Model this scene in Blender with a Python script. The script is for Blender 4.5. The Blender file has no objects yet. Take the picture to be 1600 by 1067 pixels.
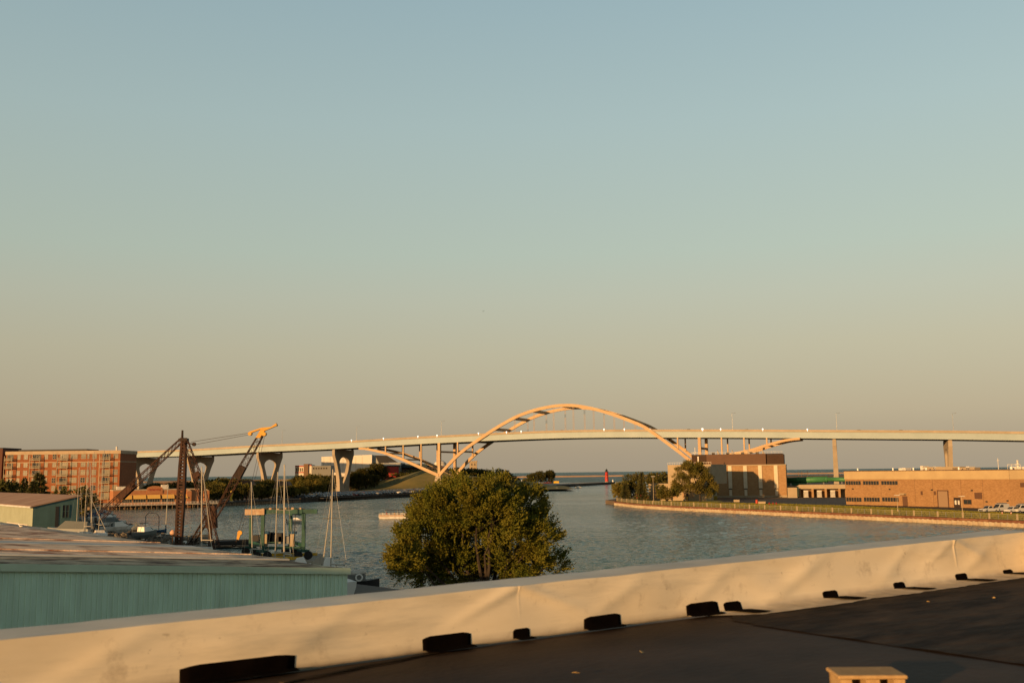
import bpy, bmesh, math, random
from mathutils import Vector, Matrix, noise
R = math.radians
SC = bpy.context.scene
COL = SC.collection
rnd = random.Random(7)

# ------------------------------------------------------------------ camera
F = 1555.0; CX = 800.0; CY = 533.5
CAMZ = 14.0
ROLL = math.atan(0.0121)
PITCH = math.atan((737.8 - CY) / F)
cam = bpy.data.objects.new('camera', bpy.data.cameras.new('camera'))
COL.objects.link(cam)
cam.location = (0, 0, CAMZ)
CM = Matrix.Rotation(R(90) + PITCH, 3, 'X') @ Matrix.Rotation(-ROLL, 3, 'Z')
cam.rotation_euler = CM.to_euler()
cam.data.sensor_width = 36
cam.data.lens = 36 * F / 1600
cam.data.clip_start = 0.1; cam.data.clip_end = 60000
cam.data.dof.use_dof = True
cam.data.dof.focus_distance = 400
cam.data.dof.aperture_fstop = 2.8
SC.camera = cam

# ------------------------------------------------------------------ world, sun, exposure
SUN_EL = R(7.0)
SH = Vector((-0.62, -0.785)).normalized()
SDIR = Vector((SH.x * math.cos(SUN_EL), SH.y * math.cos(SUN_EL), math.sin(SUN_EL)))
w = bpy.data.worlds.new("World"); SC.world = w; w.use_nodes = True
nt = w.node_tree; nt.nodes.clear()
wo = nt.nodes.new('ShaderNodeOutputWorld')
b1 = nt.nodes.new('ShaderNodeBackground'); b2 = nt.nodes.new('ShaderNodeBackground')
sky = nt.nodes.new('ShaderNodeTexSky'); sky.sky_type = 'NISHITA'; sky.sun_disc = False
sky.sun_elevation = SUN_EL; sky.sun_rotation = math.atan2(SH.x, SH.y) % (2 * math.pi)
sky.dust_density = 3.0; sky.altitude = 20
b1.inputs[1].default_value = 0.014
nt.links.new(sky.outputs[0], b1.inputs[0])
tc = nt.nodes.new('ShaderNodeTexCoord'); sx = nt.nodes.new('ShaderNodeSeparateXYZ')
rp = nt.nodes.new('ShaderNodeValToRGB')
nt.links.new(tc.outputs['Generated'], sx.inputs[0]); nt.links.new(sx.outputs['Z'], rp.inputs[0])
mrw = nt.nodes.new('ShaderNodeMapRange'); mrw.inputs['From Min'].default_value = -0.5; mrw.inputs['From Max'].default_value = 0.5
mrw.inputs['To Min'].default_value = 0.93; mrw.inputs['To Max'].default_value = 1.09; nt.links.new(sx.outputs['X'], mrw.inputs[0])
hsw = nt.nodes.new('ShaderNodeHueSaturation'); nt.links.new(rp.outputs[0], hsw.inputs['Color']); nt.links.new(mrw.outputs[0], hsw.inputs['Value'])
nt.links.new(hsw.outputs[0], b2.inputs[0]); b2.inputs[1].default_value = 1.0
ad = nt.nodes.new('ShaderNodeAddShader')
nt.links.new(b1.outputs[0], ad.inputs[0]); nt.links.new(b2.outputs[0], ad.inputs[1])
nt.links.new(ad.outputs[0], wo.inputs[0])
def lin(c): return tuple(((v / 255) / 12.92 if v / 255 <= 0.04045 else ((v / 255 + 0.055) / 1.055) ** 2.4) for v in c)
RAMP = [(0.0, (169, 155, 133)), (0.024, (174, 159, 135)), (0.056, (184, 169, 142)), (0.12, (189, 181, 154)), (0.17, (187, 188, 167)), (0.215, (181, 192, 176)),
        (0.335, (170, 189, 186)), (0.445, (155, 179, 184)), (0.62, (84, 96, 100)), (1.0, (50, 49, 47))]
cr = rp.color_ramp
while len(cr.elements) < len(RAMP): cr.elements.new(0.5)
for e, (p, c) in zip(cr.elements, RAMP):
    e.position = p; e.color = (*lin(c), 1)
SKYK = 0.635
b2.inputs[1].default_value = SKYK
sl = bpy.data.lights.new('sun', 'SUN'); sl.energy = 5.0; sl.angle = R(0.6); sl.color = (1.0, 0.57, 0.23)
so = bpy.data.objects.new('sun', sl); COL.objects.link(so)
so.rotation_euler = (-SDIR).to_track_quat('-Z', 'Y').to_euler(); so.location = (0, 0, 100)
SC.view_settings.view_transform = 'Standard'; SC.view_settings.look = 'None'
SC.view_settings.exposure = 0.5; SC.view_settings.gamma = 1
try: SC.view_settings.use_curve_mapping = False
except Exception: pass

# ------------------------------------------------------------------ helpers
def ray(px, py):
    return CM @ Vector(((px - CX) / F, -(py - CY) / F, -1.0))
def at(px, py, D):                       # the point seen at a pixel, D metres ahead
    r = ray(px, py); t = D / r.y
    return Vector((r.x * t, D, CAMZ + r.z * t))
def on(px, py, z):                       # the point seen at a pixel, on the level z
    r = ray(px, py); t = (z - CAMZ) / r.z
    return Vector((r.x * t, r.y * t, z))
def pxy(px, D):                          # ground position under a pixel column
    p = at(px, 737, D); return Vector((p.x, p.y))

MATS = {}
KEEP = ('leaf', 'needle', 'grass', 'drygrass', 'greenmetal', 'greentrim', 'coping', 'rustroof', 'lamp', 'flashing', 'bridge_green', 'hallwhite', 'white')
def mat(name, col, rough=0.7, col2=None, scale=3.0, metal=0.0, bump=0.0, bscale=None, stretch=(1, 1, 1), emit=0, spec=0.3,
        rand=0.0, pos=False, detail=4, lo=0.35, hi=0.65, transl=0.0):
    if name in MATS: return MATS[name]
    if not name.startswith(KEEP):
        col = tuple(v * 0.78 for v in col); col2 = tuple(v * 0.78 for v in col2) if col2 else None
    m = bpy.data.materials.new(name); m.use_nodes = True
    n = m.node_tree.nodes; l = m.node_tree.links
    b = n['Principled BSDF']
    b.inputs['Roughness'].default_value = rough; b.inputs['Metallic'].default_value = metal
    b.inputs['Specular IOR Level'].default_value = spec
    b.inputs['Base Color'].default_value = (*col, 1)
    need = col2 is not None or bump > 0
    if need:
        if pos: t = n.new('ShaderNodeNewGeometry').outputs['Position']
        else: t = n.new('ShaderNodeTexCoord').outputs['Object']
        mp = n.new('ShaderNodeMapping'); mp.inputs['Scale'].default_value = stretch; l.new(t, mp.inputs[0])
    last = None
    if col2 is not None:
        ns = n.new('ShaderNodeTexNoise'); ns.inputs['Scale'].default_value = scale; ns.inputs['Detail'].default_value = detail
        ns.inputs['Roughness'].default_value = 0.62
        l.new(mp.outputs[0], ns.inputs[0])
        r = n.new('ShaderNodeValToRGB'); r.color_ramp.elements[0].position = lo; r.color_ramp.elements[1].position = hi
        r.color_ramp.elements[0].color = (*col, 1); r.color_ramp.elements[1].color = (*col2, 1)
        l.new(ns.outputs[0], r.inputs[0]); last = r.outputs[0]; l.new(last, b.inputs['Base Color'])
    if rand > 0:
        oi = n.new('ShaderNodeObjectInfo'); hs = n.new('ShaderNodeHueSaturation')
        mr = n.new('ShaderNodeMapRange'); mr.inputs['To Min'].default_value = 1 - rand; mr.inputs['To Max'].default_value = 1 + rand
        l.new(oi.outputs['Random'], mr.inputs[0]); l.new(mr.outputs[0], hs.inputs['Value'])
        if last: l.new(last, hs.inputs['Color'])
        else: hs.inputs['Color'].default_value = (*col, 1)
        l.new(hs.outputs[0], b.inputs['Base Color']); last = hs.outputs[0]
    if bump > 0:
        nb = n.new('ShaderNodeTexNoise'); nb.inputs['Scale'].default_value = bscale or scale; nb.inputs['Detail'].default_value = 5
        l.new(mp.outputs[0], nb.inputs[0])
        bp = n.new('ShaderNodeBump'); bp.inputs['Strength'].default_value = 1; bp.inputs['Distance'].default_value = bump
        l.new(nb.outputs[0], bp.inputs['Height']); l.new(bp.outputs[0], b.inputs['Normal'])
    if emit:
        b.inputs['Emission Color'].default_value = (*col, 1); b.inputs['Emission Strength'].default_value = emit
    if transl > 0:
        tr = n.new('ShaderNodeBsdfTranslucent'); mx = n.new('ShaderNodeMixShader'); mx.inputs[0].default_value = transl
        if last: l.new(last, tr.inputs[0])
        else: tr.inputs[0].default_value = (*col, 1)
        l.new(b.outputs[0], mx.inputs[1]); l.new(tr.outputs[0], mx.inputs[2])
        l.new(mx.outputs[0], n['Material Output'].inputs[0])
    MATS[name] = m
    return m

def brick_mat(name, c1, c2, mortar, scale=1.0, bw=0.6, bh=0.25):
    if name in MATS: return MATS[name]
    m = mat(name, c1, 0.9, c2, 0.35, detail=5, lo=0.2, hi=0.8)
    n = m.node_tree.nodes; l = m.node_tree.links; b = n['Principled BSDF']
    tcn = n.new('ShaderNodeTexCoord'); s = n.new('ShaderNodeSeparateXYZ'); cb = n.new('ShaderNodeCombineXYZ'); a = n.new('ShaderNodeMath')
    l.new(tcn.outputs['Object'], s.inputs[0]); l.new(s.outputs[0], a.inputs[0]); l.new(s.outputs[1], a.inputs[1])
    l.new(a.outputs[0], cb.inputs[0]); l.new(s.outputs[2], cb.inputs[1])
    bt = n.new('ShaderNodeTexBrick'); bt.inputs['Scale'].default_value = scale
    bt.inputs['Brick Width'].default_value = bw; bt.inputs['Row Height'].default_value = bh; bt.inputs['Mortar Size'].default_value = 0.02
    bt.inputs['Color1'].default_value = (1, 1, 1, 1); bt.inputs['Color2'].default_value = (0.78, 0.74, 0.7, 1)
    bt.inputs['Mortar'].default_value = (*mortar, 1)
    l.new(cb.outputs[0], bt.inputs[0])
    mx = n.new('ShaderNodeMix'); mx.data_type = 'RGBA'; mx.blend_type = 'MULTIPLY'; mx.inputs[0].default_value = 1
    src = b.inputs['Base Color'].links[0].from_socket
    l.new(src, mx.inputs[6]); l.new(bt.outputs[0], mx.inputs[7]); l.new(mx.outputs[2], b.inputs['Base Color'])
    return m

def tag(o, label=None, cat=None, group=None, kind=None):
    if label: o['label'] = label
    if cat: o['category'] = cat
    if group: o['group'] = group
    if kind: o['kind'] = kind
    return o
def thing(name, label, cat, loc=(0, 0, 0), rotz=0, group=None):
    o = bpy.data.objects.new(name, None); COL.objects.link(o)
    o.empty_display_size = 0.5
    o.location = loc; o.rotation_euler = (0, 0, rotz)
    return tag(o, label, cat, group)
def copy_tree(o, loc=None, rotz=None, label=None, group=None, scale=None, kids=True, parent=None):
    c = o.copy(); COL.objects.link(c)
    if parent is not None: c.parent = parent
    if loc is not None: c.location = loc
    if rotz is not None: c.rotation_euler = (0, 0, rotz)
    if scale is not None: c.scale = scale if hasattr(scale, '__len__') else (scale,) * 3
    if label: c['label'] = label
    if group: c['group'] = group
    if kids:
        for ch in list(CH.get(o.name, [])):
            k = copy_tree(ch, parent=c)
            CH.setdefault(c.name, []).append(k)
    return c
CH = {}

class MB:
    def __init__(s): s.v = []; s.f = []; s.mi = []; s.cur = 0
    def face(s, *ids): s.f.append(ids); s.mi.append(s.cur)
    def add(s, vs, fs):
        o = len(s.v); s.v += [tuple(v) for v in vs]
        for f in fs: s.f.append(tuple(o + i for i in f)); s.mi.append(s.cur)
        return s
    def hexa(s, a, b):
        return s.add(list(a) + list(b), [(0, 3, 2, 1), (4, 5, 6, 7), (0, 1, 5, 4), (1, 2, 6, 5), (2, 3, 7, 6), (3, 0, 4, 7)])
    def box(s, x0, x1, y0, y1, z0, z1):
        return s.hexa([(x0, y0, z0), (x1, y0, z0), (x1, y1, z0), (x0, y1, z0)], [(x0, y0, z1), (x1, y0, z1), (x1, y1, z1), (x0, y1, z1)])
    def bar(s, p, q, w, h=None, up=(0, 0, 1)):
        h = h or w; p = Vector(p); q = Vector(q); d = (q - p)
        if d.length < 1e-6: return s
        d.normalize(); u = Vector(up)
        if abs(d.dot(u)) > 0.98: u = Vector((0, 1, 0))
        a = d.cross(u).normalized() * (w / 2); b = a.cross(d).normalized() * (h / 2)
        return s.hexa([p - a - b, p + a - b, p + a + b, p - a + b], [q - a - b, q + a - b, q + a + b, q - a + b])
    def tube(s, p, q, r0, r1=None, n=8, cap=True):
        r1 = r0 if r1 is None else r1; p = Vector(p); q = Vector(q); d = (q - p)
        if d.length < 1e-6: return s
        d.normalize(); u = Vector((0, 0, 1)) if abs(d.z) < 0.95 else Vector((1, 0, 0))
        a = d.cross(u).normalized(); b = a.cross(d)
        vs = []
        for c, r in ((p, r0), (q, r1)):
            for i in range(n):
                t = 2 * math.pi * i / n; vs.append(c + a * (r * math.cos(t)) + b * (r * math.sin(t)))
        fs = [(i, (i + 1) % n, n + (i + 1) % n, n + i) for i in range(n)]
        if cap: fs += [tuple(range(n - 1, -1, -1)), tuple(range(n, 2 * n))]
        return s.add(vs, fs)
    def path(s, pts, r, n=6):
        for a, b in zip(pts, pts[1:]): s.tube(a, b, r, r, n)
        return s
    def lathe(s, prof, n=16, c=(0, 0, 0)):
        vs = []; fs = []
        for r, z in prof:
            for i in range(n):
                t = 2 * math.pi * i / n; vs.append((c[0] + r * math.cos(t), c[1] + r * math.sin(t), c[2] + z))
        for k in range(len(prof) - 1):
            for i in range(n): fs.append((k * n + i, k * n + (i + 1) % n, (k + 1) * n + (i + 1) % n, (k + 1) * n + i))
        fs.append(tuple(range(n - 1, -1, -1))); m = (len(prof) - 1) * n; fs.append(tuple(range(m, m + n)))
        return s.add(vs, fs)
    def prism(s, poly, y0, y1):          # polygon in (x,z), extruded along y
        n = len(poly)
        vs = [(x, y0, z) for x, z in poly] + [(x, y1, z) for x, z in poly]
        return s.add(vs, [tuple(range(n)), tuple(range(2 * n - 1, n - 1, -1))] + [((i + 1) % n, i, n + i, n + (i + 1) % n) for i in range(n)])
    def slab(s, poly, z0, z1):           # polygon in (x,y), extruded along z
        n = len(poly)
        vs = [(p[0], p[1], z0) for p in poly] + [(p[0], p[1], z1) for p in poly]
        return s.add(vs, [tuple(range(n - 1, -1, -1)), tuple(range(n, 2 * n))] + [(i, (i + 1) % n, n + (i + 1) % n, n + i) for i in range(n)])
    def build(s, name, m, parent=None, world=False, smooth=False, loc=None, bevel=0):
        me = bpy.data.meshes.new(name)
        vs = s.v
        if parent is not None and world:
            mi = (Matrix.Translation(parent.location) @ Matrix.Rotation(parent.rotation_euler.z, 4, 'Z')).inverted()
            vs = [tuple(mi @ Vector(v)) for v in vs]
        if loc is not None: vs = [(v[0] - loc[0], v[1] - loc[1], v[2] - loc[2]) for v in vs]
        me.from_pydata(vs, [], s.f)
        ms = m if isinstance(m, (list, tuple)) else [m]
        for x in ms: me.materials.append(x)
        if len(ms) > 1: me.polygons.foreach_set('material_index', s.mi)
        if smooth: me.polygons.foreach_set('use_smooth', [True] * len(me.polygons))
        me.update()
        bm = bmesh.new(); bm.from_mesh(me)
        if len(s.f) < 20000: bmesh.ops.recalc_face_normals(bm, faces=bm.faces)
        bm.to_mesh(me); bm.free()
        o = bpy.data.objects.new(name, me); COL.objects.link(o)
        if loc is not None: o.location = loc
        if parent is not None:
            o.parent = parent; CH.setdefault(parent.name, []).append(o)
        if bevel:
            bv = o.modifiers.new('bevel', 'BEVEL'); bv.width = bevel; bv.segments = 2; bv.limit_method = 'ANGLE'
        return o

class Frame:                              # local frame of a facade: x along it, y away from the viewer, z up
    def __init__(s, P0, P1, z0):
        s.P = Vector((P0[0], P0[1])); Q = Vector((P1[0], P1[1])); d = Q - s.P; s.L = d.length; s.d = d.normalized(); s.z0 = z0
        s.loc = (s.P.x, s.P.y, z0); s.rot = math.atan2(s.d.y, s.d.x); s.n = Vector((-s.d.y, s.d.x))
    def pt(s, px, py, y=0.0):
        r = ray(px, py); o = s.P + s.n * y
        t = (o.x * s.n.x + o.y * s.n.y) / (r.x * s.n.x + r.y * s.n.y)
        p = Vector((r.x * t, r.y * t)); return ((p - s.P).dot(s.d), CAMZ + r.z * t - s.z0)
    def rect(s, x0, y0, x1, y1, y=0.0):
        a = s.pt(x0, y0, y); b = s.pt(x1, y1, y); xm = s.pt(x0, y1, y); return a[0], b[0], min(b[1], xm[1]), a[1]
    def thing(s, name, label, cat, group=None): return thing(name, label, cat, s.loc, s.rot, group)

def window(parent, x0, x1, z0, z1, fm, pm, y=0.0, mull=1, trans=1, name='window', side=0):
    """frame proud of the wall, pane inside it; side=0 facade y=const, side=1 the wall x=const at the right end"""
    t = 0.09; m = MB()
    def bx(a, b, ya, yb, c, d):
        if side: m.box(y - yb, y - ya, a, b, c, d)
        else: m.box(a, b, y + ya, y + yb, c, d)
    bx(x0 - t, x1 + t, -0.12, 0.02, z0 - t, z0); bx(x0 - t, x1 + t, -0.12, 0.02, z1, z1 + t)
    bx(x0 - t, x0, -0.12, 0.02, z0, z1); bx(x1, x1 + t, -0.12, 0.02, z0, z1)
    for k in range(mull):
        xm = x0 + (x1 - x0) * (k + 1) / (mull + 1); bx(xm - 0.05, xm + 0.05, -0.10, 0.02, z0, z1)
    for k in range(trans):
        zm = z0 + (z1 - z0) * (k + 1) / (trans + 1); bx(x0, x1, -0.085, 0.02, zm - 0.04, zm + 0.04)
    w_ = m.build(name, fm, parent)
    m = MB(); bx(x0, x1, -0.04, 0.02, z0, z1); m.build('pane', pm, w_)
    return w_

# ------------------------------------------------------------------ materials
M = {}
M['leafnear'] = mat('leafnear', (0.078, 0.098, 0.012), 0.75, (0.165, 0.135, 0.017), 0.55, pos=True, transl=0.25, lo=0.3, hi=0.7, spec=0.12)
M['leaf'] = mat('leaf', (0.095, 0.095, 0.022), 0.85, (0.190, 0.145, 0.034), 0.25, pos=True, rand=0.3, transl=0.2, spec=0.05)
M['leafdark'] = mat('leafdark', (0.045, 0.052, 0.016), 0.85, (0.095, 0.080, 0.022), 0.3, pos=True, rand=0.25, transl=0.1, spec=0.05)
M['needle'] = mat('needle', (0.055, 0.062, 0.022), 0.85, (0.10, 0.085, 0.028), 0.5, pos=True, rand=0.2, spec=0.05)
M['bark'] = mat('bark', (0.06, 0.045, 0.03), 0.9, (0.035, 0.025, 0.018), 4, stretch=(1, 1, 0.3), bump=0.02)
M['asphalt'] = mat('asphalt', (0.050, 0.046, 0.044), 0.9, (0.075, 0.068, 0.06), 0.15, pos=True, detail=8)
M['concrete'] = mat('concrete', (0.36, 0.31, 0.25), 0.85, (0.46, 0.40, 0.32), 0.4, detail=8, bump=0.01, bscale=3)
M['grass'] = mat('grass', (0.15, 0.17, 0.035), 0.95, (0.25, 0.22, 0.055), 0.12, pos=True, detail=8)
M['drygrass'] = mat('drygrass', (0.10, 0.10, 0.028), 0.95, (0.22, 0.17, 0.055), 0.05, pos=True, detail=9, lo=0.3, hi=0.7)
M['soil'] = mat('soil', (0.14, 0.10, 0.065), 0.95, (0.22, 0.15, 0.09), 0.03, pos=True, detail=8)
M['white'] = mat('white', (0.74, 0.72, 0.68), 0.5)
M['whitedirty'] = mat('whitedirty', (0.62, 0.60, 0.55), 0.6, (0.42, 0.38, 0.33), 1.2, detail=6)
M['black'] = mat('black', (0.012, 0.012, 0.013), 0.6)
M['dark'] = mat('dark', (0.035, 0.033, 0.032), 0.7)
M['glass'] = mat('glass', (0.03, 0.035, 0.04), 0.12, spec=0.6)
M['glassbright'] = mat('glassbright', (0.22, 0.19, 0.12), 0.25, (0.09, 0.085, 0.07), 0.25, spec=0.6)
M['rubber'] = mat('rubber', (0.02, 0.02, 0.02), 0.85)
M['grey'] = mat('grey', (0.22, 0.22, 0.21), 0.7)
M['steel'] = mat('steel', (0.35, 0.34, 0.32), 0.45, metal=0.6)
M['red'] = mat('red', (0.42, 0.03, 0.02), 0.6, (0.33, 0.022, 0.015), 0.6)
M['bridge_orange'] = mat('bridge_orange', (0.56, 0.38, 0.20), 0.6, (0.47, 0.31, 0.165), 0.12, pos=True, detail=6)
M['bridge_green'] = mat('bridge_green', (0.30, 0.36, 0.37), 0.6, (0.26, 0.32, 0.33), 0.08, pos=True, detail=6)
M['bridge_conc'] = mat('bridge_conc', (0.35, 0.29, 0.21), 0.9, (0.44, 0.36, 0.27), 0.12, pos=True, detail=8)
M['lamp'] = mat('lamp', (1.0, 0.97, 0.9), 0.4, emit=1.0)
# ------------------------------------------------------------------ water and land
def water_mat(far=False):
    m = bpy.data.materials.new('water'); m.use_nodes = True; n = m.node_tree.nodes; l = m.node_tree.links
    b = n['Principled BSDF']; b.inputs['Base Color'].default_value = (0.034, 0.080, 0.066, 1)
    b.inputs['Roughness'].default_value = 0.12; b.inputs['IOR'].default_value = 1.33
    g = n.new('ShaderNodeNewGeometry')
    def nz(scale, stretch, det):
        mp = n.new('ShaderNodeMapping'); mp.inputs['Scale'].default_value = stretch; mp.inputs['Rotation'].default_value = (0, 0, R(20))
        l.new(g.outputs['Position'], mp.inputs[0]); x = n.new('ShaderNodeTexNoise'); x.inputs['Scale'].default_value = scale
        x.inputs['Detail'].default_value = det; x.inputs['Roughness'].default_value = 0.55; l.new(mp.outputs[0], x.inputs[0]); return x.outputs[0]
    a = nz(0.5, (0.7, 1.3, 1), 3); c = nz(2.2, (0.8, 1.2, 1), 2)
    m1 = n.new('ShaderNodeMath'); m1.operation = 'MULTIPLY_ADD'; m1.inputs[1].default_value = 0.40; l.new(c, m1.inputs[0]); l.new(a, m1.inputs[2])
    bp = n.new('ShaderNodeBump'); bp.inputs['Strength'].default_value = 1.0; bp.inputs['Distance'].default_value = 1.0
    # calmer and rougher patches across the harbour
    p = nz(0.012, (0.5, 1.6, 1), 3); mr = n.new('ShaderNodeMapRange')
    mr.inputs['From Min'].default_value = 0.35; mr.inputs['From Max'].default_value = 0.65
    mr.inputs['To Min'].default_value = 0.35; mr.inputs['To Max'].default_value = 0.9; l.new(p, mr.inputs[0]); l.new(mr.outputs[0], bp.inputs['Distance'])
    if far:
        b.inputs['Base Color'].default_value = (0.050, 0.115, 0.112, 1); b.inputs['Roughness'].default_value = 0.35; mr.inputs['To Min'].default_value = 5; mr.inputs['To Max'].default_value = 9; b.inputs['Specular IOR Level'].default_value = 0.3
    l.new(m1.outputs[0], bp.inputs['Height']); l.new(bp.outputs[0], b.inputs['Normal'])
    return m
import numpy as np
def water_mesh():
    g = np.random.default_rng(5); Ds = [112.0]
    while Ds[-1] < 1300: Ds.append(Ds[-1] + max(0.42, Ds[-1] ** 2 / (14 * 995) * 0.27))
    Ds = np.array(Ds); T = np.tan(np.radians(np.linspace(-33, 33, 1500))); Y, TT = np.meshgrid(Ds, T, indexing='ij'); X = TT * Y
    Z = np.zeros_like(X); env = 1 + .45 * np.sin(X * .021 + Y * .013 + 1) * np.sin(X * .009 - Y * .017) + .25 * np.sin(X * .05 - Y * .031 + 2)
    for k in range(64):
        lam = 1.0 * (3.8 / 1.0) ** g.random(); th = np.radians(68 + g.normal() * 34); kk = 2 * np.pi / lam
        Z += (WSLOPE * np.sqrt(2 / 64) / kk) * np.sin(kk * (X * np.cos(th) + Y * np.sin(th)) + g.random() * 6.28)
    Z *= env * np.clip(1.15 - Y / 3000, .6, 1)
    nr, nc = X.shape; V = np.stack([X, Y, Z], -1).reshape(-1, 3); idx = np.arange(nr * nc).reshape(nr, nc)
    Q = np.stack([idx[:-1, :-1], idx[:-1, 1:], idx[1:, 1:], idx[1:, :-1]], -1).reshape(-1, 4)
    N = 128; ex = [(0, 100, -.4)]
    for r_ in (300, 1200, 5000, 22000): ex += [(r_ * math.cos(2 * math.pi * i / N), 100 + r_ * math.sin(2 * math.pi * i / N), -.4) for i in range(N)]
    o0 = len(V); tri = [(o0, o0 + 1 + i, o0 + 1 + (i + 1) % N) for i in range(N)]; q2 = []
    for k in range(3):
        q2 += [(o0 + 1 + k * N + i, o0 + 1 + (k + 1) * N + i, o0 + 1 + (k + 1) * N + (i + 1) % N, o0 + 1 + k * N + (i + 1) % N) for i in range(N)]
    V = np.vstack([V, np.array(ex)]); loops = np.concatenate([Q.reshape(-1), np.array(q2).reshape(-1), np.array(tri).reshape(-1)]).astype(np.int32)
    nq = len(Q) + len(q2); st = np.concatenate([np.arange(nq) * 4, nq * 4 + np.arange(len(tri)) * 3]).astype(np.int32)
    me = bpy.data.meshes.new('water'); me.vertices.add(len(V)); me.vertices.foreach_set('co', V.astype(np.float32).reshape(-1))
    me.loops.add(len(loops)); me.loops.foreach_set('vertex_index', loops); me.polygons.add(len(st)); me.polygons.foreach_set('loop_start', st)
    me.update(calc_edges=True); me.polygons.foreach_set('use_smooth', [True] * len(st)); me.validate(); return me
WSLOPE = 0.118
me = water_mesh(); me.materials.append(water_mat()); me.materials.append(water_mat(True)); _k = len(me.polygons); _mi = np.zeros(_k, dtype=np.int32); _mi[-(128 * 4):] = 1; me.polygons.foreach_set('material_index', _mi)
o = bpy.data.objects.new('water', me); COL.objects.link(o); tag(o, kind='structure')

def land(name, poly, z, m, z0=-1.0):
    mb = MB(); mb.slab(poly, z0, z); o = mb.build(name, m); return tag(o, kind='structure')

M['yard'] = mat('yard', (0.16, 0.14, 0.12), 0.95, (0.24, 0.20, 0.16), 0.08, pos=True, detail=8)
NB = [(200, 60), (60, 92), (20, 98), (0, 98), (-19, 118), (-33, 143), (-57, 174), (-80, 210), (-123, 310), (-165, 390), (-215, 428), (-262, 432), (-900, 500), (-900, -400), (300, -400), (300, 30)]
land('near_bank_ground', NB, 1.5, M['yard'])
LB = [(-250, 434), (-178, 440), (-154, 456), (-136, 471), (-110, 518), (-66, 605), (-26, 690), (-4, 770), (19, 847), (24, 900), (46, 1100), (50, 1190), (20, 1230), (-60, 1240), (-120, 1290), (-500, 1500), (-1500, 1900), (-1500, 440)]
land('far_bank_ground', LB, 1.8, M['soil'])
RB = [(42, 420), (47.6, 385), (58, 355), (71, 328), (87, 295), (103, 262), (118.6, 230.6), (150, 165), (400, 60), (2500, 200), (2500, 1500), (900, 2050), (430, 1900), (300, 1350), (228, 900), (150, 700), (106, 640), (60, 500), (40, 440)]
land('right_bank_ground', RB, 1.55, M['soil'])
# asphalt yard and grass strip on the right bank, sheets a few mm above the ground
def along(pts, off):
    out = []
    for i, p in enumerate(pts):
        a = Vector(pts[max(i - 1, 0)]); b = Vector(pts[min(i + 1, len(pts) - 1)]); d = (b - a).normalized(); nrm = Vector((-d.y, d.x))
        out.append(Vector(p) + nrm * off)
    return out
SH_R = [(42, 420), (47.6, 385), (58, 355), (71, 328), (87, 295), (103, 262), (118.6, 230.6), (150, 165)]
def sheet(name, near, far, z, m):
    mb = MB(); k = len(near); vs = [(p[0], p[1], z) for p in near] + [(p[0], p[1], z) for p in far]
    mb.add(vs, [(i, i + 1, k + i + 1, k + i) for i in range(k - 1)]); return tag(mb.build(name, m), kind='structure')
sheet('asphalt_yard', along(SH_R, 9.0), along(SH_R, 140), 1.556, M['asphalt'])
_a = along(SH_R, 0.0); _n = [(q - p) for p, q in zip(along(SH_R, 0.0), along(SH_R, 1.0))]
sheet('grass_strip', along(SH_R, 0.6), [p + n * k for p, n, k in zip(_a, _n, (14, 30, 41, 43, 40, 34, 25, 14))], 1.562, M['grass'])
mb = MB(); mb.slab([tuple(p) for p in [(45, 424), (57, 372), (66, 366), (84, 404), (80, 470), (72, 520), (52, 462)]], 1.0, 1.57)
tag(mb.build('grass_point', M['grass']), kind='structure')
sheet('far_promenade', [(-136, 472), (-110, 519), (-66, 606), (-26, 691), (-5, 770)], [(-150, 480), (-128, 522), (-88, 612), (-46, 700), (-22, 776)], 1.806, M['asphalt'])
mb = MB(); mb.slab([(-100, 530), (-66, 608), (-26, 694), (-5, 774), (-60, 745), (-150, 735), (-175, 560)], 1.5, 1.81)
tag(mb.build('parking_lot_ground', M['asphalt']), kind='structure')

def sheet_piling(name, pts, ztop, m, m2, label, step=1.0, amp=0.22, cap=0.35, group=None):
    """corrugated steel sheet pile wall with a concrete cap"""
    P0 = Vector(pts[0]); t = thing(name, label, 'seawall', (P0.x, P0.y, 0), 0, group)
    xs = []
    for a, b in zip(pts, pts[1:]):
        a = Vector(a); b = Vector(b); d = b - a; k = max(1, int(d.length / step)); dn = d.normalized(); nn = Vector((dn.y, -dn.x))
        for i in range(k):
            for f_, o_ in ((0, 0), (0.25, 0), (0.5, amp), (0.75, amp)): xs.append(a + d * ((i + f_) / k) + nn * (0.12 + o_))
    xs.append(Vector(pts[-1])); mb = MB(); k = len(xs)
    mb.add([(p.x, p.y, -0.5) for p in xs] + [(p.x, p.y, ztop - 0.003) for p in xs], [(i, i + 1, k + i + 1, k + i) for i in range(k - 1)])
    mb.build('piling', m, t, world=True)
    mb = MB()
    for a, b in zip(pts, pts[1:]): mb.bar((a[0], a[1], ztop + cap / 2 - 0.1), (b[0], b[1], ztop + cap / 2 - 0.1), 0.95 if cap < .6 else 0.8, cap)
    mb.build('cap', m2, t, world=True); return t
M['pilesteel'] = mat('pilesteel', (0.50, 0.43, 0.31), 0.8, (0.36, 0.26, 0.17), 0.25, pos=True, detail=7, stretch=(1, 1, 2.5))
M['rustcap'] = mat('rustcap', (0.13, 0.045, 0.025), 0.85, (0.26, 0.13, 0.07), 0.4, pos=True, detail=7)
sheet_piling('seawall', SH_R, 1.0, M['pilesteel'], M['rustcap'], 'rust stained steel pile seawall running round the right bank below the fence', step=1.5, amp=.4, cap=.65)
M['darkpile'] = mat('darkpile', (0.035, 0.028, 0.022), 0.9, (0.07, 0.05, 0.035), 0.3, pos=True)
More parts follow.
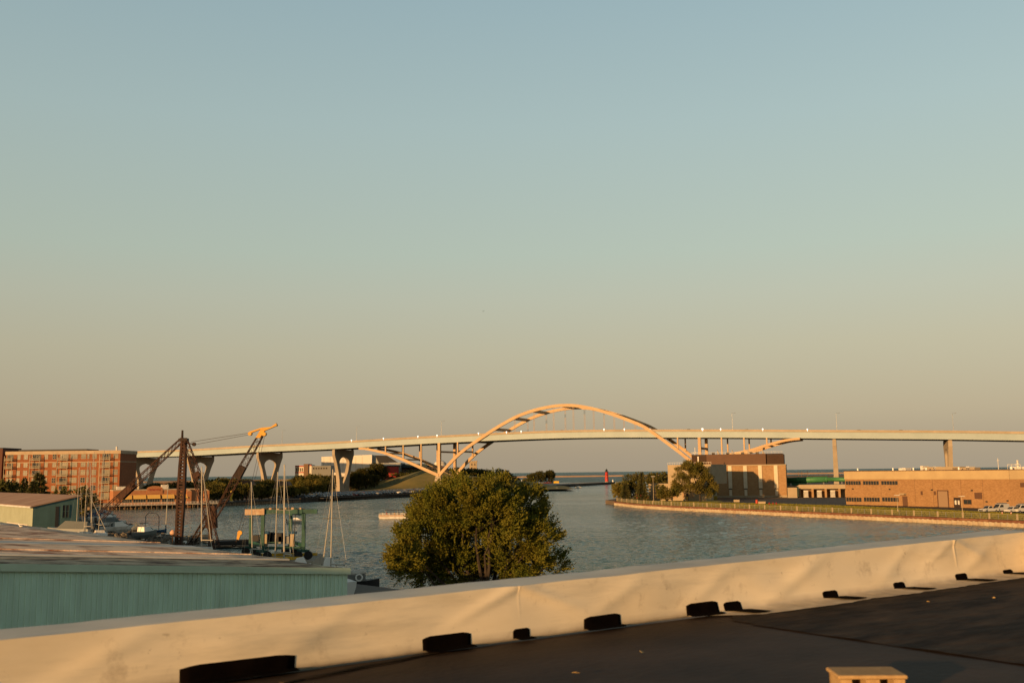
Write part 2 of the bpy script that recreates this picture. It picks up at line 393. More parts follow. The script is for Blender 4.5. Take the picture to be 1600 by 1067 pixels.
M['woodpile'] = mat('woodpile', (0.30, 0.20, 0.12), 0.9, (0.12, 0.075, 0.045), 0.5, pos=True)
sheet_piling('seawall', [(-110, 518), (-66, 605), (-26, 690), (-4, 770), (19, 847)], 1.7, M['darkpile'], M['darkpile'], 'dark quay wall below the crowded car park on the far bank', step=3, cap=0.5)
sheet_piling('seawall', [(-250, 434), (-178, 440), (-154, 456), (-136, 471), (-110, 518)], 1.3, M['woodpile'], M['darkpile'], 'weathered wooden pile wall below the trees on the left far quay', step=1.6, amp=.45, cap=.5)
# harbour pier leading out to the lighthouse
PA = at(834, 760, 847); PB = at(961, 753, 1105)
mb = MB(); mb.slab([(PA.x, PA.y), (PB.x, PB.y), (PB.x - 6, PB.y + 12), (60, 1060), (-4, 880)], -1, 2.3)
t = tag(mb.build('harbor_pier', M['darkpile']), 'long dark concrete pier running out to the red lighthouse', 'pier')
mb = MB(); mb.slab([(PA.x - .2, PA.y + 2.2), (PB.x - .6, PB.y + 3), (PB.x - 6, PB.y + 10), (60, 1056), (-2, 882)], 2.25, 2.36); mb.build('pier_deck', M['concrete'], t)
# outer breakwater
a = at(868, 745, 2700); b = at(974, 744, 2700)
M['breakw'] = mat('breakw', (0.40, 0.27, 0.18), 0.95, (0.30, 0.2, 0.14), 0.02, pos=True)
def breakwater(p, q, label):
    mb = MB(); d = (q - p).normalized(); n_ = Vector((-d.y, d.x, 0))
    pr = [(-7, -1), (-3.5, 3.2), (3.5, 3.2), (7, -1)]
    k = 24; vs = []; fs = []
    for i in range(k + 1):
        c = p.lerp(q, i / k)
        for o_, z in pr: vs.append((c.x + n_.x * o_, c.y + n_.y * o_, z + rnd.uniform(-.3, .3)))
    for i in range(k):
        for j in range(3): fs.append((i * 4 + j, i * 4 + j + 1, i * 4 + 4 + j + 1, i * 4 + 4 + j))
    mb.add(vs, fs + [(0, 1, 2, 3), tuple(k * 4 + j for j in (3, 2, 1, 0))]); return tag(mb.build('breakwater', M['breakw']), label, 'breakwater')
breakwater(at(795, 745, 2700), b, 'low stone breakwater across the lake behind the lighthouse, left of its gap')
breakwater(at(984, 744, 2750), at(1420, 740, 2750), 'low stone breakwater reaching right from the gap beside the conifers')
breakwater(at(225, 748, 2400), at(470, 746, 2600), 'low stone breakwater on the lake seen above the left bank trees')

# grassy hill behind the left arch foot
HB = [(-118, 808, 34, 30, 7), (-66, 820, 40, 34, 15.5), (-20, 838, 34, 36, 9.5), (10, 872, 20, 28, 4.5)]
def hillz(x, y):
    z = 0
    for cx, cy, sx_, sy_, h in HB: z = max(z, h * math.exp(-(((x - cx) / sx_) ** 4 + ((y - cy) / sy_) ** 4) * 0.7)) if False else z + 0.0
    s = 0
    for cx, cy, sx_, sy_, h in HB:
        s += (h * math.exp(-(((x - cx) / sx_) ** 2 + ((y - cy) / sy_) ** 2))) ** 3
    return s ** (1 / 3)
nx, ny = 90, 60; vs = []; fs = []
for j in range(ny + 1):
    for i in range(nx + 1):
        x = -220 + 265 * i / nx; y = 735 + 210 * j / ny
        h = hillz(x, y); h += min(1, h / 4) * noise.noise(Vector((x * .05, y * .05, 0))) * 1.2
        vs.append((x, y, 1.7 + h - 0.25))
for j in range(ny):
    for i in range(nx): a0 = j * (nx + 1) + i; fs.append((a0, a0 + 1, a0 + nx + 2, a0 + nx + 1))
mb = MB(); mb.add(vs, fs); tag(mb.build('hill', M['drygrass'], smooth=True), kind='structure')

# ------------------------------------------------------------------ bridge
W_B = 27.0
BP0 = Vector((-52.0, 706.0)); BP1 = Vector((120.0, 644.0)); BD = (BP1 - BP0).normalized(); SPAN = (BP1 - BP0).length
BN = Vector((-BD.y, BD.x))                      # towards the far rib
def nearest_x(px, prev, az, n=None):
    """walk from prev on heading az (degrees, from +Y to +X) until the pixel column px"""
    d = Vector((math.sin(R(az)), math.cos(R(az)))); r = pxy(px, 1.0); k = r.x / r.y
    t = (k * prev.y - prev.x) / (d.x - k * d.y); return prev + d * t
c535 = nearest_x(520, BP0, -70.5); c415 = nearest_x(401, c535, -62); c303 = nearest_x(291, c415, -56); c212 = nearest_x(205, c303, -53)
cfar = nearest_x(110, c212, -51)
c1306 = nearest_x(1306, BP1, 109.3); c1483 = nearest_x(1488, c1306, 107); cend = nearest_x(1640, c1483, 107); cend2 = cend + Vector((60, -19))
# near edge of the deck: (point, pixel row of the top edge)
KEY = [(cfar, 108, 711), (c212, 205, 705.2), (c303, 291, 702.0), (c415, 401, 695.5), (c535, 520, 690), (BP0, 685, 680.4), (BP0 + BD * SPAN * .5, 885, 672.2), (BP1, 1090, 670.7),
       (c1306, 1306, 671.6), (c1483, 1488, 672.6), (cend, 1640, 674.5)]
def ztop(p, py): r = ray(CX + (p.x / p.y) * F * 1.0, py); return None
def zat(p, py):
    # height at plan point p whose image row is py
    lo, hi = -20.0, 120.0
    for _ in range(40):
        mid = (lo + hi) / 2; v = CM.transposed() @ Vector((p.x, p.y, mid - CAMZ)); row = CY - F * (v.y / -v.z)
        if row > py: lo = mid
        else: hi = mid
    return lo
ctrl = [(k[0], zat(k[0], k[2])) for k in KEY]
zz = [round(c[1], 1) for c in ctrl]; print('deck top z', zz)
ctrl.append((cend2, ctrl[-1][1] - 2))
def cr_(p0, p1, p2, p3, t):
    return 0.5 * ((2 * p1) + (-p0 + p2) * t + (2 * p0 - 5 * p1 + 4 * p2 - p3) * t * t + (-p0 + 3 * p1 - 3 * p2 + p3) * t ** 3)
line = []
c3 = [Vector((p.x, p.y, z)) for p, z in ctrl]
for i in range(len(c3) - 1):
    a0 = c3[max(i - 1, 0)]; b0 = c3[i]; d0 = c3[i + 1]; e0 = c3[min(i + 2, len(c3) - 1)]
    straight = KEY[min(i, 10)][0] in (BP0,) or (i == 6)
    for k in range(6):
        t = k / 6; q = cr_(a0, b0, d0, e0, t)
        if straight: q2 = b0.lerp(d0, t); q = Vector((q2.x, q2.y, q.z))
        line.append(q)
line.append(c3[-1])
def nrm(i):
    a = line[max(i - 1, 0)]; b = line[min(i + 1, len(line) - 1)]; d = (b - a); d.z = 0; d.normalize(); return Vector((-d.y, d.x, 0))
BR = thing('arch_bridge', 'long green girder highway bridge with tan steel arch across the harbour mouth', 'bridge', (BP0.x, BP0.y, 0))
def sweep(name, m, prof):                      # prof: list of (offset from near edge to far side, z below top)
    mb = MB(); k = len(prof); vs = []; fs = []
    for i, p in enumerate(line):
        nn = nrm(i)
        for o_, z in prof: q = p + nn * o_; vs.append((q.x, q.y, q.z + z))
    for i in range(len(line) - 1):
        for j in range(k): fs.append((i * k + j, i * k + (j + 1) % k, (i + 1) * k + (j + 1) % k, (i + 1) * k + j))
    fs += [tuple(range(k)), tuple(reversed(range((len(line) - 1) * k, len(line) * k)))]
    mb.add(vs, fs); return mb.build(name, m, BR, world=True)
sweep('deck', M['bridge_conc'], [(-0.9, -1.35), (W_B + 0.9, -1.35), (W_B + 0.9, -1.05), (-0.9, -1.05)])
for o_ in (-0.9, W_B + 0.5): sweep('guard_wall', M['bridge_conc'], [(o_, -1.05), (o_ + 0.4, -1.05), (o_ + 0.3, 0), (o_, 0)])
sweep('guard_wall', M['bridge_conc'], [(W_B / 2, -1.05), (W_B / 2 + 0.5, -1.05), (W_B / 2 + 0.4, -0.1), (W_B / 2, -0.1)])
for o_ in (-0.35, W_B - 0.35):
    sweep('girder', M['bridge_green'], [(o_, -5.25), (o_ + 0.7, -5.25), (o_ + 0.7, -1.36), (o_, -1.36)])
    sweep('girder_flange', M['dark'], [(o_ - 0.35, -5.4), (o_ + 1.1, -5.4), (o_ + 1.1, -5.255), (o_ - 0.35, -5.255)])
def dz(p):                                     # deck top height beside a plan point
    best = min(line, key=lambda q: (q.x - p.x) ** 2 + (q.y - p.y) ** 2); i = line.index(best)
    j = i + 1 if i + 1 < len(line) and (line[i + 1] - best).to_2d().dot(p - best.to_2d()) > 0 else i - 1
    j = max(0, j); o2 = line[j]; d = (o2 - best).to_2d(); t = max(0, min(1, (p - best.to_2d()).dot(d) / max(d.length_squared, 1e-6)))
    return best.z + (o2.z - best.z) * t
# floor beams below the deck
mb = MB()
for i in range(0, len(line)):
    nn = nrm(i)
    p = line[i] + Vector((0, 0, -3.6)); mb.bar(p + nn * 0.4, p + nn * (W_B - 0.4), 0.4, 3.0)
mb.build('floor_beam', M['bridge_green'], BR, world=True)
def rib_pts(pxs):
    r = []
    for px, py in pxs:
        rr = ray(px, py); nn = BN; t = (BP0.dot(nn)) / (rr.x * nn.x + rr.y * nn.y)
        q = Vector((rr.x * t, rr.y * t)); r.append(((q - BP0).dot(BD), CAMZ + rr.z * t))
    return r
archpx = [(685, 742), (719, 708.8), (758.7, 680.2), (785, 663.5), (811, 649.8), (837.5, 640.6), (863.7, 635.1), (884.7, 633.4), (905.7, 634.6), (932, 639.8), (958, 647.6),
          (984.5, 657.2), (1008, 667.5), (1034, 685.4), (1060.6, 705), (1079, 719.6), (1089, 728)]
arch = rib_pts(archpx)
leftp = rib_pts([(562, 700.8), (575, 701.5), (600, 707), (627.5, 716.5), (654.5, 728.5), (685, 743.5)])
rightp = rib_pts([(1089, 728), (1112, 717), (1138, 711), (1173, 703.5), (1198, 695.5), (1227, 688), (1250, 685.3)])
arch[0] = (0.0, 12.5); arch = [a for a in arch if a[0] < SPAN - 3] + [(SPAN + 0.01, 15.8)]; leftp[-1] = (0.0, 12.4); rightp[0] = (SPAN + 0.02, 15.8)
print('arch', [(round(a, 1), round(b, 1)) for a, b in arch]); print('left', leftp, 'right', rightp)
def interp(pts, s):
    for (a, za), (b, zb) in zip(pts, pts[1:]):
        if a <= s <= b: return za + (zb - za) * (s - a) / (b - a)
    return None
def smoothpts(pts, n):
    a = pts[0][0]; b = pts[-1][0]; out = []
    P = [Vector((x, z)) for x, z in pts]
    for i in range(len(P) - 1):
        for k in range(n): out.append(cr_(P[max(i - 1, 0)], P[i], P[i + 1], P[min(i + 2, len(P) - 1)], k / n))
    out.append(P[-1]); return [(v.x, v.y) for v in out]
def rib(name, pts, off, h0, h1, wd, n=4):
    sp = smoothpts(pts, n); mb = MB(); vs = []; fs = []; k = len(sp)
    for i, (s, z) in enumerate(sp):
        a = Vector(sp[max(i - 1, 0)]); b = Vector(sp[min(i + 1, k - 1)]); d = (b - a).normalized(); u = Vector((-d.y, d.x))
        hh = (h0 + (h1 - h0) * i / (k - 1)) / 2
        for sg, o_ in ((-1, -wd / 2), (-1, wd / 2), (1, wd / 2), (1, -wd / 2)):
            q = Vector((s, z)) + u * (hh * sg); pl = BP0 + BD * q.x + BN * (off + o_); vs.append((pl.x, pl.y, q.y))
    for i in range(k - 1):
        for j in range(4): fs.append((i * 4 + j, i * 4 + (j + 1) % 4, i * 4 + 4 + (j + 1) % 4, i * 4 + 4 + j))
    fs += [(0, 1, 2, 3), tuple(reversed(range(4 * k - 4, 4 * k)))]
    mb.add(vs, fs); return mb.build(name, M['bridge_orange'], BR, world=True)
def bp(s, off, z): p = BP0 + BD * s + BN * off; return Vector((p.x, p.y, z))
for off in (-1.0, W_B + 1.0):
    rib('arch_rib', arch, off, 2.05, 2.05, 1.4); rib('side_arch_rib', leftp, off, 1.4, 2.2, 1.4); rib('side_arch_rib', rightp, off, 2.2, 1.4, 1.4)
PAN = SPAN / 13
def deckbot(s): return dz(BP0 + BD * s) - 5.4
for off in (-0.3, W_B + 0.3):
    for k in range(-7, 22):
        s = k * PAN; p = None
        if s < 0: z = interp(leftp, s)
        elif s > SPAN + .005: z = interp(rightp, s)
        else: z = interp(arch, s)
        if z is None: continue
        zb = deckbot(s); big = k in (0, 13)
        if z < zb - 1.2:
            mb = MB(); wdt = 2.3 if big else 1.1; mb.bar(bp(s, off, z), bp(s, off, zb + 0.2), wdt, wdt * 0.8, up=(BD.x, BD.y, 0)); mb.build('column', M['bridge_orange'], BR, world=True)
        elif z > zb + 7:
            mb = MB(); mb.tube(bp(s, off, zb + 4), bp(s, off, z), 0.10, n=5); mb.tube(bp(s + 0.7, off, zb + 4), bp(s + 0.7, off, z), 0.10, n=5); mb.build('hanger', M['bridge_orange'], BR, world=True)
def strut(s, z, w=1.2, h=1.2): 
    mb = MB(); mb.bar(bp(s, -0.5, z), bp(s, W_B + .5, z), w, h); mb.build('cross_strut', M['bridge_orange'], BR, world=True)
for k in (3, 4, 5, 6.5, 8, 9, 10): s = k * PAN; strut(s, interp(arch, s), 1.5, 1.9)
for s in (0.0, PAN, 2 * PAN): strut(s, 29.0 if s < 20 else interp(arch, s), 1.0, 1.2)
for k in (-1, -2, -3, 14, 15, 16): s = k * PAN; z = interp(leftp if k < 0 else rightp, s); strut(s, z, 1.0, 1.0)
for s in (SPAN,): strut(s, 28, 1.2, 1.4)
for s0 in (0.0, SPAN):
    for off in (-1.0, W_B + 1.0):
        mb = MB(); b0 = arch[0][1] if s0 == 0 else arch[-1][1]
        lo_ = [bp(s0 + a, off + c, 0.5) for a, c in ((-4, -3), (4, -3), (4, 3), (-4, 3))]; hi_ = [bp(s0 + a, off + c, b0 - 0.6) for a, c in ((-2, -1.6), (2, -1.6), (2, 1.6), (-2, 1.6))]
        mb.hexa(lo_, hi_); mb.build('arch_foot', M['bridge_conc'], BR, world=True)
# concrete piers: two curved legs under a cap, set across the deck
def pier(p, d, z1, w_top=26.0, w_bot=13.0, thick0=3.1, thick1=2.2):
    nn = Vector((-d.y, d.x)); c = p + nn * (W_B / 2); z0 = 1.0; K = 26; H = z1 - z0
    def outer(t): return w_bot / 2 + (w_top - w_bot) / 2 * (max(0, (t - .12) / .76) ** 1.9 if t < .88 else 1)
    def inner(t):
        if t < .10: return 0.0
        if t > .84: return 0.0
        u = (t - .10) / .74; return 7.2 * min(1, (u * 1.15) ** 0.8) * math.sqrt(max(0, 1 - max(0, (u - .72) / .28) ** 2.2))
    mb = MB()
    for sgn in (-1, 1):
        vs = []; fs = []
        for i in range(K + 1):
            t = i / K; z = z0 + H * t; th = (thick0 + (thick1 - thick0) * t) / 2; o_ = outer(t) * sgn; n_ = inner(t) * sgn
            for a, b in ((n_, -th), (o_, -th), (o_, th), (n_, th)):
                q = c + nn * a + d * b; vs.append((q.x, q.y, z))
        for i in range(K):
            for j in range(4): fs.append((i * 4 + j, i * 4 + (j + 1) % 4, i * 4 + 4 + (j + 1) % 4, i * 4 + 4 + j))
        fs += [(0, 1, 2, 3), tuple(reversed(range(4 * K, 4 * K + 4)))]
        mb.add(vs, fs)
    for a in (1.0, W_B / 2, W_B - 1):
        q = p + nn * a; mb.bar((q.x, q.y, z1), (q.x, q.y, z1 + 0.5), 1.6, 1.2)
    mb.build('pier', M['bridge_conc'], BR, world=True)
def hd(a, b): return (b - a).normalized()
pier(c535, hd(c415, BP0), dz(c535) - 5.9); pier(c415, hd(c303, c535), dz(c415) - 5.9); pier(c303, hd(c212, c415), dz(c303) - 5.9); pier(c212, hd(cfar, c303), dz(c212) - 5.9)
pier(c1306, hd(BP1, c1483), dz(c1306) - 5.9); pier(c1483, hd(c1306, cend), dz(c1483) - 5.9)
# floodlights along the near guard wall (lit white points in the photo)
for px in (550, 600, 654, 684, 682 + 67, 793, 816, 946, 978, 1018, 1101, 1129, 1195, 1265, 1100 + 0):
    best = min(((abs((q.x / q.y) - (pxy(px, 1).x)), i) for i, q in enumerate(line)), key=lambda x: x[0])[1]
    k = pxy(px, 1).x; q = None
    for i in range(len(line) - 1):
        a, b = line[i], line[i + 1]
        fa = a.x - k * a.y; fb = b.x - k * b.y
        if fa <= 0 <= fb: q = a.lerp(b, fa / (fa - fb)); nn = nrm(i)
    if q is None: continue
    mb = MB(); c = q - nn * 1.2; mb.lathe([(0.05, -.4), (0.33, -.3), (0.42, 0), (0.33, .3), (0.05, .4)], 10, (c.x, c.y, c.z + .25))
    mb.bar((c.x, c.y, c.z - .9), (c.x, c.y, c.z - 0.2), .2); mb.build('floodlight', M['lamp'], BR, world=True, smooth=True)
# street lamps on the deck
def street_lamp(label, h, group, arm=1.6):
    t = thing('street_lamp', label, 'street lamp', (0, 0, 0), 0, group)
    MB().tube((0, 0, 0), (0, 0, h), 0.14, 0.08, 8).tube((0, 0, 0), (0, 0, 0.5), 0.22, 0.2, 8).build('pole', M['steel'], t)
    MB().path([(0, 0, h), (arm * .5, 0, h + .25), (arm, 0, h + .3)], 0.05).build('arm', M['steel'], t)
    MB().box(arm - .1, arm + .8, -.18, .18, h + .2, h + .38).build('lamp_head', M['grey'], t, bevel=0.05); return t
def on_line(px):
    k = pxy(px, 1).x
    for i in range(len(line) - 1):
        a, b = line[i], line[i + 1]; fa = a.x - k * a.y; fb = b.x - k * b.y
        if fa <= 0 <= fb: return a.lerp(b, fa / (fa - fb)), nrm(i)
bl = None
for px, wh in ((541, 'above the tallest two legged pier'), (678, 'above the left foot of the arch'), (1143, 'above the dark roofed power building'),
           (1311, 'above the slim concrete pier'), (1499, 'above the wide right hand pier'), (420, 'above the pier behind the yellow crane tip')):
    q, nn = on_line(px); q = q + nn * (W_B / 2 + .2); lb = 'tall thin lamp post on the bridge deck ' + wh
    if bl is None: bl = street_lamp(lb, 11, 'lamp posts along the bridge deck'); tt = bl; bl.location = (q.x, q.y, q.z - .1)
    else: tt = copy_tree(bl, (q.x, q.y, q.z - .1), label=lb)

# ------------------------------------------------------------------ cars
def car_mesh():
    b = [(-2.2, .35), (-2.25, .75), (-1.5, .92), (1.6, .92), (2.2, .8), (2.25, .4), (2.1, .3), (-2.1, .3)]
    m = MB(); m.prism(b, -.88, .88)
    m.cur = 1; m.hexa([(-1.35, -.8, .9), (1.75, -.8, .9), (1.75, .8, .9), (-1.35, .8, .9)], [(-.6, -.66, 1.42), (1.2, -.66, 1.42), (1.2, .66, 1.42), (-.6, .66, 1.42)])
    m.cur = 0; m.hexa([(-.62, -.67, 1.421), (1.22, -.67, 1.421), (1.22, .67, 1.421), (-.62, .67, 1.421)], [(-.5, -.6, 1.47), (1.1, -.6, 1.47), (1.1, .6, 1.47), (-.5, .6, 1.47)])
    for x in (-.5, .45, 1.3): m.bar((x - .25 * (x < 0), -.81, .9), (x, -.68, 1.42), .08); m.bar((x - .25 * (x < 0), .81, .9), (x, .68, 1.42), .08)
    m.cur = 2
    for x in (-1.4, 1.4):
        for y in (-.92, .70): m.tube((x, y, .33), (x, y + .22, .33), .33, n=12)
    return m
carcols = {'white': (0.55, 0.54, 0.52), 'silver': (0.30, 0.30, 0.31), 'black': (0.02, 0.02, 0.022), 'grey': (0.10, 0.105, 0.11), 'red': (0.30, 0.03, 0.02), 'blue': (0.04, 0.08, 0.14)}
cars = {}
for cn, cc in carcols.items():
    mm = mat('paint_' + cn, cc, 0.3, spec=0.6); o = car_mesh().build('parked_car', [mm, M['glass'], M['rubber']]); cars[cn] = o
used = set()
def put_car(cn, loc, rot, label, group, name='parked_car'):
    if cn in used: o = cars[cn].copy(); COL.objects.link(o)
    else: o = cars[cn]; used.add(cn)
    o.name = name; o.location = loc; o.rotation_euler = (0, 0, rot); tag(o, label, 'car', group); return o
A0 = Vector((-108, 532)); B0 = Vector((-8, 768)); dd = (B0 - A0).normalized(); n0 = Vector((-dd.y, dd.x)); Lr = (B0 - A0).length
names = ['white', 'silver', 'black', 'grey', 'silver', 'grey', 'black', 'white', 'blue', 'red', 'grey', 'silver']
where = ['row nearest the quay rail', 'second row from the quay', 'third row from the quay', 'fourth row from the quay', 'row nearest the grassy hill']
for row in range(5):
    u = 4.0 if row % 2 else 1.0
    while u < Lr - 4:
        if rnd.random() < .93:
            p = A0 + dd * u + n0 * (4.5 + row * 9.5 + rnd.uniform(-.4, .4))
            if p.y < 752 + p.x * 0.15 and not (abs(p.x - c535.x - 4) < 9 and abs(p.y - c535.y - 12) < 18):
                cn = rnd.choice(names)
                put_car(cn, (p.x, p.y, 1.81), math.atan2(n0.y, n0.x) + rnd.choice((0, math.pi)) + rnd.uniform(-.05, .05),
                        f'{cn} car parked in the {where[row]}, far bank', 'cars in the far bank parking lot')
        u += 2.9 if row else 3.4
for i, (px, cn) in enumerate(((620, 'silver'), (1075, 'black'), (1167, 'white'), (1345, 'grey'), (1412, 'black'), (760 + 115, 'red'), (470, 'grey'), (575, 'black'))):
    q, nn = on_line(px); q = q + nn * 6
    wh = ['left of the arch', 'right of where the arch meets the deck', 'above the power building', 'right of the slim pier', 'left of the wide right pier', 'under the arch crown', 'over the middle left pier', 'just right of the tallest pier'][i]
    put_car(cn, (q.x, q.y, q.z - 1.04), math.atan2(BD.y, BD.x), f'{cn} car driving across the bridge {wh}', 'cars on the bridge', 'moving_car')

# grass blades standing on the lawn of the right bank
gr = random.Random(4); vs = []; fs = []
for i in range(len(SH_R) - 1):
    a, b = Vector(SH_R[i]), Vector(SH_R[i + 1]); L_ = (b - a).length; wd = (12, 28, 39, 41, 38, 32, 23, 12); n_ = int(L_ * 150)
    for _ in range(n_):
        t = gr.random(); wv = wd[i] + (wd[i + 1] - wd[i]) * t; p = a + (b - a) * t + _n[i].normalized() * (0.9 + (wv - 1) * gr.random())
        q = Vector((p.x, p.y, 1.565)); an = gr.random() * 3.14; u_ = Vector((math.cos(an), math.sin(an), 0)) * gr.uniform(.12, .3); h_ = gr.uniform(.10, .24); k = len(vs)
        vs += [q - u_, q + u_, q + u_ * .5 + Vector((0, 0, h_)), q - u_ * .6 + Vector((0, 0, h_))]; fs.append((k, k + 1, k + 2, k + 3))
mb = MB(); mb.v = vs; mb.f = fs; mb.mi = [0] * len(fs); tag(mb.build('grass', mat('grassblade', (0.13, 0.13, 0.025), .9, (.20, .17, .035), .15, pos=True, transl=.2, spec=.05)), 'short green grass growing along the right bank behind the railing', 'grass', kind='stuff')
# ------------------------------------------------------------------ the roof the photograph was taken from
def membrane():
    m = mat('membrane', (0.026, 0.017, 0.012), 0.7, (0.058, 0.038, 0.027), 0.7, detail=11, bump=0.006, bscale=9, stretch=(1, 1.6, 1), spec=0.15)
    return m
M['membrane'] = membrane()
M['membrane_old'] = mat('membrane_old', (0.012, 0.008, 0.006), 0.85, (0.085, 0.056, 0.036), 1.5, detail=12, bump=0.03, bscale=3.2, lo=.42, hi=.70, stretch=(0.6, 1.8, 1), spec=0.12)
def flashing_mat():
    m = mat('flashing', (0.74, 0.635, 0.47), 0.5, (0.61, 0.505, 0.35), 0.7, detail=6, stretch=(.6, 1, 2.0), bump=0.0012, bscale=9, lo=0.42, hi=0.72)
    n = m.node_tree.nodes; l = m.node_tree.links; b = n['Principled BSDF']; src = b.inputs['Base Color'].links[0].from_socket
    tcn = n.new('ShaderNodeTexCoord')
    def blot(scale, lo, hi, colr, st=(1, 1, 1)):
        nonlocal src
        mp = n.new('ShaderNodeMapping'); mp.inputs['Scale'].default_value = st; l.new(tcn.outputs['Object'], mp.inputs[0])
        ns = n.new('ShaderNodeTexNoise'); ns.inputs['Scale'].default_value = scale; ns.inputs['Detail'].default_value = 8; ns.inputs['Roughness'].default_value = .7; l.new(mp.outputs[0], ns.inputs[0])
        mr = n.new('ShaderNodeMapRange'); mr.inputs['From Min'].default_value = lo; mr.inputs['From Max'].default_value = hi; l.new(ns.outputs[0], mr.inputs[0])
        mx = n.new('ShaderNodeMix'); mx.data_type = 'RGBA'; mx.inputs[7].default_value = (*colr, 1); l.new(mr.outputs[0], mx.inputs[0]); l.new(src, mx.inputs[6])
        src = mx.outputs[2]; l.new(src, b.inputs['Base Color'])
    blot(2.6, 0.56, 0.80, (0.34, 0.27, 0.19)); blot(8, 0.63, 0.76, (0.22, 0.16, 0.11)); blot(0.8, 0.50, 0.80, (0.42, 0.37, 0.28), (0.4, 1, 3.0)); blot(30, 0.72, 0.8, (.15, .1, .07))
    # grime low down, where rain splashes the roof dirt up
    sz = n.new('ShaderNodeSeparateXYZ'); l.new(tcn.outputs['Object'], sz.inputs[0])
    mr = n.new('ShaderNodeMapRange'); mr.inputs['From Min'].default_value = .10; mr.inputs['From Max'].default_value = 0.0; l.new(sz.outputs['Z'], mr.inputs[0])
    nn_ = n.new('ShaderNodeTexNoise'); nn_.inputs['Scale'].default_value = 5; nn_.inputs['Detail'].default_value = 9; l.new(tcn.outputs['Object'], nn_.inputs[0])
    mu = n.new('ShaderNodeMath'); mu.operation = 'MULTIPLY'; l.new(mr.outputs[0], mu.inputs[0]); l.new(nn_.outputs[0], mu.inputs[1])
    mx = n.new('ShaderNodeMix'); mx.data_type = 'RGBA'; mx.inputs[7].default_value = (0.16, 0.12, 0.09, 1); l.new(mu.outputs[0], mx.inputs[0]); l.new(src, mx.inputs[6]); l.new(mx.outputs[2], b.inputs['Base Color'])
    return m
M['flashing'] = flashing_mat()
RZ = CAMZ - 1.5                                # level of the roof membrane
PH0 = 0.50                                     # height of the parapet
e0 = on(0, 1109, RZ); e1 = on(1600, 893, RZ)
u = (e1 - e0).to_2d().normalized(); ux = e0.to_2d() - u * 8
L_P = (e1.to_2d() - ux).length + 0.35
RF = Frame(ux, ux + u * L_P, RZ)
roof = thing('flat_roof_building', 'dark flat roof with a low white wrapped parapet in the foreground', 'building', RF.loc, RF.rot)
def px2l(px, py=None):                         # distance along the parapet foot under a pixel
    x = RF.pt(px, 900)[0]; return x
xL = px2l(0); xR = px2l(1600)
def PHf(x): return 0.438 + (0.550 - 0.438) * (x - xL) / (xR - xL)
folds = []
cr1 = px2l(812); cr2 = px2l(1495)
def disp(x, s, top):
    """bulge of the loose sheet: x along, s 0..1 from foot to top edge"""
    n1 = noise.noise(Vector((x * .55, s * .8, 3))) * .038 + noise.noise(Vector((x * 1.4, s * 1.2 + x * .6, 9))) * .018 
    d = n1 * math.sin(math.pi * min(1, s * 1.0 + .05))
    for c, w_, a in ((cr1, .010, .003), (cr2, .020, .020)):       # vertical creases
        q = (x - c) / w_; d += a * math.exp(-q * q) * max(0, s - .25) * (-1.0 if c < 5.5 else 1)
        # slanting tension folds running out from the crease
        for sl_, am in ((-.55, .024), (.5, .030)):
            yy = 1 - abs(x - c) / 0.9
            if yy > 0 and (x - c) * sl_ > 0: q2 = (s - (1 - abs(x - c) * .8)) / .10; d += am * math.exp(-q2 * q2) * yy
    for c0, am in ((px2l(1290), .05), (px2l(1430), .03), (px2l(1560), .045), (px2l(1150), .025), (px2l(1010), .028), (px2l(560), .02), (px2l(250), .02)):   # long diagonal folds
        q = (x - c0 + (.7 + 8 * am) * (1 - s)) / (.12 + 2.2 * am); d += am * math.exp(-q * q) * s * (1.1 - s) * 1.5
    return d
xs = []; x = 0.0
while x < L_P: xs.append(x); x += 0.008 if min(abs(x - cr1), abs(x - cr2)) < .08 else 0.035
xs.append(L_P)
foot_x = px2l(1120)
def foot(x):                                   # how far the white sheet runs out over the roof
    if x < foot_x - .4: return 0.0
    k = min(1, (x - foot_x + .4) / .7); return k * (0.40 + .06 * noise.noise(Vector((x * 1.2, 5, 5))) + .03 * noise.noise(Vector((x * 6, 5, 5))))
NS = 15; rows = []
def cant(x): return .004 + .05 * max(0, min(1, (x - foot_x + .6) / .9))

for x in xs:
    r_ = []
    f_ = foot(x)
    if f_ < .001: r_.append((x, .012, 0.0)); r_.append((x, .004, .01))
    else: r_.append((x, -f_, 0.006)); r_.append((x, -f_ * .5 - .01, 0.012 + .006 * noise.noise(Vector((x * 4, 1, 1)))))
    for k in range(NS + 1):
        s = k / NS; r_.append((x, -disp(x, s, False) - cant(x) * (1 - s) ** 3 + 0.03 * s, 0.02 + (PHf(x) - .02) * s - (0.008 * noise.noise(Vector((x * 1.3, 2, 2))) * s)))
    zt = r_[-1][2]
    for k, (yy, zz_) in enumerate(((.045, .003), (.06, .003), (.2, .004), (.38, .003), (.55, .001), (.605, -.01), (.615, -.12), (.615, -.5))):
        r_.append((x, yy + .006 * noise.noise(Vector((x * 2, k, 7))), zt + zz_ + .005 * noise.noise(Vector((x * 3, k * .5, 8)))))
    rows.append(r_)
def strip(j0, j1, name, m):
    mb = MB(); k = j1 - j0; mb.v = [p for r_ in rows for p in r_[j0:j1]]
    for i in range(len(rows) - 1):
        for j in range(k - 1): mb.face(i * k + j, (i + 1) * k + j, (i + 1) * k + j + 1, i * k + j + 1)
    return mb.build(name, m, roof, smooth=True)
strip(0, NS + 3, 'parapet_flashing', M['flashing'])
M['coping'] = mat('coping', (0.56, 0.55, 0.50), 0.6, (0.42, 0.40, 0.35), 1.2, detail=8, stretch=(.5, 1, 1), bump=0.001, bscale=12)  # chalky top sheet, with its cool skylit tone put into the grey
strip(NS + 2, len(rows[0]), 'parapet_top_skytone', M['coping'])
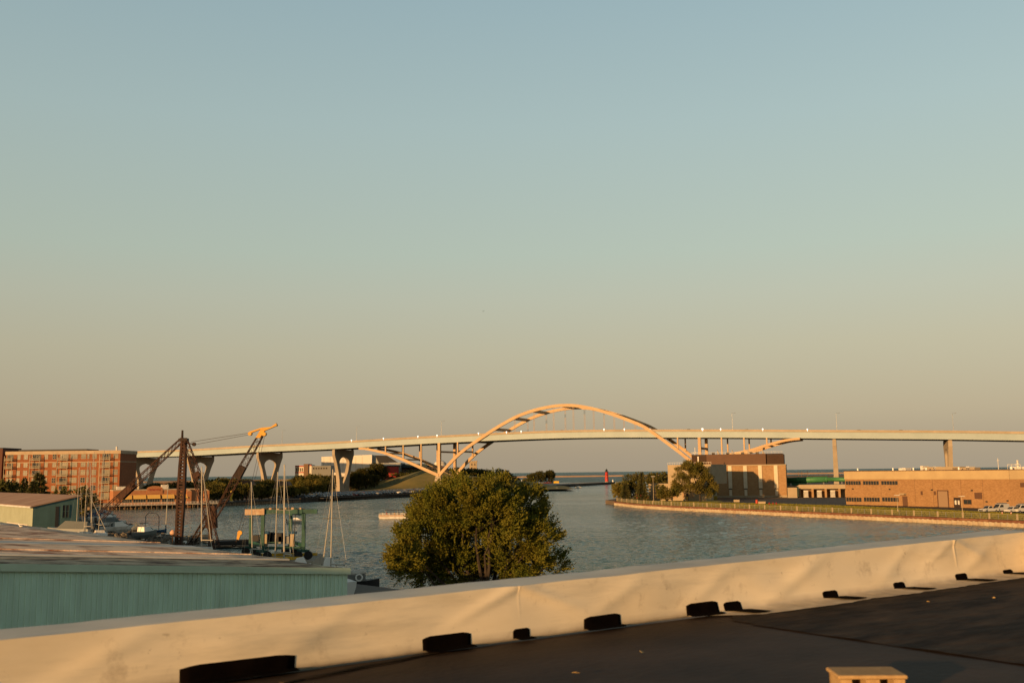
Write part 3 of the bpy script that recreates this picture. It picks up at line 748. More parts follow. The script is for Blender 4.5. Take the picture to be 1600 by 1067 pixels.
# the short return of the parapet at the right end
mb = MB(); mb.add([(L_P - .02, .1, .0), (L_P - .02, -5, 0), (L_P - .04, -5, PHf(L_P)), (L_P - .04, .1, PHf(L_P)), (L_P + .32, .1, PHf(L_P) + .015), (L_P + .32, -5, PHf(L_P) + .015), (L_P + .32, .1, -.5), (L_P + .32, -5, -.5)],
                  [(0, 1, 2, 3), (3, 2, 5, 4), (4, 5, 7, 6)]); mb.build('parapet_return', M['flashing'], roof)
# black membrane with a wrinkled surface; the right part is an older, rougher sheet
def roofsheet(name, m, inside, z, amp, yr=(-14, 0.0), xr=None, st=0.12):
    mb = MB(); xr = xr or (0, L_P); nx = int((xr[1] - xr[0]) / st); ny = int((yr[1] - yr[0]) / st); idx = {}
    for i in range(nx + 1):
        for j in range(ny + 1):
            x = xr[0] + (xr[1] - xr[0]) * i / nx; y = yr[0] + (yr[1] - yr[0]) * j / ny
            h = amp * (noise.noise(Vector((x * .9, y * 2.0, z * 50))) + .5 * noise.noise(Vector((x * 3, y * 5, 2)))) 
            if inside(x, y): idx[i, j] = len(mb.v); mb.v.append((x, y, z + h))
    for i in range(nx):
        for j in range(ny):
            q = [(i, j), (i + 1, j), (i + 1, j + 1), (i, j + 1)]
            if all(a in idx for a in q): mb.face(*[idx[a] for a in q])
    return mb.build(name, m, roof, smooth=True)
roofsheet('roof_membrane', M['membrane'], lambda x, y: True, -0.012, .004)
ra = Vector(RF.pt(1118, 0)[:1] + (0,)).x if False else 0
sa = on(1120, 958, RZ); sb = on(1345, 1040, RZ)
def loc2(p): q = Vector((p.x, p.y)) - RF.P; return Vector((q.dot(RF.d), q.dot(RF.n)))
qa = loc2(sa); qb = loc2(sb); qd = (qb - qa).normalized()
def inside_old(x, y):
    v = Vector((x, y)) - qa; side = qd.x * v.y - qd.y * v.x
    return side > 0.02 + .10 * noise.noise(Vector((x * 2.5, y * 2.5, 0)))
roofsheet('roof_membrane', M['membrane_old'], lambda x, y: inside_old(x, y) and y < -.02, 0.000, .011, xr=(qa.x - .3, L_P), st=0.06)
# lap seams of the membrane
mb = MB()
for p, q in (((440, 1067), (850, 985)),):
    a = loc2(on(*p, RZ)); b = loc2(on(*q, RZ)); pts = [a.lerp(b, i / 30) for i in range(31)]
    for k in range(30): mb.bar((pts[k].x, pts[k].y + .01 * math.sin(k), .004), (pts[k + 1].x, pts[k + 1].y + .01 * math.sin(k + 1), .004), .05, .008)
for s_ in ('a',): mb.build('membrane_seam', M['membrane_old'], roof)
# black rubber patches that lap up the foot of the parapet
def patch(px0, px1, up, out, skew=0.0):
    x0 = px2l(px0); x1 = px2l(px1); mb = MB(); prof = []
    for k in range(7): prof.append((-.012 - .0 - disp((x0 + x1) / 2, up, False) * .0, up * (1 - k / 6)))
    n_ = 12; vs = []; fs = []; rows_ = []
    for i in range(n_ + 1):
        x = x0 + (x1 - x0) * i / n_; edge = min(i, n_ - i) / n_; rr = .02 * (1 - min(1, edge * 8)) 
        row = []
        for k in range(8):
            s = (up - rr) / PHf(x) * (1 - k / 7); row.append((x, -disp(x, s, False) - cant(x) * (1 - s) ** 3 + 0.03 * s - .0025, 0.02 + (PHf(x) - .02) * s))
        for k in range(1, 5): row.append((x + skew * k / 4 * out, -(cant(x) + .008) - (out - rr) * k / 4, 0.026 - .012 * k / 4 + .004))
        rows_.append(row)
    kk = len(rows_[0]); mb.v = [p for r_ in rows_ for p in r_]
    for i in range(n_):
        for j in range(kk - 1): mb.face(i * kk + j, (i + 1) * kk + j, (i + 1) * kk + j + 1, i * kk + j + 1)
    o = mb.build('rubber_patch', M['black_patch'], roof, smooth=True); so_ = o.modifiers.new('s', 'SOLIDIFY'); so_.thickness = .002; so_.offset = 0
M['black_patch'] = mat('black_patch', (0.002, 0.001, 0.001), 0.95, (0.005, 0.003, 0.002), 6, spec=.03, bump=.002, bscale=30)
for a_, b_, up, out, sk in ((285, 462, .12, .12, 0), (660, 735, .115, .12, 0), (800, 826, .085, .10, .2), (910, 968, .115, .10, 0), (1070, 1118, .12, .10, 0), (1126, 1152, .09, .28, .5),
                            (1279, 1302, .075, .28, .6), (1390, 1408, .07, .30, .7), (1488, 1506, .08, .30, .7), (1563, 1578, .05, .32, .8)): patch(a_, b_, up, out, sk)
mb = MB(); mb.box(0, L_P + .3, -30, .60, -11.0, -.35); mb.build('wall', mat('tanbrick', (0.25, 0.17, 0.11), 0.9), roof)
mb = MB(); mb.box(0, L_P + .3, -30, -13.9, -.2, -.02); mb.build('roof_slab', M['membrane'], roof)
# concrete block standing on the roof
bc = on(1358, 1062, RZ + .14); rb = math.atan2(u.y, u.x) - R(38)
M['tanblock'] = mat('tanblock', (0.50, 0.33, 0.15), 0.9, (0.40, 0.25, 0.11), 14, bump=0.004, bscale=60, detail=6)
blk = thing('concrete_block', 'tan block with two square holes standing on the dark roof', 'block', (bc.x + .04, bc.y + .17, RZ), rb)
w2, d2, h2 = .225, .15, .165
mb = MB(); mb.box(-w2, w2, -d2, d2, h2 - .027, h2); mb.build('top_face', M['tanblock'], blk, bevel=.012)
mb = MB(); wi = .207; di = .135
for a_, b_ in ((-wi, -.135), (-.045, .045), (.135, wi)): mb.box(a_, b_, -di, di, 0.0, h2 - .029)
mb.hexa([(-wi, di - .03, .0), (wi, di - .03, 0), (wi, di, 0), (-wi, di, 0)], [(-wi, di - .03, h2 - .032), (wi, di - .03, h2 - .032), (wi, di - .001, h2 - .032), (-wi, di - .001, h2 - .032)])
mb.build('web', M['tanblock'], blk)
# small dry leaves blown onto the roof
lf = [(1003, 1020, 'curled dry leaf on the dark roof, larger one left of the block', 0.04), (900, 1053, 'small dry leaf near the bottom edge of the roof', 0.03), (1450, 941, 'tiny pale leaf on the roof near the right parapet', .018), (1553, 935, 'tiny pale leaf at the far right of the roof', .018)]
for px, py, lb, s_ in lf:
    p = on(px, py, RZ + .01); mb = MB(); mb.v = [(-s_, 0, .004), (0, -s_ * .5, .0), (s_, 0, .006), (0, s_ * .5, .014)]; mb.face(0, 1, 2, 3)
    o = mb.build('dry_leaf', mat('dryleaf', (0.5, 0.33, 0.12), 0.8)); o.location = (p.x, p.y, RZ + .018); o.rotation_euler = (0, 0, rnd.random() * 6)
    m_ = o.modifiers.new('s', 'SOLIDIFY'); m_.thickness = .002; tag(o, lb, 'leaf')

# ------------------------------------------------------------------ sheds of the boat yard
UE = Vector((-.63, .777)).normalized(); UG = Vector((.777, .63)).normalized()
M['rustroof'] = mat('rustroof', (0.95, 0.68, 0.47), 0.85, (0.30, 0.12, 0.06), 0.38, pos=False, stretch=(1, .7, 1), detail=12, lo=0.46, hi=0.62, bump=.07, bscale=6)
M['rustroof2'] = mat('rustroof2', (0.62, 0.48, 0.32), 0.9, (0.11, 0.06, 0.035), 0.55, stretch=(.8, 1, 1), detail=12, lo=0.42, hi=0.60, bump=.06, bscale=6)
M['greenmetal'] = mat('greenmetal', (0.54, 0.74, 0.62), 0.6, (0.40, 0.54, 0.44), 1.3, stretch=(1, 1, .15), detail=8, lo=.35, hi=.75)
M['greentrim'] = mat('greentrim', (0.44, 0.55, 0.43), 0.6, (0.37, 0.47, 0.36), 0.6)
M['galv'] = mat('galv', (0.66, 0.68, 0.68), 0.6, (0.52, 0.52, 0.50), 0.5)
C1 = at(538, 888, 71.0); z_e = C1.z
SF = Frame(C1.to_2d() - UG * 44, C1.to_2d(), 1.5)        # local x along the gable wall, y back along the shed
shed = SF.thing('boat_shed', 'long low green metal shed with a rusty brown roof beyond the parapet', 'shed')
SL = 44.0; DP = 118.0; he = z_e - 1.5; sp_ = 0.079
def rz_(x): return he + (SL - x) * sp_
mb = MB()                                                # ribbed gable wall as one folded sheet
xs = []; x = 0
prof = []
while x < SL - .01:
    for f_, y_ in ((0, 0), (.205, 0), (.225, -.085), (.285, -.085)): prof.append((x + f_, y_))
    x += .305
prof.append((SL, 0)); k = len(prof)
mb.add([(p[0], p[1], 0) for p in prof] + [(p[0], p[1], rz_(p[0]) - .28) for p in prof], [(i, i + 1, k + i + 1, k + i) for i in range(k - 1)])
mb.build('wall', M['greenmetal'], shed)
mb = MB(); prof = []; y = 0
while y < DP: 
    for f_, y_ in ((0, 0), (.215, 0), (.235, .045), (.285, .045)): prof.append((y + f_, y_))
    y += .305
k = len(prof)
mb.add([(SL + p[1], p[0], 0) for p in prof] + [(SL + p[1], p[0], he - .2) for p in prof], [(i, i + 1, k + i + 1, k + i) for i in range(k - 1)]); mb.build('wall', M['greenmetal'], shed)
def roofpart(y0, y1, m, name='roof', up=0.0, th=.12, x1=SL + .25):
    mb = MB(); nseg = max(2, int((y1 - y0) / 1.6)); nxs = 14
    for s_ in (0,):
        vs = []; fs = []
        for i in range(nxs + 1):
            for j in range(nseg + 1):
                x = x1 * i / nxs; y = y0 + (y1 - y0) * j / nseg; vs.append((x, y, rz_(x) + up + .05 * noise.noise(Vector((x * .3, y * .4, up)))))
        for i in range(nxs):
            for j in range(nseg): a = i * (nseg + 1) + j; fs.append((a, a + 1, a + nseg + 2, a + nseg + 1))
        mb.add(vs, fs)
    o = mb.build(name, m, shed, smooth=True); q = o.modifiers.new('s', 'SOLIDIFY'); q.thickness = th; q.offset = -1; return o
roofpart(-.25, 9.0, M['rustroof2']); roofpart(9.35, 26.5, M['rustroof'], up=.1); roofpart(28.0, DP, M['rustroof'], up=.05)
mb = MB(); mb.hexa([(0, 9.0, rz_(0)), (SL + .3, 9.0, rz_(SL)), (SL + .3, 9.4, rz_(SL)), (0, 9.4, rz_(0))], [(0, 9.0, rz_(0) + .12), (SL + .3, 9.0, rz_(SL) + .12), (SL + .3, 9.4, rz_(SL) + .14), (0, 9.4, rz_(0) + .14)])
mb.build('roof_flashing', M['galv'], shed)
mb = MB(); mb.hexa([(0, 26.5, rz_(0)), (SL + .3, 26.5, rz_(SL)), (SL + .3, 27.6, rz_(SL)), (0, 27.6, rz_(0))], [(0, 26.5, rz_(0) + .12), (SL + .3, 26.5, rz_(SL) + .12), (SL + .3, 28.8, rz_(SL) + .18), (0, 28.8, rz_(0) + .18)])
mb.build('roof_flashing', M['galv'], shed)
for k in range(6):                                       # rake trim in overlapping lengths
    xa = SL * k / 6; xb = SL * (k + 1) / 6 + (.06 if k < 5 else .32); mb = MB(); d_ = .01 * (k % 2)
    mb.hexa([(xa, -.34 - d_, rz_(xa) - .36), (xb, -.34 - d_, rz_(xb) - .36), (xb, -.25, rz_(xb) - .36), (xa, -.25, rz_(xa) - .36)], [(xa, -.34 - d_, rz_(xa) + .06), (xb, -.34 - d_, rz_(xb) + .06), (xb, -.25, rz_(xb) + .06), (xa, -.25, rz_(xa) + .06)])
    mb.build('rake_trim', M['greentrim'], shed)
mb = MB(); mb.box(SL + .12, SL + .32, -.3, DP, he - .28, he - .04); mb.build('gutter', M['greentrim'], shed)
mb = MB()
for y in (15.2, 36): mb.hexa([(1, y, rz_(1) + .1), (SL, y, rz_(SL) + .1), (SL, y + .06, rz_(SL) + .1), (1, y + .06, rz_(1) + .1)], [(1, y, rz_(1) + .19), (SL, y, rz_(SL) + .19), (SL, y + .06, rz_(SL) + .19), (1, y + .06, rz_(1) + .19)])
mb.build('roof_seam', M['rustroof'], shed)
# unseen block added behind and left of the camera to shade the shed wall
cc = Vector((-27, 66)) - Vector((.62, .785)).normalized() * 62
CFm = Frame(cc - UG * 36, cc + UG * 4, 1.5)
cs = CFm.thing('shade_caster', 'unseen brick block added outside the frame to cast shade on the green shed wall', 'building')
mb = MB(); mb.box(0, 40, -18, 0, 0, 14.2); mb.build('wall', mat('casterbrick', (0.28, 0.14, 0.09), 0.9), cs)
mb = MB(); mb.box(-.3, 40.3, -18.3, .3, 14.2, 14.9); mb.build('cornice', M['concrete'], cs)
for i in range(9):
    for j in range(3): window(cs, 2 + i * 4.2, 4.4 + i * 4.2, 2 + j * 4, 4.4 + j * 4, M['white'], M['glass'], y=0.12)

# second shed, further back at the left edge
M['tealmetal_shaded'] = mat('tealmetal_shaded', (0.085, 0.165, 0.165), 0.7, (0.06, 0.12, 0.12), 0.5, stretch=(1, 1, .3))  # side wall in shade: its darkness is put into the teal colour
M['palemetal_lit'] = mat('palemetal_lit', (0.40, 0.44, 0.34), 0.6, (0.34, 0.37, 0.28), 0.4)  # paler tone of the cladding for the sunlit end wall
M['pinkroof'] = mat('pinkroof', (0.46, 0.31, 0.22), 0.85, (0.30, 0.17, 0.11), 0.25, stretch=(0.5, 2.2, 1), detail=10, lo=.35, hi=.7)
C2 = at(52, 791, 205.0); hd2 = C2.z - 1.5
k_ = pxy(126, 1.0).x; p0 = C2.to_2d(); t_ = (k_ * p0.y - p0.x) / (UG.x - k_ * UG.y); Q2 = p0 + UG * t_
S2 = Frame(p0, Q2, 1.5); sh2 = S2.thing('boat_shed', 'pinkish roofed shed behind the long one, teal side coloured as shaded, end wall as lit', 'shed')
zh = at(126, 775, Q2.y).z - 1.5; W2 = S2.L; D2 = 75.0
mb = MB(); mb.hexa([(.02, 0, 0), (W2, 0, 0), (W2, D2, 0), (.02, D2, 0)], [(.02, 0, hd2 - .1), (W2, 0, zh - .1), (W2, D2, zh - .1), (.02, D2, hd2 - .1)]); mb.build('wall', M['tealmetal_shaded'], sh2)
mb = MB(); prof = []; y = 0
while y < D2: prof += [(y, 0), (y + .5, 0), (y + .55, -.08), (y + .75, -.08)]; y += .8
k = len(prof); mb.add([(p[1] - .03, p[0], 0) for p in prof] + [(p[1] - .03, p[0], hd2 - .15) for p in prof], [(i, i + 1, k + i + 1, k + i) for i in range(k - 1)]); mb.build('end_wall', M['palemetal_lit'], sh2)
mb = MB(); mb.hexa([(-.5, -.3, hd2 - .15), (W2 + .2, -.3, zh), (W2 + .2, D2, zh), (-.5, D2, hd2 - .15)], [(-.5, -.3, hd2 + .1), (W2 + .2, -.3, zh + .25), (W2 + .2, D2, zh + .25), (-.5, D2, hd2 + .1)]); mb.build('roof', M['pinkroof'], sh2)
mb = MB(); mb.box(-.72, -.5, -.3, D2, hd2 - .3, hd2 + .02); mb.build('gutter', M['galv'], sh2)
mb = MB(); mb.box(-.22, -.12, 3.0, 3.0 + 18, 0, 3.1); mb.build('roller_door', mat('doorwhite', (0.62, 0.57, 0.48), 0.7), sh2)
a0, a1, b0, b1_ = S2.rect(87, 791, 91, 825); mb = MB(); mb.box(a0, a1, -.05, .02, 0, b1_); mb.build('door', M['dark'], sh2)
a0, a1, b0, b1_ = S2.rect(98, 789, 107, 808); window(sh2, a0, a1, b0, b1_, M['tealmetal_shaded'], M['dark'], mull=1)
# ------------------------------------------------------------------ apartment building
brk = brick_mat('redbrick', (0.38, 0.145, 0.058), (0.30, 0.11, 0.045), (0.5, 0.4, 0.3))
M['limestone'] = mat('limestone', (0.50, 0.38, 0.25), 0.8, (0.42, 0.31, 0.2), 0.3)
M['balcony'] = mat('balcony', (0.36, 0.30, 0.20), 0.7)
M['winframe'] = mat('winframe', (0.44, 0.37, 0.26), 0.6)
p1 = pxy(187, 484); AF = Frame((p1.x - 0, p1.y), (p1.x + 10, p1.y), 1.8)
pL = pxy(8, 484); AF = Frame((pL.x, 484), (p1.x, 484), 1.8)
ap = AF.thing('apartment_building', 'six storey red brick apartment block with balconies by the inner harbour', 'building')
AL = AF.L; ax = lambda px: AF.pt(px, 720)[0]; az = lambda py: AF.pt(100, py)[1]; HT = az(704.3)
dpt = 21.0
mb = MB(); mb.box(0, AL, 0, dpt, 0, HT - 1.6); mb.build('wall', brk, ap)
mb = MB(); mb.box(-.25, AL + .25, -.3, dpt + .25, HT - 1.6, HT); mb.build('cornice', M['limestone'], ap)
mb = MB(); mb.box(-.12, AL + .12, -.14, dpt + .12, az(722) - .15, az(722) + .2); mb.build('string_course', M['limestone'], ap)
mb = MB(); mb.box(4, AL - 18, 4, dpt - 3, HT, HT + .9); mb.build('roof_screen', M['dark'], ap)
mb = MB(); mb.tube((AL - 5, 8, HT), (AL - 5, 8, HT + 2), .5); mb.build('roof_vent', M['whitedirty'], ap)
Z_ROWS = [az(640 + yy / 4.446) for yy in (325, 380, 437, 490, 545, 598)]
FH = Z_ROWS[0] - Z_ROWS[1]
bays = [(5, 22, 1), (27, 32, 0), (37, 43.5, 0), (49, 65, 1), (69, 75, 0), (82, 88, 0), (92, 108, 1), (110, 121, 0), (126.5, 134, 0), (136, 139.5, 0), (144, 151, 0), (158, 174, 1), (177, 184.5, 0)]
for fi, zc in enumerate(Z_ROWS):
    for a_, b_, kind in bays:
        xa, xb = ax(max(a_, 9.5)), ax(b_)
        if kind == 0: window(ap, xa + .1, xb - .1, zc - 1.15, zc + 1.15, M['winframe'], M['glassbright'] if rnd.random() < .75 else M['glass'], mull=1 if b_ - a_ > 4 else 0)
        else: window(ap, xa + .6, xb - .5, zc - 1.5, zc + 1.15, M['winframe'], M['glass'] if rnd.random() < .5 else M['glassbright'], mull=3, trans=0, name='balcony_door')
for a_, b_, kind in bays:
    if kind:
        xa, xb = ax(max(a_, 9.5)), ax(b_)
        for fi, zc in enumerate(Z_ROWS):
            mb = MB(); z0 = zc - 1.62; mb.box(xa, xb, -2.0, 0, z0 - .18, z0)
            mb.box(xa, xb, -2.0, -1.94, z0 + 1.0, z0 + 1.08); mb.box(xa, xb, -2.0, -1.95, z0 + .12, z0 + .2)
            n_ = 22
            for k in range(n_ + 1): xx = xa + (xb - xa) * k / n_; mb.box(xx - .035, xx + .035, -1.99, -1.95, z0, z0 + 1.0)
            mb.box(xa, xa + .05, -1.95, 0, z0 + 1.0, z0 + 1.06); mb.box(xb - .05, xb, -1.95, 0, z0 + 1.0, z0 + 1.06)
            mb.build('balcony', M['balcony'], ap)
        mb = MB()
        for xx in (xa + .1, xb - .1): mb.box(xx - .1, xx + .1, -1.98, -1.8, 0, Z_ROWS[0] + .5)
        mb.build('balcony_post', M['balcony'], ap)
for px in (47, 90, 155.5):
    mb = MB(); mb.box(ax(px) - .12, ax(px) + .12, -.2, 0, 0, HT - 2); mb.build('downpipe', M['limestone'], ap)
for zc in Z_ROWS:
    for y_ in (2.5, 6.0, 9.2, 12.5, 16.0, 18.8): window(ap, y_, y_ + 1.5, zc - 1.1, zc + 1.1, M['winframe'], M['glass'], y=-AL, mull=0, side=1)
# neighbouring block cut by the left edge of the frame
pN = pxy(-60, 485); pM = pxy(2.4, 485); NF = Frame((pN.x, 485), (pM.x, 485), 1.8); nb = NF.thing('brick_building', 'dark brick building cut off by the left edge of the photo', 'building')
nh = NF.pt(0, 701)[1]
mb = MB(); mb.box(0, NF.L, 0, 18, 0, nh); mb.build('wall', mat('darkbrick', (0.13, 0.055, 0.035), 0.9), nb)
mb = MB(); mb.box(-.2, NF.L + .2, -.2, 18.2, nh, nh + .5); mb.build('cornice', M['dark'], nb)
for k in range(6): window(nb, NF.L - 4, NF.L - 2.4, nh - 3.4 - k * 3.8, nh - 1.3 - k * 3.8, M['winframe'], M['glass'], mull=0)
# ------------------------------------------------------------------ waterside restaurant
RL = pxy(178, 443); RR = pxy(333, 462); REF = Frame(RL, RR, 1.8)
rs = REF.thing('restaurant', 'low brick waterside restaurant with gold awnings and a raised curved parapet', 'building')
rx = lambda px, py=775: REF.pt(px, py)[0]; rzz = lambda py, px=250: REF.pt(px, py)[1]; RLn = REF.L
obr = brick_mat('orangebrick', (0.56, 0.26, 0.12), (0.46, 0.20, 0.09), (.6, .5, .4))
hR = rzz(765.5)
mb = MB(); mb.box(0, RLn - 6, 0, 16, 0, hR); mb.build('wall', obr, rs)
mb = MB(); mb.box(-.1, RLn - 6, -.12, 16, hR, hR + .45); mb.build('coping', M['limestone'], rs)
xa, xb = rx(229), rx(254); zc_ = rzz(761.2); xm = (xa + xb) / 2
arc = [(xa, hR - 1.5), (xb, hR - 1.5), (xb, zc_ - .6)] + [(xm + (xb - xa) / 2 * math.cos(t), zc_ - .6 + 1.3 * math.sin(t)) for t in [math.pi * k / 10 * .8 + .1 * math.pi for k in range(11)]] + [(xa, zc_ - .6)]
mb = MB(); mb.prism(arc, -.25, .3); mb.build('raised_parapet', obr, rs)
mb = MB()
for k in range(9):                                       # red capital strokes of the weathered roof sign, too small to read
    x = xa + 1.0 + k * (xb - xa - 2) / 8; mb.box(x - .22, x - .10, -.33, -.255, zc_ - 1.5, zc_ - .55); 
    if k % 2: mb.box(x - .10, x + .18, -.33, -.255, zc_ - 1.06, zc_ - .94)
    else: mb.box(x - .10, x + .18, -.33, -.255, zc_ - .67, zc_ - .55)
mb.build('sign_lettering', M['red'], rs)
M['awning'] = mat('awning', (0.85, 0.52, 0.14), 0.8, (0.78, 0.46, 0.11), 0.6)
for a_, b_ in ((191, 206), (208, 228), (230, 250), (253, 272), (275, 282), (284, 293)):
    x0, x1 = rx(a_), rx(b_); zt = rzz(772.5); zb = rzz(777.3); mb = MB()
    mb.hexa([(x0, -.02, zt - .1), (x1, -.02, zt - .1), (x1, -1.6, zb - .1), (x0, -1.6, zb - .1)], [(x0, -.02, zt), (x1, -.02, zt), (x1, -1.6, zb), (x0, -1.6, zb)])
    mb.box(x0, x1, -1.66, -1.6, zb - .35, zb + .02); mb.build('awning', M['awning'], rs)
    window(rs, x0 + .1, x1 - .1, 1.0, zb + .1, M['winframe'], M['glass'], mull=4, trans=0)
for px, w_ in ((295, 2.0), (322, 2.4)):
    x = rx(px); mb = MB(); mb.box(x - w_ / 2, x + w_ / 2, -1.2, 1.5, -1.6, hR - .6); mb.build('corner_pier', obr, rs); mb = MB(); mb.prism([(x - w_ / 2, hR - .6), (x + w_ / 2, hR - .6), (x, hR + .2)], -1.2, 1.5); mb.build('pier_cap', M['limestone'], rs)
mb = MB(); mb.box(-4, RLn + 2, -4.5, -.01, -.35, -.02); mb.build('terrace_deck', M['concrete'], rs)
mb = MB()
for z in (.95, .5, .15): mb.box(-4, RLn + 2, -4.45, -4.38, z, z + .09)
k = 0
while k < RLn + 6: mb.box(-4 + k, -4 + k + .14, -4.47, -4.36, -.02, 1.05); k += 1.4
mb.build('terrace_railing', M['whitedirty'], rs)
mb = MB(); k = 0
while k < RLn + 6: MB().tube((-4 + k, -4.3, -2.2), (-4 + k, -4.3, -.3), .17, n=6).build('terrace_pile', M['woodpile'], rs); k += 2.2
mb = MB(); mb.box(2, 6, 6, 9, hR + .4, hR + 1.8); mb.build('roof_unit', M['whitedirty'], rs)
mb = MB(); mb.box(RLn * .5, RLn * .5 + 3, 8, 11, hR + .4, hR + 2.3); mb.build('roof_unit', M['whitedirty'], rs)
# ------------------------------------------------------------------ power building on the right bank
tb = brick_mat('tanbrickwall', (0.48, 0.30, 0.15), (0.40, 0.25, 0.12), (0.5, 0.4, 0.3))
M['palestone'] = mat('palestone', (0.42, 0.33, 0.21), 0.85, (0.36, 0.28, 0.18), 0.3)
M['brownmetal'] = mat('brownmetal', (0.13, 0.065, 0.035), 0.7, (0.11, 0.055, 0.03), 0.2)
M['darklouver'] = mat('darklouver', (0.035, 0.022, 0.016), 0.7)
Pa = pxy(1111, 455); Pb = pxy(1228, 446); PF = Frame(Pa, Pb, 1.6)
pp = PF.thing('power_building', 'large brown roofed brick plant building with pale pilasters on the right bank', 'building')
pz = lambda px, py: PF.pt(px, py)[1]; pX = lambda px: PF.pt(px, 750)[0]; PL = PF.L
hz1 = pz(1170, 727.0); hz2 = pz(1160, 709.5)
mb = MB(); mb.box(-12, PL, 0, 30, 0, hz1); mb.build('wall', tb, pp)
mb = MB(); mb.box(-12.1, PL + .1, -.14, 30.1, 0, .85); mb.build('plinth', M['palestone'], pp)
mb = MB(); mb.box(-12.1, PL + .12, -.3, 30.1, hz1 - .1, hz1 + .35); mb.build('cornice', M['palestone'], pp)
for px in (1117.5, 1141, 1164.8, 1188.2, 1212.8):
    x = pX(px); mb = MB(); mb.box(x - .8, x + .8, -.35, -.003, 4.0, hz1 - .1); mb.box(x - .6, x + .6, -.25, -.003, .85, 3.6); mb.build('pilaster', mat('pilaster', (.72, .62, .45), .8, (.62, .52, .37), .5), pp)
    mb = MB(); mb.box(x - .7, x + .7, -.45, -.003, 3.6, 4.05); mb.build('vent_box', M['darklouver'], pp)
PX0 = PF.pt(1080.5, 715, 0)[0]
mb = MB(); mb.box(pX(1105), pX(1198), .1, 29, hz1 + .36, hz2); mb.build('roof_storey', M['brownmetal'], pp)
for a_, b_ in ((1080.5, 1105), (1198, 1224.5)):
    x0, x1 = PF.pt(a_, 715)[0], PF.pt(b_, 715)[0]; mb = MB(); mb.box(x0, x1, .45, 28, hz1 + .36, hz2 - .1); mb.build('louver_bay', M['darklouver'], pp)
    n_ = 9
    for k in range(n_):
        mb = MB(); z = hz1 + .6 + k * (hz2 - hz1 - 1) / n_; mb.hexa([(x0, .10, z), (x1, .10, z), (x1, .44, z + .2), (x0, .44, z + .2)], [(x0, .10, z + .05), (x1, .10, z + .05), (x1, .44, z + .25), (x0, .44, z + .25)]); mb.build('louver', M['brownmetal'], pp)
mb = MB(); x = pX(1080.5); mb.box(x, pX(1224.5), .05, 28.5, hz2 + .0, hz2 + .12)
mb.build('roof', M['brownmetal'], pp)
for k, px in enumerate((1090, 1122, 1145, 1170, 1193)):     # triangular roof fins and dark units
    if k: 
        x = pX(px); mb = MB(); mb.prism([(x - .2, hz2 + .12), (x + 1.0, hz2 + .12), (x - .2, hz2 + 2.2)], 3, 5.5); mb.build('roof_fin', M['concrete'], pp)
for px in (1114.5, 1137.5, 1161, 1184): x = pX(px); mb = MB(); mb.box(x - .55, x + .75, 3, 5, hz2 + .12, hz2 + 1.0); mb.build('roof_unit', M['black'], pp)
mb = MB(); n_ = 26
for k in range(n_ + 1): x = pX(1081) + (pX(1224) - pX(1081)) * k / n_; mb.box(x - .03, x + .03, .3, .36, hz2 + .1, hz2 + 1.15)
for z in (1.15, .65): mb.box(pX(1081), pX(1224), .31, .35, hz2 + z - .03, hz2 + z + .03)
mb.build('roof_railing', M['steel'], pp)
mb = MB(); x = pX(1087); mb.tube((x, 2, hz2), (x, 2, hz2 + 3.4), .18); mb.tube((x - 1.5, 2, hz2 + 1.1), (x + 1.5, 2, hz2 + 1.1), .12); mb.build('antenna_frame', M['whitedirty'], pp)
mb = MB(); x = pX(1132.6); mb.box(x - .08, x + .08, -.25, -.01, hz1 - 2.6, hz1 + 1.6); mb.build('wall_conduit', M['dark'], pp)
mb = MB(); x = PF.pt(1091, 720)[0]; mb.box(x - .3, x + .3, -.1, .1, hz1 + 1.5, hz2 - .7); mb.build('vent_pipe', M['whitedirty'], pp)
# the two lower wings to the left, nearer the water
G1 = pxy(1013.5, 424); G2 = pxy(1103, 411); GF = Frame(G1, G2, 1.6)
gz = lambda px, py: GF.pt(px, py)[1]; gX = lambda px: GF.pt(px, 770)[0]
wg = GF.thing('low_block_building', 'pale block building in two steps left of the brown roofed plant', 'building')
h1 = gz(1020, 756.5); h2 = gz(1043, 725.5); 
mb = MB(); mb.box(0, gX(1103) - 0, 0, 9, 0, h1); mb.build('lower_wing', M['palestone'], wg)
mb = MB(); mb.box(-.1, GF.L + .1, -.1, 9.05, h1, h1 + .3); mb.build('coping', M['palestone'], wg)
x2 = GF.pt(1043.5, 740, 3.0)[0]; h2b = GF.pt(1060, 726.0, 3.0)[1]
mb = MB(); mb.box(x2, GF.L + 1.2, 3.0, 22, h1 + .31 * 0, h2b); mb.build('upper_wing', M['palestone'], wg)
mb = MB(); n_ = 18
for k in range(n_ + 1): x = x2 + (GF.L + 1.2 - x2) * k / n_; mb.box(x - .03, x + .03, 3.1, 3.16, h2b, h2b + .9)
mb.box(x2, GF.L + 1.2, 3.1, 3.16, h2b + .85, h2b + .92); mb.build('roof_railing', M['steel'], wg)
M['panelbrick'] = mat('warmblock', (0.42, 0.27, 0.15), 0.9, (0.35, 0.22, 0.12), .4)  # warmer, slightly deeper tone for the wall panels
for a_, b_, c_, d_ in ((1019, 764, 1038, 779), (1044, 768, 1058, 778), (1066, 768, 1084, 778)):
    xa_, xb_, z0_, z1_ = GF.rect(a_, c_ if False else b_, c_, d_); mb = MB(); mb.box(xa_, xb_, -.06, -.003, max(.2, z0_), z1_); mb.build('wall_panel', M['panelbrick'], wg)
for a_, b_, c_, d_ in ((1072, 771, 1076, 779), (1049, 774, 1051.5, 779.5)): xa_, xb_, z0_, z1_ = GF.rect(a_, b_, c_, d_); mb = MB(); mb.box(xa_, xb_, -.1, -.061, .05, z1_); mb.build('door', M['darklouver'], wg)
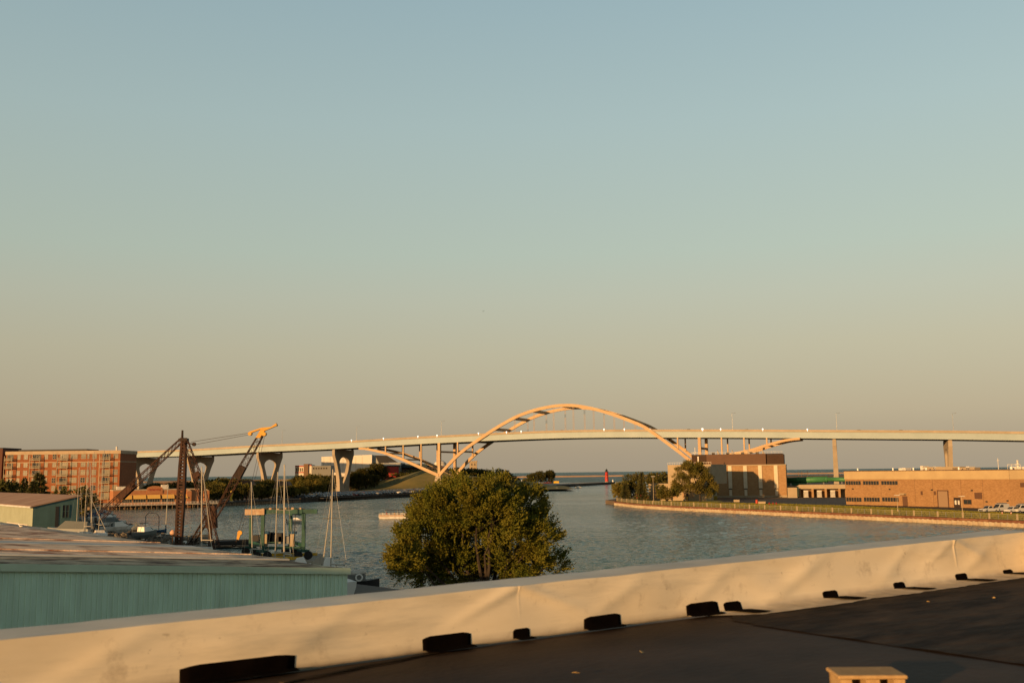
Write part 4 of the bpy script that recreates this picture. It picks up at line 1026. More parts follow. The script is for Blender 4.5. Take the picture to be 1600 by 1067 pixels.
mb = MB(); mb.box(0, .35, -.35, -.003, 0, h1); mb.build('corner_strip', M['palestone'], wg)
# rear wing joining the two
# ------------------------------------------------------------------ transformer bays, tank box and green pipes
Ta = pxy(1247, 442); Tb = pxy(1322, 436); TF = Frame(Ta, Tb, 1.6); tw = TF.thing('transformer_building', 'low brick shelter with three open bays between the plant and the long brick building', 'building')
tz = lambda px, py: TF.pt(px, py)[1]; tx = lambda px: TF.pt(px, 765)[0]; ht = tz(1280, 757); TL = TF.L
mb = MB(); mb.box(0, TL, 5, 12, 0, ht - 1.8); mb.build('back_wall', tb, tw)
mb = MB(); mb.box(-.1, TL, -.1, 12.1, ht - 1.8, ht); mb.build('fascia', M['palestone'], tw)
for px in (1249, 1269.5, 1290, 1311.5): x = tx(px); mb = MB(); mb.box(x - .45, x + .45, 0, 4.99, 0, ht - 1.803); mb.build('partition', tb, tw)
for i, px in enumerate((1259, 1280, 1301)):
    x = tx(px); q = TF.P + TF.d * (x) + TF.n * 2.2; bx_ = thing('transformer', 'pale transformer cabinet in the ' + ('left', 'middle', 'right')[i] + ' bay of the brick shelter', 'transformer', (q.x, q.y, 1.6), TF.rot, 'transformers in the shelter')
    mb = MB(); mb.box(-1.0, 1.0, -.8, .8, .15, 3.0); mb.build('cabinet', M['whitedirty'], bx_, bevel=.05)
    for k in range(5): mb = MB(); mb.box(-.85 + k * .4, -.75 + k * .4, -1.05, -.8, .4, 2.6); mb.build('cooling_fin', M['grey'], bx_)
    mb = MB(); mb.box(-1.1, 1.1, -.9, .9, 0, .15); mb.build('base', M['concrete'], bx_)
q = pxy(1236.5, 440); tb_ = thing('storage_tank_box', 'pale square cabinet at the right corner of the brown roofed plant', 'cabinet', (q.x, q.y, 1.6), PF.rot)
zt_ = at(1236, 761.5, 440).z - 1.6; mb = MB(); mb.box(-2, 2, -1, 4, .2, zt_ - .15); mb.build('body', M['palestone'], tb_); mb = MB(); mb.box(-2.1, 2.1, -1.1, 4.1, zt_ - .15, zt_); mb.build('lid', M['palestone'], tb_)
mb = MB(); mb.box(-2.05, 2.05, -1.05, 4.05, 0, .2); mb.build('base', M['concrete'], tb_)
q = pxy(1245, 446); sh_ = thing('plant_shed', 'dark teal shed under the green pipes', 'shed', (q.x, q.y + 10, 1.6), PF.rot)
mb = MB(); mb.box(-7, 7, 0, 8, 0, 4.6); mb.build('wall', mat('dteal', (0.02, 0.06, 0.05), .6), sh_); mb = MB(); mb.box(-7.3, 7.3, -.4, 8.3, 4.6, 4.9); mb.build('roof', M['palestone'], sh_)
M['pipegreen'] = mat('pipegreen', (0.07, 0.24, 0.085), 0.45, (0.055, 0.19, 0.07), .5)
pg = thing('gas_pipe', 'thick bright green pipe running level behind the transformer shelter', 'pipe', (*pxy(1275, 470), 1.6), 0)
a = at(1229, 750.5, 470); b = at(1293, 748.5, 460); c = at(1330, 749, 452)
MB().tube(a, b, 1.35, n=16).build('thick_pipe', M['pipegreen'], pg, world=True, smooth=True)
MB().tube(b, c, .95, n=16).build('thin_pipe', M['pipegreen'], pg, world=True, smooth=True)
for t_ in (.02, .3, .6, .985): p = a.lerp(b, t_); d_ = (b - a).normalized() * .15; MB().tube(p - d_, p + d_, 1.55, n=16).build('flange', M['pipegreen'], pg, world=True)
for p in (a.lerp(b, .1), a.lerp(b, .5), a.lerp(b, .9), b.lerp(c, .6)): MB().bar((p.x, p.y, 1.6), (p.x, p.y, p.z - .5), .5, .5).build('support', M['steel'], pg, world=True)
pg2 = thing('gas_pipe', 'thin green pipe lying lower and further back than the thick one', 'pipe', (*pxy(1240, 480), 1.6), 0)
a = at(1229, 757, 478); b = at(1262, 755, 474); MB().tube(a, b, .8, n=12).build('pipe', M['pipegreen'], pg2, world=True, smooth=True)
for p in (a.lerp(b, .2), a.lerp(b, .8)): MB().bar((p.x, p.y, 1.6), (p.x, p.y, p.z - .3), .4, .4).build('support', M['steel'], pg2, world=True)
# ------------------------------------------------------------------ long brick building
Ba = pxy(1319.5, 350); Bb = pxy(1576, 296); BF = Frame(Ba, Bb, 1.6)
lb_ = BF.thing('long_brick_building', 'long two storey brick building with a tan fascia at the right edge', 'building')
bz = lambda px, py: BF.pt(px, py)[1]; bX = lambda px: BF.pt(px, 770)[0]; BL = BF.L
hb = bz(1330, 736.3); hf = bz(1330, 748.6); print('bld', hb, hf, bz(1570, 735))
lbr = brick_mat('longbrick', (0.45, 0.27, 0.13), (0.37, 0.22, 0.10), (0.55, 0.42, 0.3))
M['tanfascia'] = mat('tanfascia', (0.52, 0.39, 0.21), 0.8, (0.45, 0.33, 0.18), .2)
mb = MB(); mb.box(0, BL, 0, 30, 0, hf); mb.build('wall', lbr, lb_)
mb = MB(); mb.box(-.05, BL + .2, -.25, 30, hf + .002, hb); mb.build('fascia', M['tanfascia'], lb_)
mb = MB(); mb.box(-.15, BL + .25, -.35, 30, hb, hb + .2); mb.build('roof_edge', M['brownmetal'], lb_)
# the wall that turns the corner towards the viewer's right
dirn = Vector((1, -.12)).normalized(); Bc = Bb + dirn * 40; B2 = Frame(Bb, Bc, 1.6)
def wl(p, z=0): q = p - BF.P; return (q.dot(BF.d), q.dot(BF.n), z)
c0 = wl(Bb); c1_ = wl(Bc); c2_ = wl(Bc + Vector((5, 30))); c3_ = wl(Bb + Vector((20, 30)))
def quad_block(z0, z1, m, name, e=0):
    mb = MB(); P4 = [c0, c1_, c2_, c3_]; mb.hexa([(p[0] + (0.02 if i in (0, 3) else 0), p[1] - e, z0) for i, p in enumerate(P4)], [(p[0] + (0.02 if i in (0, 3) else 0), p[1] - e, z1) for i, p in enumerate(P4)]); return mb.build(name, m, lb_)
quad_block(0, hf - .01, lbr, 'side_wall'); quad_block(hf, hb - .01, M['tanfascia'], 'side_fascia', .3); quad_block(hb, hb + .19, M['brownmetal'], 'side_roof_edge', .35)
for a_, b_ in ((1321.5, 1345.3), (1348.5, 1373.5), (1377, 1403)):
    x0, x1, z0, z1 = BF.rect(a_, 751.2, b_, 757); window(lb_, x0, x1, z0, z1, tb, M['glass'], mull=5, trans=0)
for a_, b_ in ((1322.5, 1346.5), (1350, 1375), (1378.5, 1404.5)):
    x0, x1, z0, z1 = BF.rect(a_, 776.7, b_, 783); window(lb_, x0, x1, z0, z1, tb, M['glass'], mull=5, trans=0)
def panel(a_, b_, c_, d_, m, name, y0=-.08, z0=None, floor=False):
    x0, x1, za, zb = BF.rect(a_, b_, c_, d_); mb = MB(); mb.box(x0, x1, y0, -.003, 0.02 if floor else za, zb); return mb.build(name, m, lb_)
panel(1465.5, 767, 1482, 789, mat('rollerdoor', (0.30, 0.20, 0.12), .7), 'roller_door', floor=True)
mb = MB(); x0, x1, za, zb = BF.rect(1465.5, 767, 1482, 789)
for a_ in (x0 - .3, x1): mb.box(a_, a_ + .3, -.18, -.003, 0, zb); 
mb.box(x0 - .3, x1 + .3, -.18, -.003, zb, zb + .35); mb.build('door_frame', M['brownmetal'], lb_)
panel(1410, 775, 1418.5, 788, M['brownmetal'], 'door', floor=True); panel(1408.5, 770.5, 1416.5, 772.6, M['palestone'], 'door_canopy', y0=-1.3)
d_ = panel(1490, 777, 1501.5, 790, M['darklouver'], 'entrance', y0=-.06, floor=True)
x0, x1, za, zb = BF.rect(1490, 777, 1501.5, 790)
for k in (0, 1): mb = MB(); w_ = (x1 - x0); mb.box(x0 + w_ * (.15 + .45 * k), x0 + w_ * (.4 + .45 * k), -.09, -.061, .9, 2.2); mb.build('door_pane', M['whitedirty'], lb_)
panel(1522.5, 769.2, 1535, 779.2, M['brownmetal'], 'louver_vent'); window(lb_, *BF.rect(1506, 780.5, 1518, 787), M['brownmetal'], M['glass'], mull=1, trans=0)
for a_, b_, c_, d_ in ((1438.5, 767, 1442, 773), (1459, 767, 1462.5, 773)): panel(a_, b_, c_, d_, M['brownmetal'], 'wall_vent')
for px, py in ((1333, 763.5), (1390.5, 764), (1456.5, 765), (1519, 766), (1542, 783.5), (1575, 782)): x, z = BF.pt(px, py); mb = MB(); mb.box(x - .25, x + .25, -.35, -.003, z - .2, z + .2); mb.build('wall_lamp', M['dark'], lb_)
for px in (1377, 1430, 1458, 1502, 1536):
    x = bX(px); mb = MB(); mb.box(x - .04, x + .04, -.012, -.002, 0, hf); mb.build('wall_joint', M['brownmetal'], lb_)
e1_ = wl(Bb + dirn * 3.0); e2_ = wl(Bb + dirn * 5.6)
mb = MB(); mb.hexa([(e1_[0], e1_[1] - .1, 6.3), (e2_[0], e2_[1] - .1, 6.3), (e2_[0], e2_[1] + .1, 6.3), (e1_[0], e1_[1] + .1, 6.3)], [(e1_[0], e1_[1] - .1, 7.6), (e2_[0], e2_[1] - .1, 7.6), (e2_[0], e2_[1] + .1, 7.6), (e1_[0], e1_[1] + .1, 7.6)]); mb.build('louver_vent', M['brownmetal'], lb_)
# plant on its roof
def roofbox(px, D_y, w_, d_, h_, m, name='roof_unit'): 
    x = BF.pt(px, 730, D_y)[0]; mb = MB(); mb.box(x - w_ / 2, x + w_ / 2, D_y, D_y + d_, hb, hb + h_); return mb.build(name, m, lb_)
for px, w_, h_ in ((1408, 2.2, .9), (1412, 1.4, 1.0), (1470, 14, 1.2), (1440, 1.0, 1.6), (1460, .9, 1.3), (1445, 1.6, 1.1), (1505, 8, .9), (1512, 1.2, 1.2)): roofbox(px, 12, w_, 3, h_, M['whitedirty'] if w_ < 3 else M['palestone'])
for px in (1395, 1427, 1447, 1580, 1498, 1340): x = BF.pt(px, 730, 8)[0]; MB().tube((x, 8, hb + .2), (x, 8, hb + 1.0), .25, n=8).build('roof_vent', M['white'], lb_)
mb = MB(); x = BF.pt(1560, 730, 10)[0]; mb.tube((x, 10, hb), (x, 10, hb + 3.6), .09, n=6); mb.tube((x - .5, 10, hb + 2.9), (x + .5, 10, hb + 2.9), .06, n=5); mb.build('antenna', M['whitedirty'], lb_)
mb = MB(); x = BF.pt(1584, 730, 10)[0]
for k in range(4): mb.tube((x - 2 + k * 1.4, 10, hb), (x - 2 + k * 1.4, 10, hb + 1.6), .07, n=5)
mb.tube((x - 2, 10, hb + 1.6), (x + 2.2, 10, hb + 1.6), .10, n=6); mb.box(x - 2, x + 3, 11, 14, hb, hb + .9); mb.tube((x + .7, 11, hb), (x + .7, 11, hb + 2.9), .3, n=8); mb.build('pipe_rack', M['whitedirty'], lb_)
# ------------------------------------------------------------------ fence along the water
def fence(pts, off, label, name='waterside_fence'):
    P = along(pts, off); t = thing(name, label, 'fence', (P[0].x, P[0].y, 1.56)); n = 0
    M['meshpanel'] = mat('meshpanel', (0.30, 0.27, 0.17), .7)
    posts = []
    for a, b in zip(P, P[1:]):
        L_ = (b - a).length; k = max(1, round(L_ / 2.45)); d_ = (b - a) / k
        for i in range(k): posts.append((a + d_ * i, a + d_ * (i + 1)))
    posts = posts[:98]
    for i, (a, b) in enumerate(posts):
        big = i % 3 == 0; mb = MB(); w_ = .34 if big else .10; mb.box(-w_ / 2, w_ / 2, -w_ / 2, w_ / 2, 0, 1.42 if big else 1.3)
        me_ = FENCE.get(big)
        if me_ is None: o = mb.build('concrete_post' if big else 'steel_post', M['palestone'] if big else M['steel'], t); FENCE[big] = o.data; o.location = (a.x - t.location.x, a.y - t.location.y, 0)
        else: o = bpy.data.objects.new('concrete_post' if big else 'steel_post', me_); COL.objects.link(o); o.parent = t; o.location = (a.x - t.location.x, a.y - t.location.y, 0)
        mb = MB(); A_ = Vector((a.x, a.y, 1.56)); B_ = Vector((b.x, b.y, 1.56)); mb.bar(A_ + Vector((0, 0, 1.25)), B_ + Vector((0, 0, 1.25)), .07, .07); mb.bar(A_ + Vector((0, 0, .16)), B_ + Vector((0, 0, .16)), .05, .05); mb.bar(A_ + Vector((0, 0, .7)), B_ + Vector((0, 0, .7)), .03, .03)
        m_ = 14
        for k in range(1, m_): q = A_.lerp(B_, k / m_); mb.bar(q + Vector((0, 0, .16)), q + Vector((0, 0, 1.25)), .018, .018)
        mb.build('railing_panel', M['meshpanel'], t, world=True)
    return t
FENCE = {}
fence(SH_R[:-1], 1.0, 'low railing fence with pale concrete posts along the right bank seawall')
# fence behind the asphalt, dark hedge line
# ------------------------------------------------------------------ vehicles by the brick building
M['vanwhite'] = mat('vanwhite', (0.62, 0.60, 0.56), 0.35, spec=.5)
def wheels(t, xs_, y_, r):
    for x in xs_:
        for s in (-1, 1):
            wh = MB().tube((x, s * y_, r), (x, s * (y_ - .24), r), r, n=16).build('wheel', M['rubber'], t)
            MB().tube((x, s * (y_ + .01), r), (x, s * (y_ - .02), r), r * .55, n=12).build('rim', M['steel'], wh)
def side_car(kind, label, loc, rot, group):
    t = thing(kind, label, kind.split('_')[-1] if 'pickup' not in kind else 'pickup', loc, rot, group)
    if kind == 'pickup_truck':
        pr = [(-2.8, .55), (-2.8, 1.12), (-.55, 1.15), (-.45, 1.15), (.95, 1.15), (2.6, 1.05), (2.75, .8), (2.75, .5), (2.3, .42), (-2.3, .42)]
        cabn = [(-.75, 1.12), (-.62, 1.82), (.42, 1.86), (1.12, 1.13)]; gl = [(-.55, 1.22), (-.47, 1.72), (.38, 1.76), (.88, 1.22)]
    elif kind == 'cargo_van':
        pr = [(-2.6, .5), (-2.65, 1.1), (-2.6, 1.3), (1.3, 1.3), (2.4, 1.1), (2.6, .85), (2.6, .45), (-2.5, .42)]
        cabn = [(-2.6, 1.28), (-2.5, 2.2), (.9, 2.25), (1.75, 1.24)]; gl = [(-.2, 1.35), (-.2, 2.0), (.85, 2.02), (1.45, 1.35)]
    else:
        pr = [(-2.3, .5), (-2.35, 1.1), (1.0, 1.12), (2.3, 1.0), (2.4, .7), (2.4, .42), (-2.2, .42)]
        cabn = [(-2.25, 1.08), (-1.9, 1.72), (.35, 1.76), (1.15, 1.1)]; gl = [(-1.95, 1.18), (-1.75, 1.62), (.3, 1.66), (.85, 1.18)]
    MB().prism(pr, -.95, .95).build('body', M['vanwhite'], t, bevel=.05); MB().prism(cabn, -.84, .84).build('cab', M['vanwhite'], t, bevel=.05)
    for s in (-1, 1): MB().prism(gl, s * .845, s * .86).build('side_window', M['glass'], t)
    x0, z0 = cabn[2]; x1, z1 = cabn[3]
    MB().hexa([(x1 + .03, -.75, z1 + .06), (x1 + .03, .75, z1 + .06), (x0 + .05, .72, z0 - .08), (x0 + .05, -.72, z0 - .08)], [(x1 + .06, -.75, z1 + .06), (x1 + .06, .75, z1 + .06), (x0 + .08, .72, z0 - .08), (x0 + .08, -.72, z0 - .08)]).build('windshield', M['glass'], t)
    fx = pr[-4][0] if kind != 'pickup_truck' else 2.75
    MB().box(fx - .05, fx + .04, -.7, .7, .55, .82).build('grille', M['dark'], t)
    for s in (-.75, .75): MB().box(fx - .06, fx + .03, s - .14, s + .14, .84, .98).build('headlight', M['steel'], t)
    for s in (-.85, .85): MB().box(pr[0][0] - .05, pr[0][0] + .02, s - .07, s + .07, .8, 1.1).build('tail_light', M['red'], t)
    MB().box(fx - .1, fx + .1, -.9, .9, .38, .54).build('bumper', M['steel'], t)
    wheels(t, (-1.75, 1.7), .96, .38)
    if kind == 'cargo_van':
        MB().box(-2, .6, -.6, -.56, 2.26, 2.5).box(-2, .6, .56, .6, 2.26, 2.5).box(-1.8, -1.76, -.7, .7, 2.42, 2.47).box(.2, .24, -.7, .7, 2.42, 2.47).build('ladder_rack', M['steel'], t)
    return t
q = on(1556, 801.5, 1.56); rt = math.atan2(-.55, -.9)
side_car('pickup_truck', 'white pickup truck, leftmost of the vehicles parked at the right edge', (q.x, q.y + 4, 1.56), R(200), 'white vehicles by the brick building')
q = on(1572, 801, 1.56); side_car('cargo_van', 'white van with a ladder rack between the white pickup and the estate car', (q.x + 1, q.y + 5, 1.56), R(205), 'white vehicles by the brick building')
q = on(1586, 802, 1.56); side_car('estate_car', 'white estate car third from left among the vehicles at the right edge', (q.x + 1, q.y + 3, 1.56), R(203), 'white vehicles by the brick building')
q = on(1600, 802, 1.56); side_car('cargo_van', 'white van cut off by the right edge of the photo', (q.x + 1.5, q.y + 4, 1.56), R(202), 'white vehicles by the brick building')
# worker in a yellow vest is too small to be sure of; traffic cones beside the vehicles
def cone(px, py, lb):
    q = on(px, py, 1.56); t = thing('traffic_cone', lb, 'traffic cone', (q.x, q.y, 1.56), 0, 'traffic cones'); c_ = MB().lathe([(.2, 0), (.17, .05), (.04, .72), (.03, .74)], 12).build('cone', mat('conor', (.65, .13, .03), .6), t); MB().box(-.22, .22, -.22, .22, 0, .04).build('base', mat('conor', (.65, .13, .03), .6), t)
    MB().lathe([(.125, .34), (.09, .50)], 12).build('stripe', M['white'], c_)
cone(1566, 803, 'orange traffic cone by the white pickup'); cone(1580, 803.5, 'orange traffic cone by the estate car')
# lamp posts on the right bank
def yard_lamp(px, ptop, pbot, lb):
    q = on(px, pbot, 1.56); z = at(px, ptop, q.y).z; t = thing('street_lamp', lb, 'street lamp', (q.x, q.y, 1.56), 0, 'lamp posts on the right bank'); h_ = z - 1.56
    MB().tube((0, 0, 0), (0, 0, h_), .11, .07, 8).tube((0, 0, 0), (0, 0, .6), .25, .25, 8).build('pole', M['palestone'], t)
    MB().box(-.75, .75, -.2, .2, h_, h_ + .16).build('lamp_head', M['whitedirty'], t, bevel=.03)
yard_lamp(1403, 774, 799, 'pale lamp post in front of the ground floor windows of the brick building'); yard_lamp(1504.5, 775.5, 807, 'pale lamp post in front of the entrance of the brick building')
yard_lamp(1021.5, 744.5, 786, 'lamp post rising behind the conifers left of the block building')
# small things on the yard
def yard_block(name, px, py, w_, h_, m, lb, cat, d_=None):
    q = on(px, py, 1.56); t = thing(name, lb, cat, (q.x, q.y, 1.56), PF.rot)
    d_ = d_ or w_ * .5; MB().box(-w_ / 2, w_ / 2, 0, d_, .12, h_).build('body', m, t, bevel=.04); MB().box(-w_ / 2 - .06, w_ / 2 + .06, -.06, d_ + .06, 0, .12).build('base', M['dark'], t); MB().box(-w_ / 2 - .04, w_ / 2 + .04, -.04, d_ + .04, h_, h_ + .08).build('lid', m, t)
yard_block('utility_box', 1151, 784.5, 2.2, .9, M['palestone'], 'pale low utility box on the grass in front of the plant', 'utility box')
yard_block('utility_box', 1190.5, 787.5, 2.6, .9, M['palestone'], 'wider pale utility box right of the red barrel', 'utility box')
yard_block('red_cabinet', 998, 778, 2.2, 1.9, M['red'], 'red cabinet under the conifers on the point', 'cabinet')
yard_block('red_cabinet', 1012, 779, 1.0, 1.1, mat('orangepaint', (.5, .2, .05), .6), 'small orange cabinet between the conifers and the block building', 'cabinet')
yard_block('yellow_cart', 1117, 780.5, 2.0, 1.5, mat('yellowpaint', (.5, .32, .04), .6), 'yellow cart beside the big round tree trunk', 'cart')
q = on(1182.5, 787, 1.56); t = thing('barrel', 'bright red barrel standing on the grass by the railing', 'barrel', (q.x, q.y, 1.56)); MB().lathe([(.42, 0), (.45, .1), (.42, .5), (.45, .6), (.42, 1.5)], 16).build('drum', mat('orangered', (.55, .07, .03), .5), t, smooth=True); MB().lathe([(.40, 1.501), (.40, 1.56), (.2, 1.6)], 16).build('lid', M['dark'], t)
for i, px in enumerate((1202, 1208, 1213)):
    q = on(px, 788.5, 1.56); t = thing('bicycle_rack', 'small red hydrant row beside the utility box, ' + ('left', 'middle', 'right')[i] + ' one', 'hydrant', (q.x, q.y, 1.56), 0, 'red hydrants on the grass'); t.name = 'hydrant'
    MB().lathe([(.25, 0), (.16, .08), (.15, .6), (.2, .62), (.12, .82), (.03, .88)], 12).build('barrel', M['red'], t, smooth=True); MB().tube((-.3, 0, .48), (.3, 0, .48), .08, n=8).build('outlet', M['red'], t)
# hazy shore far behind: low dark coal bank and poles
q0 = pxy(1225, 1500); mb = MB(); vs = []; fs = []
for i in range(31):
    x = q0.x + i * 14; h_ = 1.2 + 1.2 * noise.noise(Vector((i * .3, 2, 2))); vs += [(x, 1500, 1.5), (x, 1512, 2.6 + h_), (x, 1540, 2.2 + h_), (x, 1560, 1.5)]
for i in range(30):
    for j in range(3): a = i * 4 + j; fs.append((a, a + 4, a + 5, a + 1))
mb.add(vs, fs); tag(mb.build('far_bank', M['soil']), kind='structure')
q0 = pxy(1238, 1100); tag(MB().slab([(q0.x, 900), (q0.x + 140, 880), (q0.x + 170, 1100), (q0.x - 5, 1120)], 1.5, 1.56).build('dirt_road', mat('dirt', (0.30, 0.15, 0.08), .95, (.22, .11, .06), .05, pos=True)), kind='structure')
for i, (px, top) in enumerate(((1247.5, 737), (1252.5, 736), (1261.5, 735))):
    q = pxy(px, 950); z = at(px, top, 950).z; t = thing('utility_pole', 'distant thin utility pole behind the green pipe, ' + ('left', 'middle', 'right')[i] + ' of three', 'utility pole', (q.x, 950, 1.5), 0, 'distant utility poles'); MB().tube((0, 0, 0), (0, 0, z - 1.5), .25, .15, 6).build('pole', M['woodpile'], t); MB().box(-1.2, 1.2, -.1, .1, z - 2.6, z - 2.4).build('crossarm', M['woodpile'], t)
# ------------------------------------------------------------------ trees
def leaf(vs, fs, p, d, s, w_, r):
    u_ = d.cross(Vector((r.uniform(-1, 1), r.uniform(-1, 1), r.uniform(-1, 1)))); 
    if u_.length < 1e-3: return
    u_.normalize(); k = len(vs); u_ = u_ * (w_ / 2); m_ = p + d * (s * .5)
    vs += [p, m_ + u_, p + d * s, m_ - u_]; fs.append((k, k + 1, k + 2, k + 3))
def rv(r):
    while True:
        v = Vector((r.uniform(-1, 1), r.uniform(-1, 1), r.uniform(-1, 1)))
        if 0.01 < v.length <= 1: return v
def crown(lobes, nshoot, per, ls, lw, shoot, r, root, up=.5, shell=.35, squash=1.0, gap=0.0, gs=.8, clump=0):
    vs = []; fs = []; tot = sum(l[3] ** 2 for l in lobes)
    for l in lobes:
        c = Vector(l[:3]); R_ = l[3]; sub = [(rv(r).normalized() * r.uniform(.55, 1.0), r.uniform(.14, .34)) for _ in range(clump)]
        for _ in range(int(nshoot * R_ ** 2 / tot)):
            v = rv(r); rad = (shell + (1 - shell) * r.random() ** .6); v.normalize(); v.z *= squash
            p = c + v * (R_ * rad)
            if clump and r.random() < .8:
                sc_, sr_ = r.choice(sub); p = c + (sc_ + rv(r) * sr_) * R_; v = (sc_ + rv(r) * .4).normalized()
            if gap and noise.noise(p * gs) < gap - .5 + .0: continue
            d = (v + (p - root).normalized() * .6 + Vector((0, 0, up)) + rv(r) * .45).normalized(); L_ = shoot * r.uniform(.6, 1.3)
            for k in range(per):
                t = (k + r.random()) / per; q = p + d * (L_ * t)
                ld = (d + rv(r) * .9).normalized(); leaf(vs, fs, q, ld, ls * r.uniform(.6, 1.2), lw, r)
    m = MB(); m.v = vs; m.f = fs; m.mi = [0] * len(fs); return m
def limbs(mb, base, tops, r0, r):
    for t in tops:
        t = Vector(t); k = 5; pts = []
        for i in range(k + 1):
            s = i / k; q = base.lerp(t, s); q.z = base.z + (t.z - base.z) * s ** .8
            if 0 < i < k: q += rv(r) * (t - base).length * .05
            pts.append(q)
        for i in range(k): mb.tube(pts[i], pts[i + 1], r0 * (1 - i / k) ** 1.1 + .02, r0 * (1 - (i + 1) / k) ** 1.1 + .02, 7)
# the big bushy tree beyond the parapet
def near_tree():
    D = 84.0; r = random.Random(3); base = Vector((pxy(752, D).x, D, 1.5)); S = D / F
    lob = [(700, 786, 40), (672, 812, 40), (650, 850, 42), (640, 882, 34), (735, 800, 46), (772, 772, 30), (765, 810, 46), (812, 800, 40), (835, 838, 36), (805, 860, 46), (740, 860, 56), (690, 880, 46), (770, 895, 50),
           (868, 884, 19), (852, 888, 15), (626, 880, 22), (620, 838, 16), (632, 815, 20), (830, 782, 22), (702, 756, 17), (690, 766, 18), (738, 775, 22), (768, 754, 17), (782, 757, 15), (662, 783, 22), (622, 862, 20), (700, 840, 46), (850, 812, 16), (700, 902, 36), (758, 905, 38), (815, 892, 30), (655, 900, 26)]
    L_ = []
    for px, py, rr in lob:
        px = 758 + (px - 752) * .91; py = 838 + (py - 838) * .91 + 1; rr *= .9
        p = at(px, py, D); L_.append((p.x, D + r.uniform(-1, 1) * (5.5 - rr * S * .8) , p.z, rr * S))
    t = thing('bushy_tree', 'large bushy tree with golden green leaves standing before the harbour water', 'tree', base)
    m = crown(L_, 27000, 9, .23, .105, .85, r, base + Vector((0, 0, 3)), up=.45, shell=.3, gap=.22, gs=.5, clump=15); m.build('crown', M['leafnear'], t, world=True)
    mb = MB(); limbs(mb, base, [(l[0], l[1] + 1.0, l[2]) for l in L_], .20, r); 
    for l in L_:
        c = Vector((l[0], l[1] + 1.0, l[2]))
        for _ in range(10): q = c + rv(r) * l[3] * .8; mb.tube(c, q, .03, .01, 4, cap=False)
    mb.build('trunk', M['bark'], t, world=True)
# extra autumn tint in the near crown
m_ = M['leafnear']; n_ = m_.node_tree.nodes; l_ = m_.node_tree.links
near_tree()
def tree_proto(kind, seed, name):
    r = random.Random(seed); root = Vector((0, 0, 0)); mb = MB()
    t = thing(name, 'x', 'tree')
    if kind == 'conifer':
        H = 10.0; vs = []; fs = []
        for k in range(5200):
            z = .7 + (H - .9) * (1 - r.random() ** .62); rad = 2.35 * (1 - z / H) ** .85 * (.75 + .35 * math.sin(z * 6.5 + r.random() * .8)); a = r.random() * 6.283; q = rad * r.uniform(.35, 1)
            p = Vector((q * math.cos(a), q * math.sin(a), z - q * .25)); leaf(vs, fs, p, (Vector((math.cos(a), math.sin(a), -.25)) + rv(r) * .5).normalized(), .55, .18, r)
        m = MB(); m.v = vs; m.f = fs; m.mi = [0] * len(fs); m.build('crown', M['needle'], t)
        mb.tube((0, 0, 0), (0, 0, H - .5), .22, .03, 7); mb.build('trunk', M['bark'], t); return t
    if kind == 'round': lobes = [(r.uniform(-1, 1) * 2.4, r.uniform(-1, 1) * 2.4, 4.4 + r.uniform(-1.6, 3.0), r.uniform(1.2, 2.1)) for _ in range(11)]; n = 950; mt = M['leaf']
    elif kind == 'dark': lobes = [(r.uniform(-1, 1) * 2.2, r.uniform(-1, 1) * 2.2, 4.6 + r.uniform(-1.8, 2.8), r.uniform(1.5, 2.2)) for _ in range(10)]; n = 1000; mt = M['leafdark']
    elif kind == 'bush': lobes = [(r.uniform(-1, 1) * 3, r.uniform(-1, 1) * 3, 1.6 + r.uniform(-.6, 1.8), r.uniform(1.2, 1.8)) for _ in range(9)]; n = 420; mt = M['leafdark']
    crown(lobes, n, 5, .62, .36, .8, r, Vector((0, 0, 2)), shell=.45).build('crown', mt, t)
    limbs(mb, Vector((0, 0, 0)), [(l[0] * .8, l[1] * .8, l[2]) for l in lobes[:6]], .22, r); mb.build('trunk', M['bark'], t)
    return t
PRO = {}
def plant(kind, name, px, ytop, D, z0, label, group=None, wfac=1.0, hn=8.5):
    key = kind + str(rnd.randrange(3))
    top = at(px, ytop, D); h = top.z - z0
    if h < .5: return
    s = h / (10.0 if kind == 'conifer' else 8.9 if kind != 'bush' else 4.6)
    loc = (top.x, D, z0); sc = (s * wfac, s * wfac, s)
    if key not in PRO:
        t = tree_proto(kind, 11 + len(PRO) * 7, name); PRO[key] = t; t.location = loc; t.scale = sc; tag(t, label, 'tree', group); t.rotation_euler = (0, 0, rnd.random() * 6)
    else: t = copy_tree(PRO[key], loc, rnd.random() * 6, label, group, sc); t.name = name
    if group is None and 'group' in t: del t['group']
    t['category'] = 'shrub' if kind == 'bush' else 'tree'
    return t
def lerpt(tab, x):
    for (a, b), (c, d) in zip(tab, tab[1:]):
        if a <= x <= c: return b + (d - b) * (x - a) / (c - a)
    return tab[-1][1] if x > tab[-1][0] else tab[0][1]
ENV = [(225, 758), (250, 755), (285, 752), (320, 752), (345, 748), (375, 749), (400, 752), (440, 750), (460, 746), (480, 742), (500, 744), (520, 744), (545, 738), (560, 733), (592, 729), (605, 738), (625, 744)]
for px in range(226, 336, 9): plant(rnd.choice(('round', 'dark')), 'leafy_tree', px + rnd.uniform(-3, 3), lerpt(ENV, px) + rnd.uniform(0, 4), rnd.uniform(500, 560), 1.8, 'leafy tree in the row behind the waterside restaurant', 'trees behind the restaurant')
for px in range(332, 478, 8):
    D = lerpt([(332, 478), (410, 505), (478, 545)], px) + rnd.uniform(4, 14)
    plant(rnd.choice(('round', 'round', 'dark')), 'leafy_tree', px + rnd.uniform(-3, 3), lerpt(ENV, px) + rnd.uniform(4, 14), D, 1.8, 'leafy tree in the front row along the far quay, left of the car park', 'front row of trees on the far quay', 1.15)
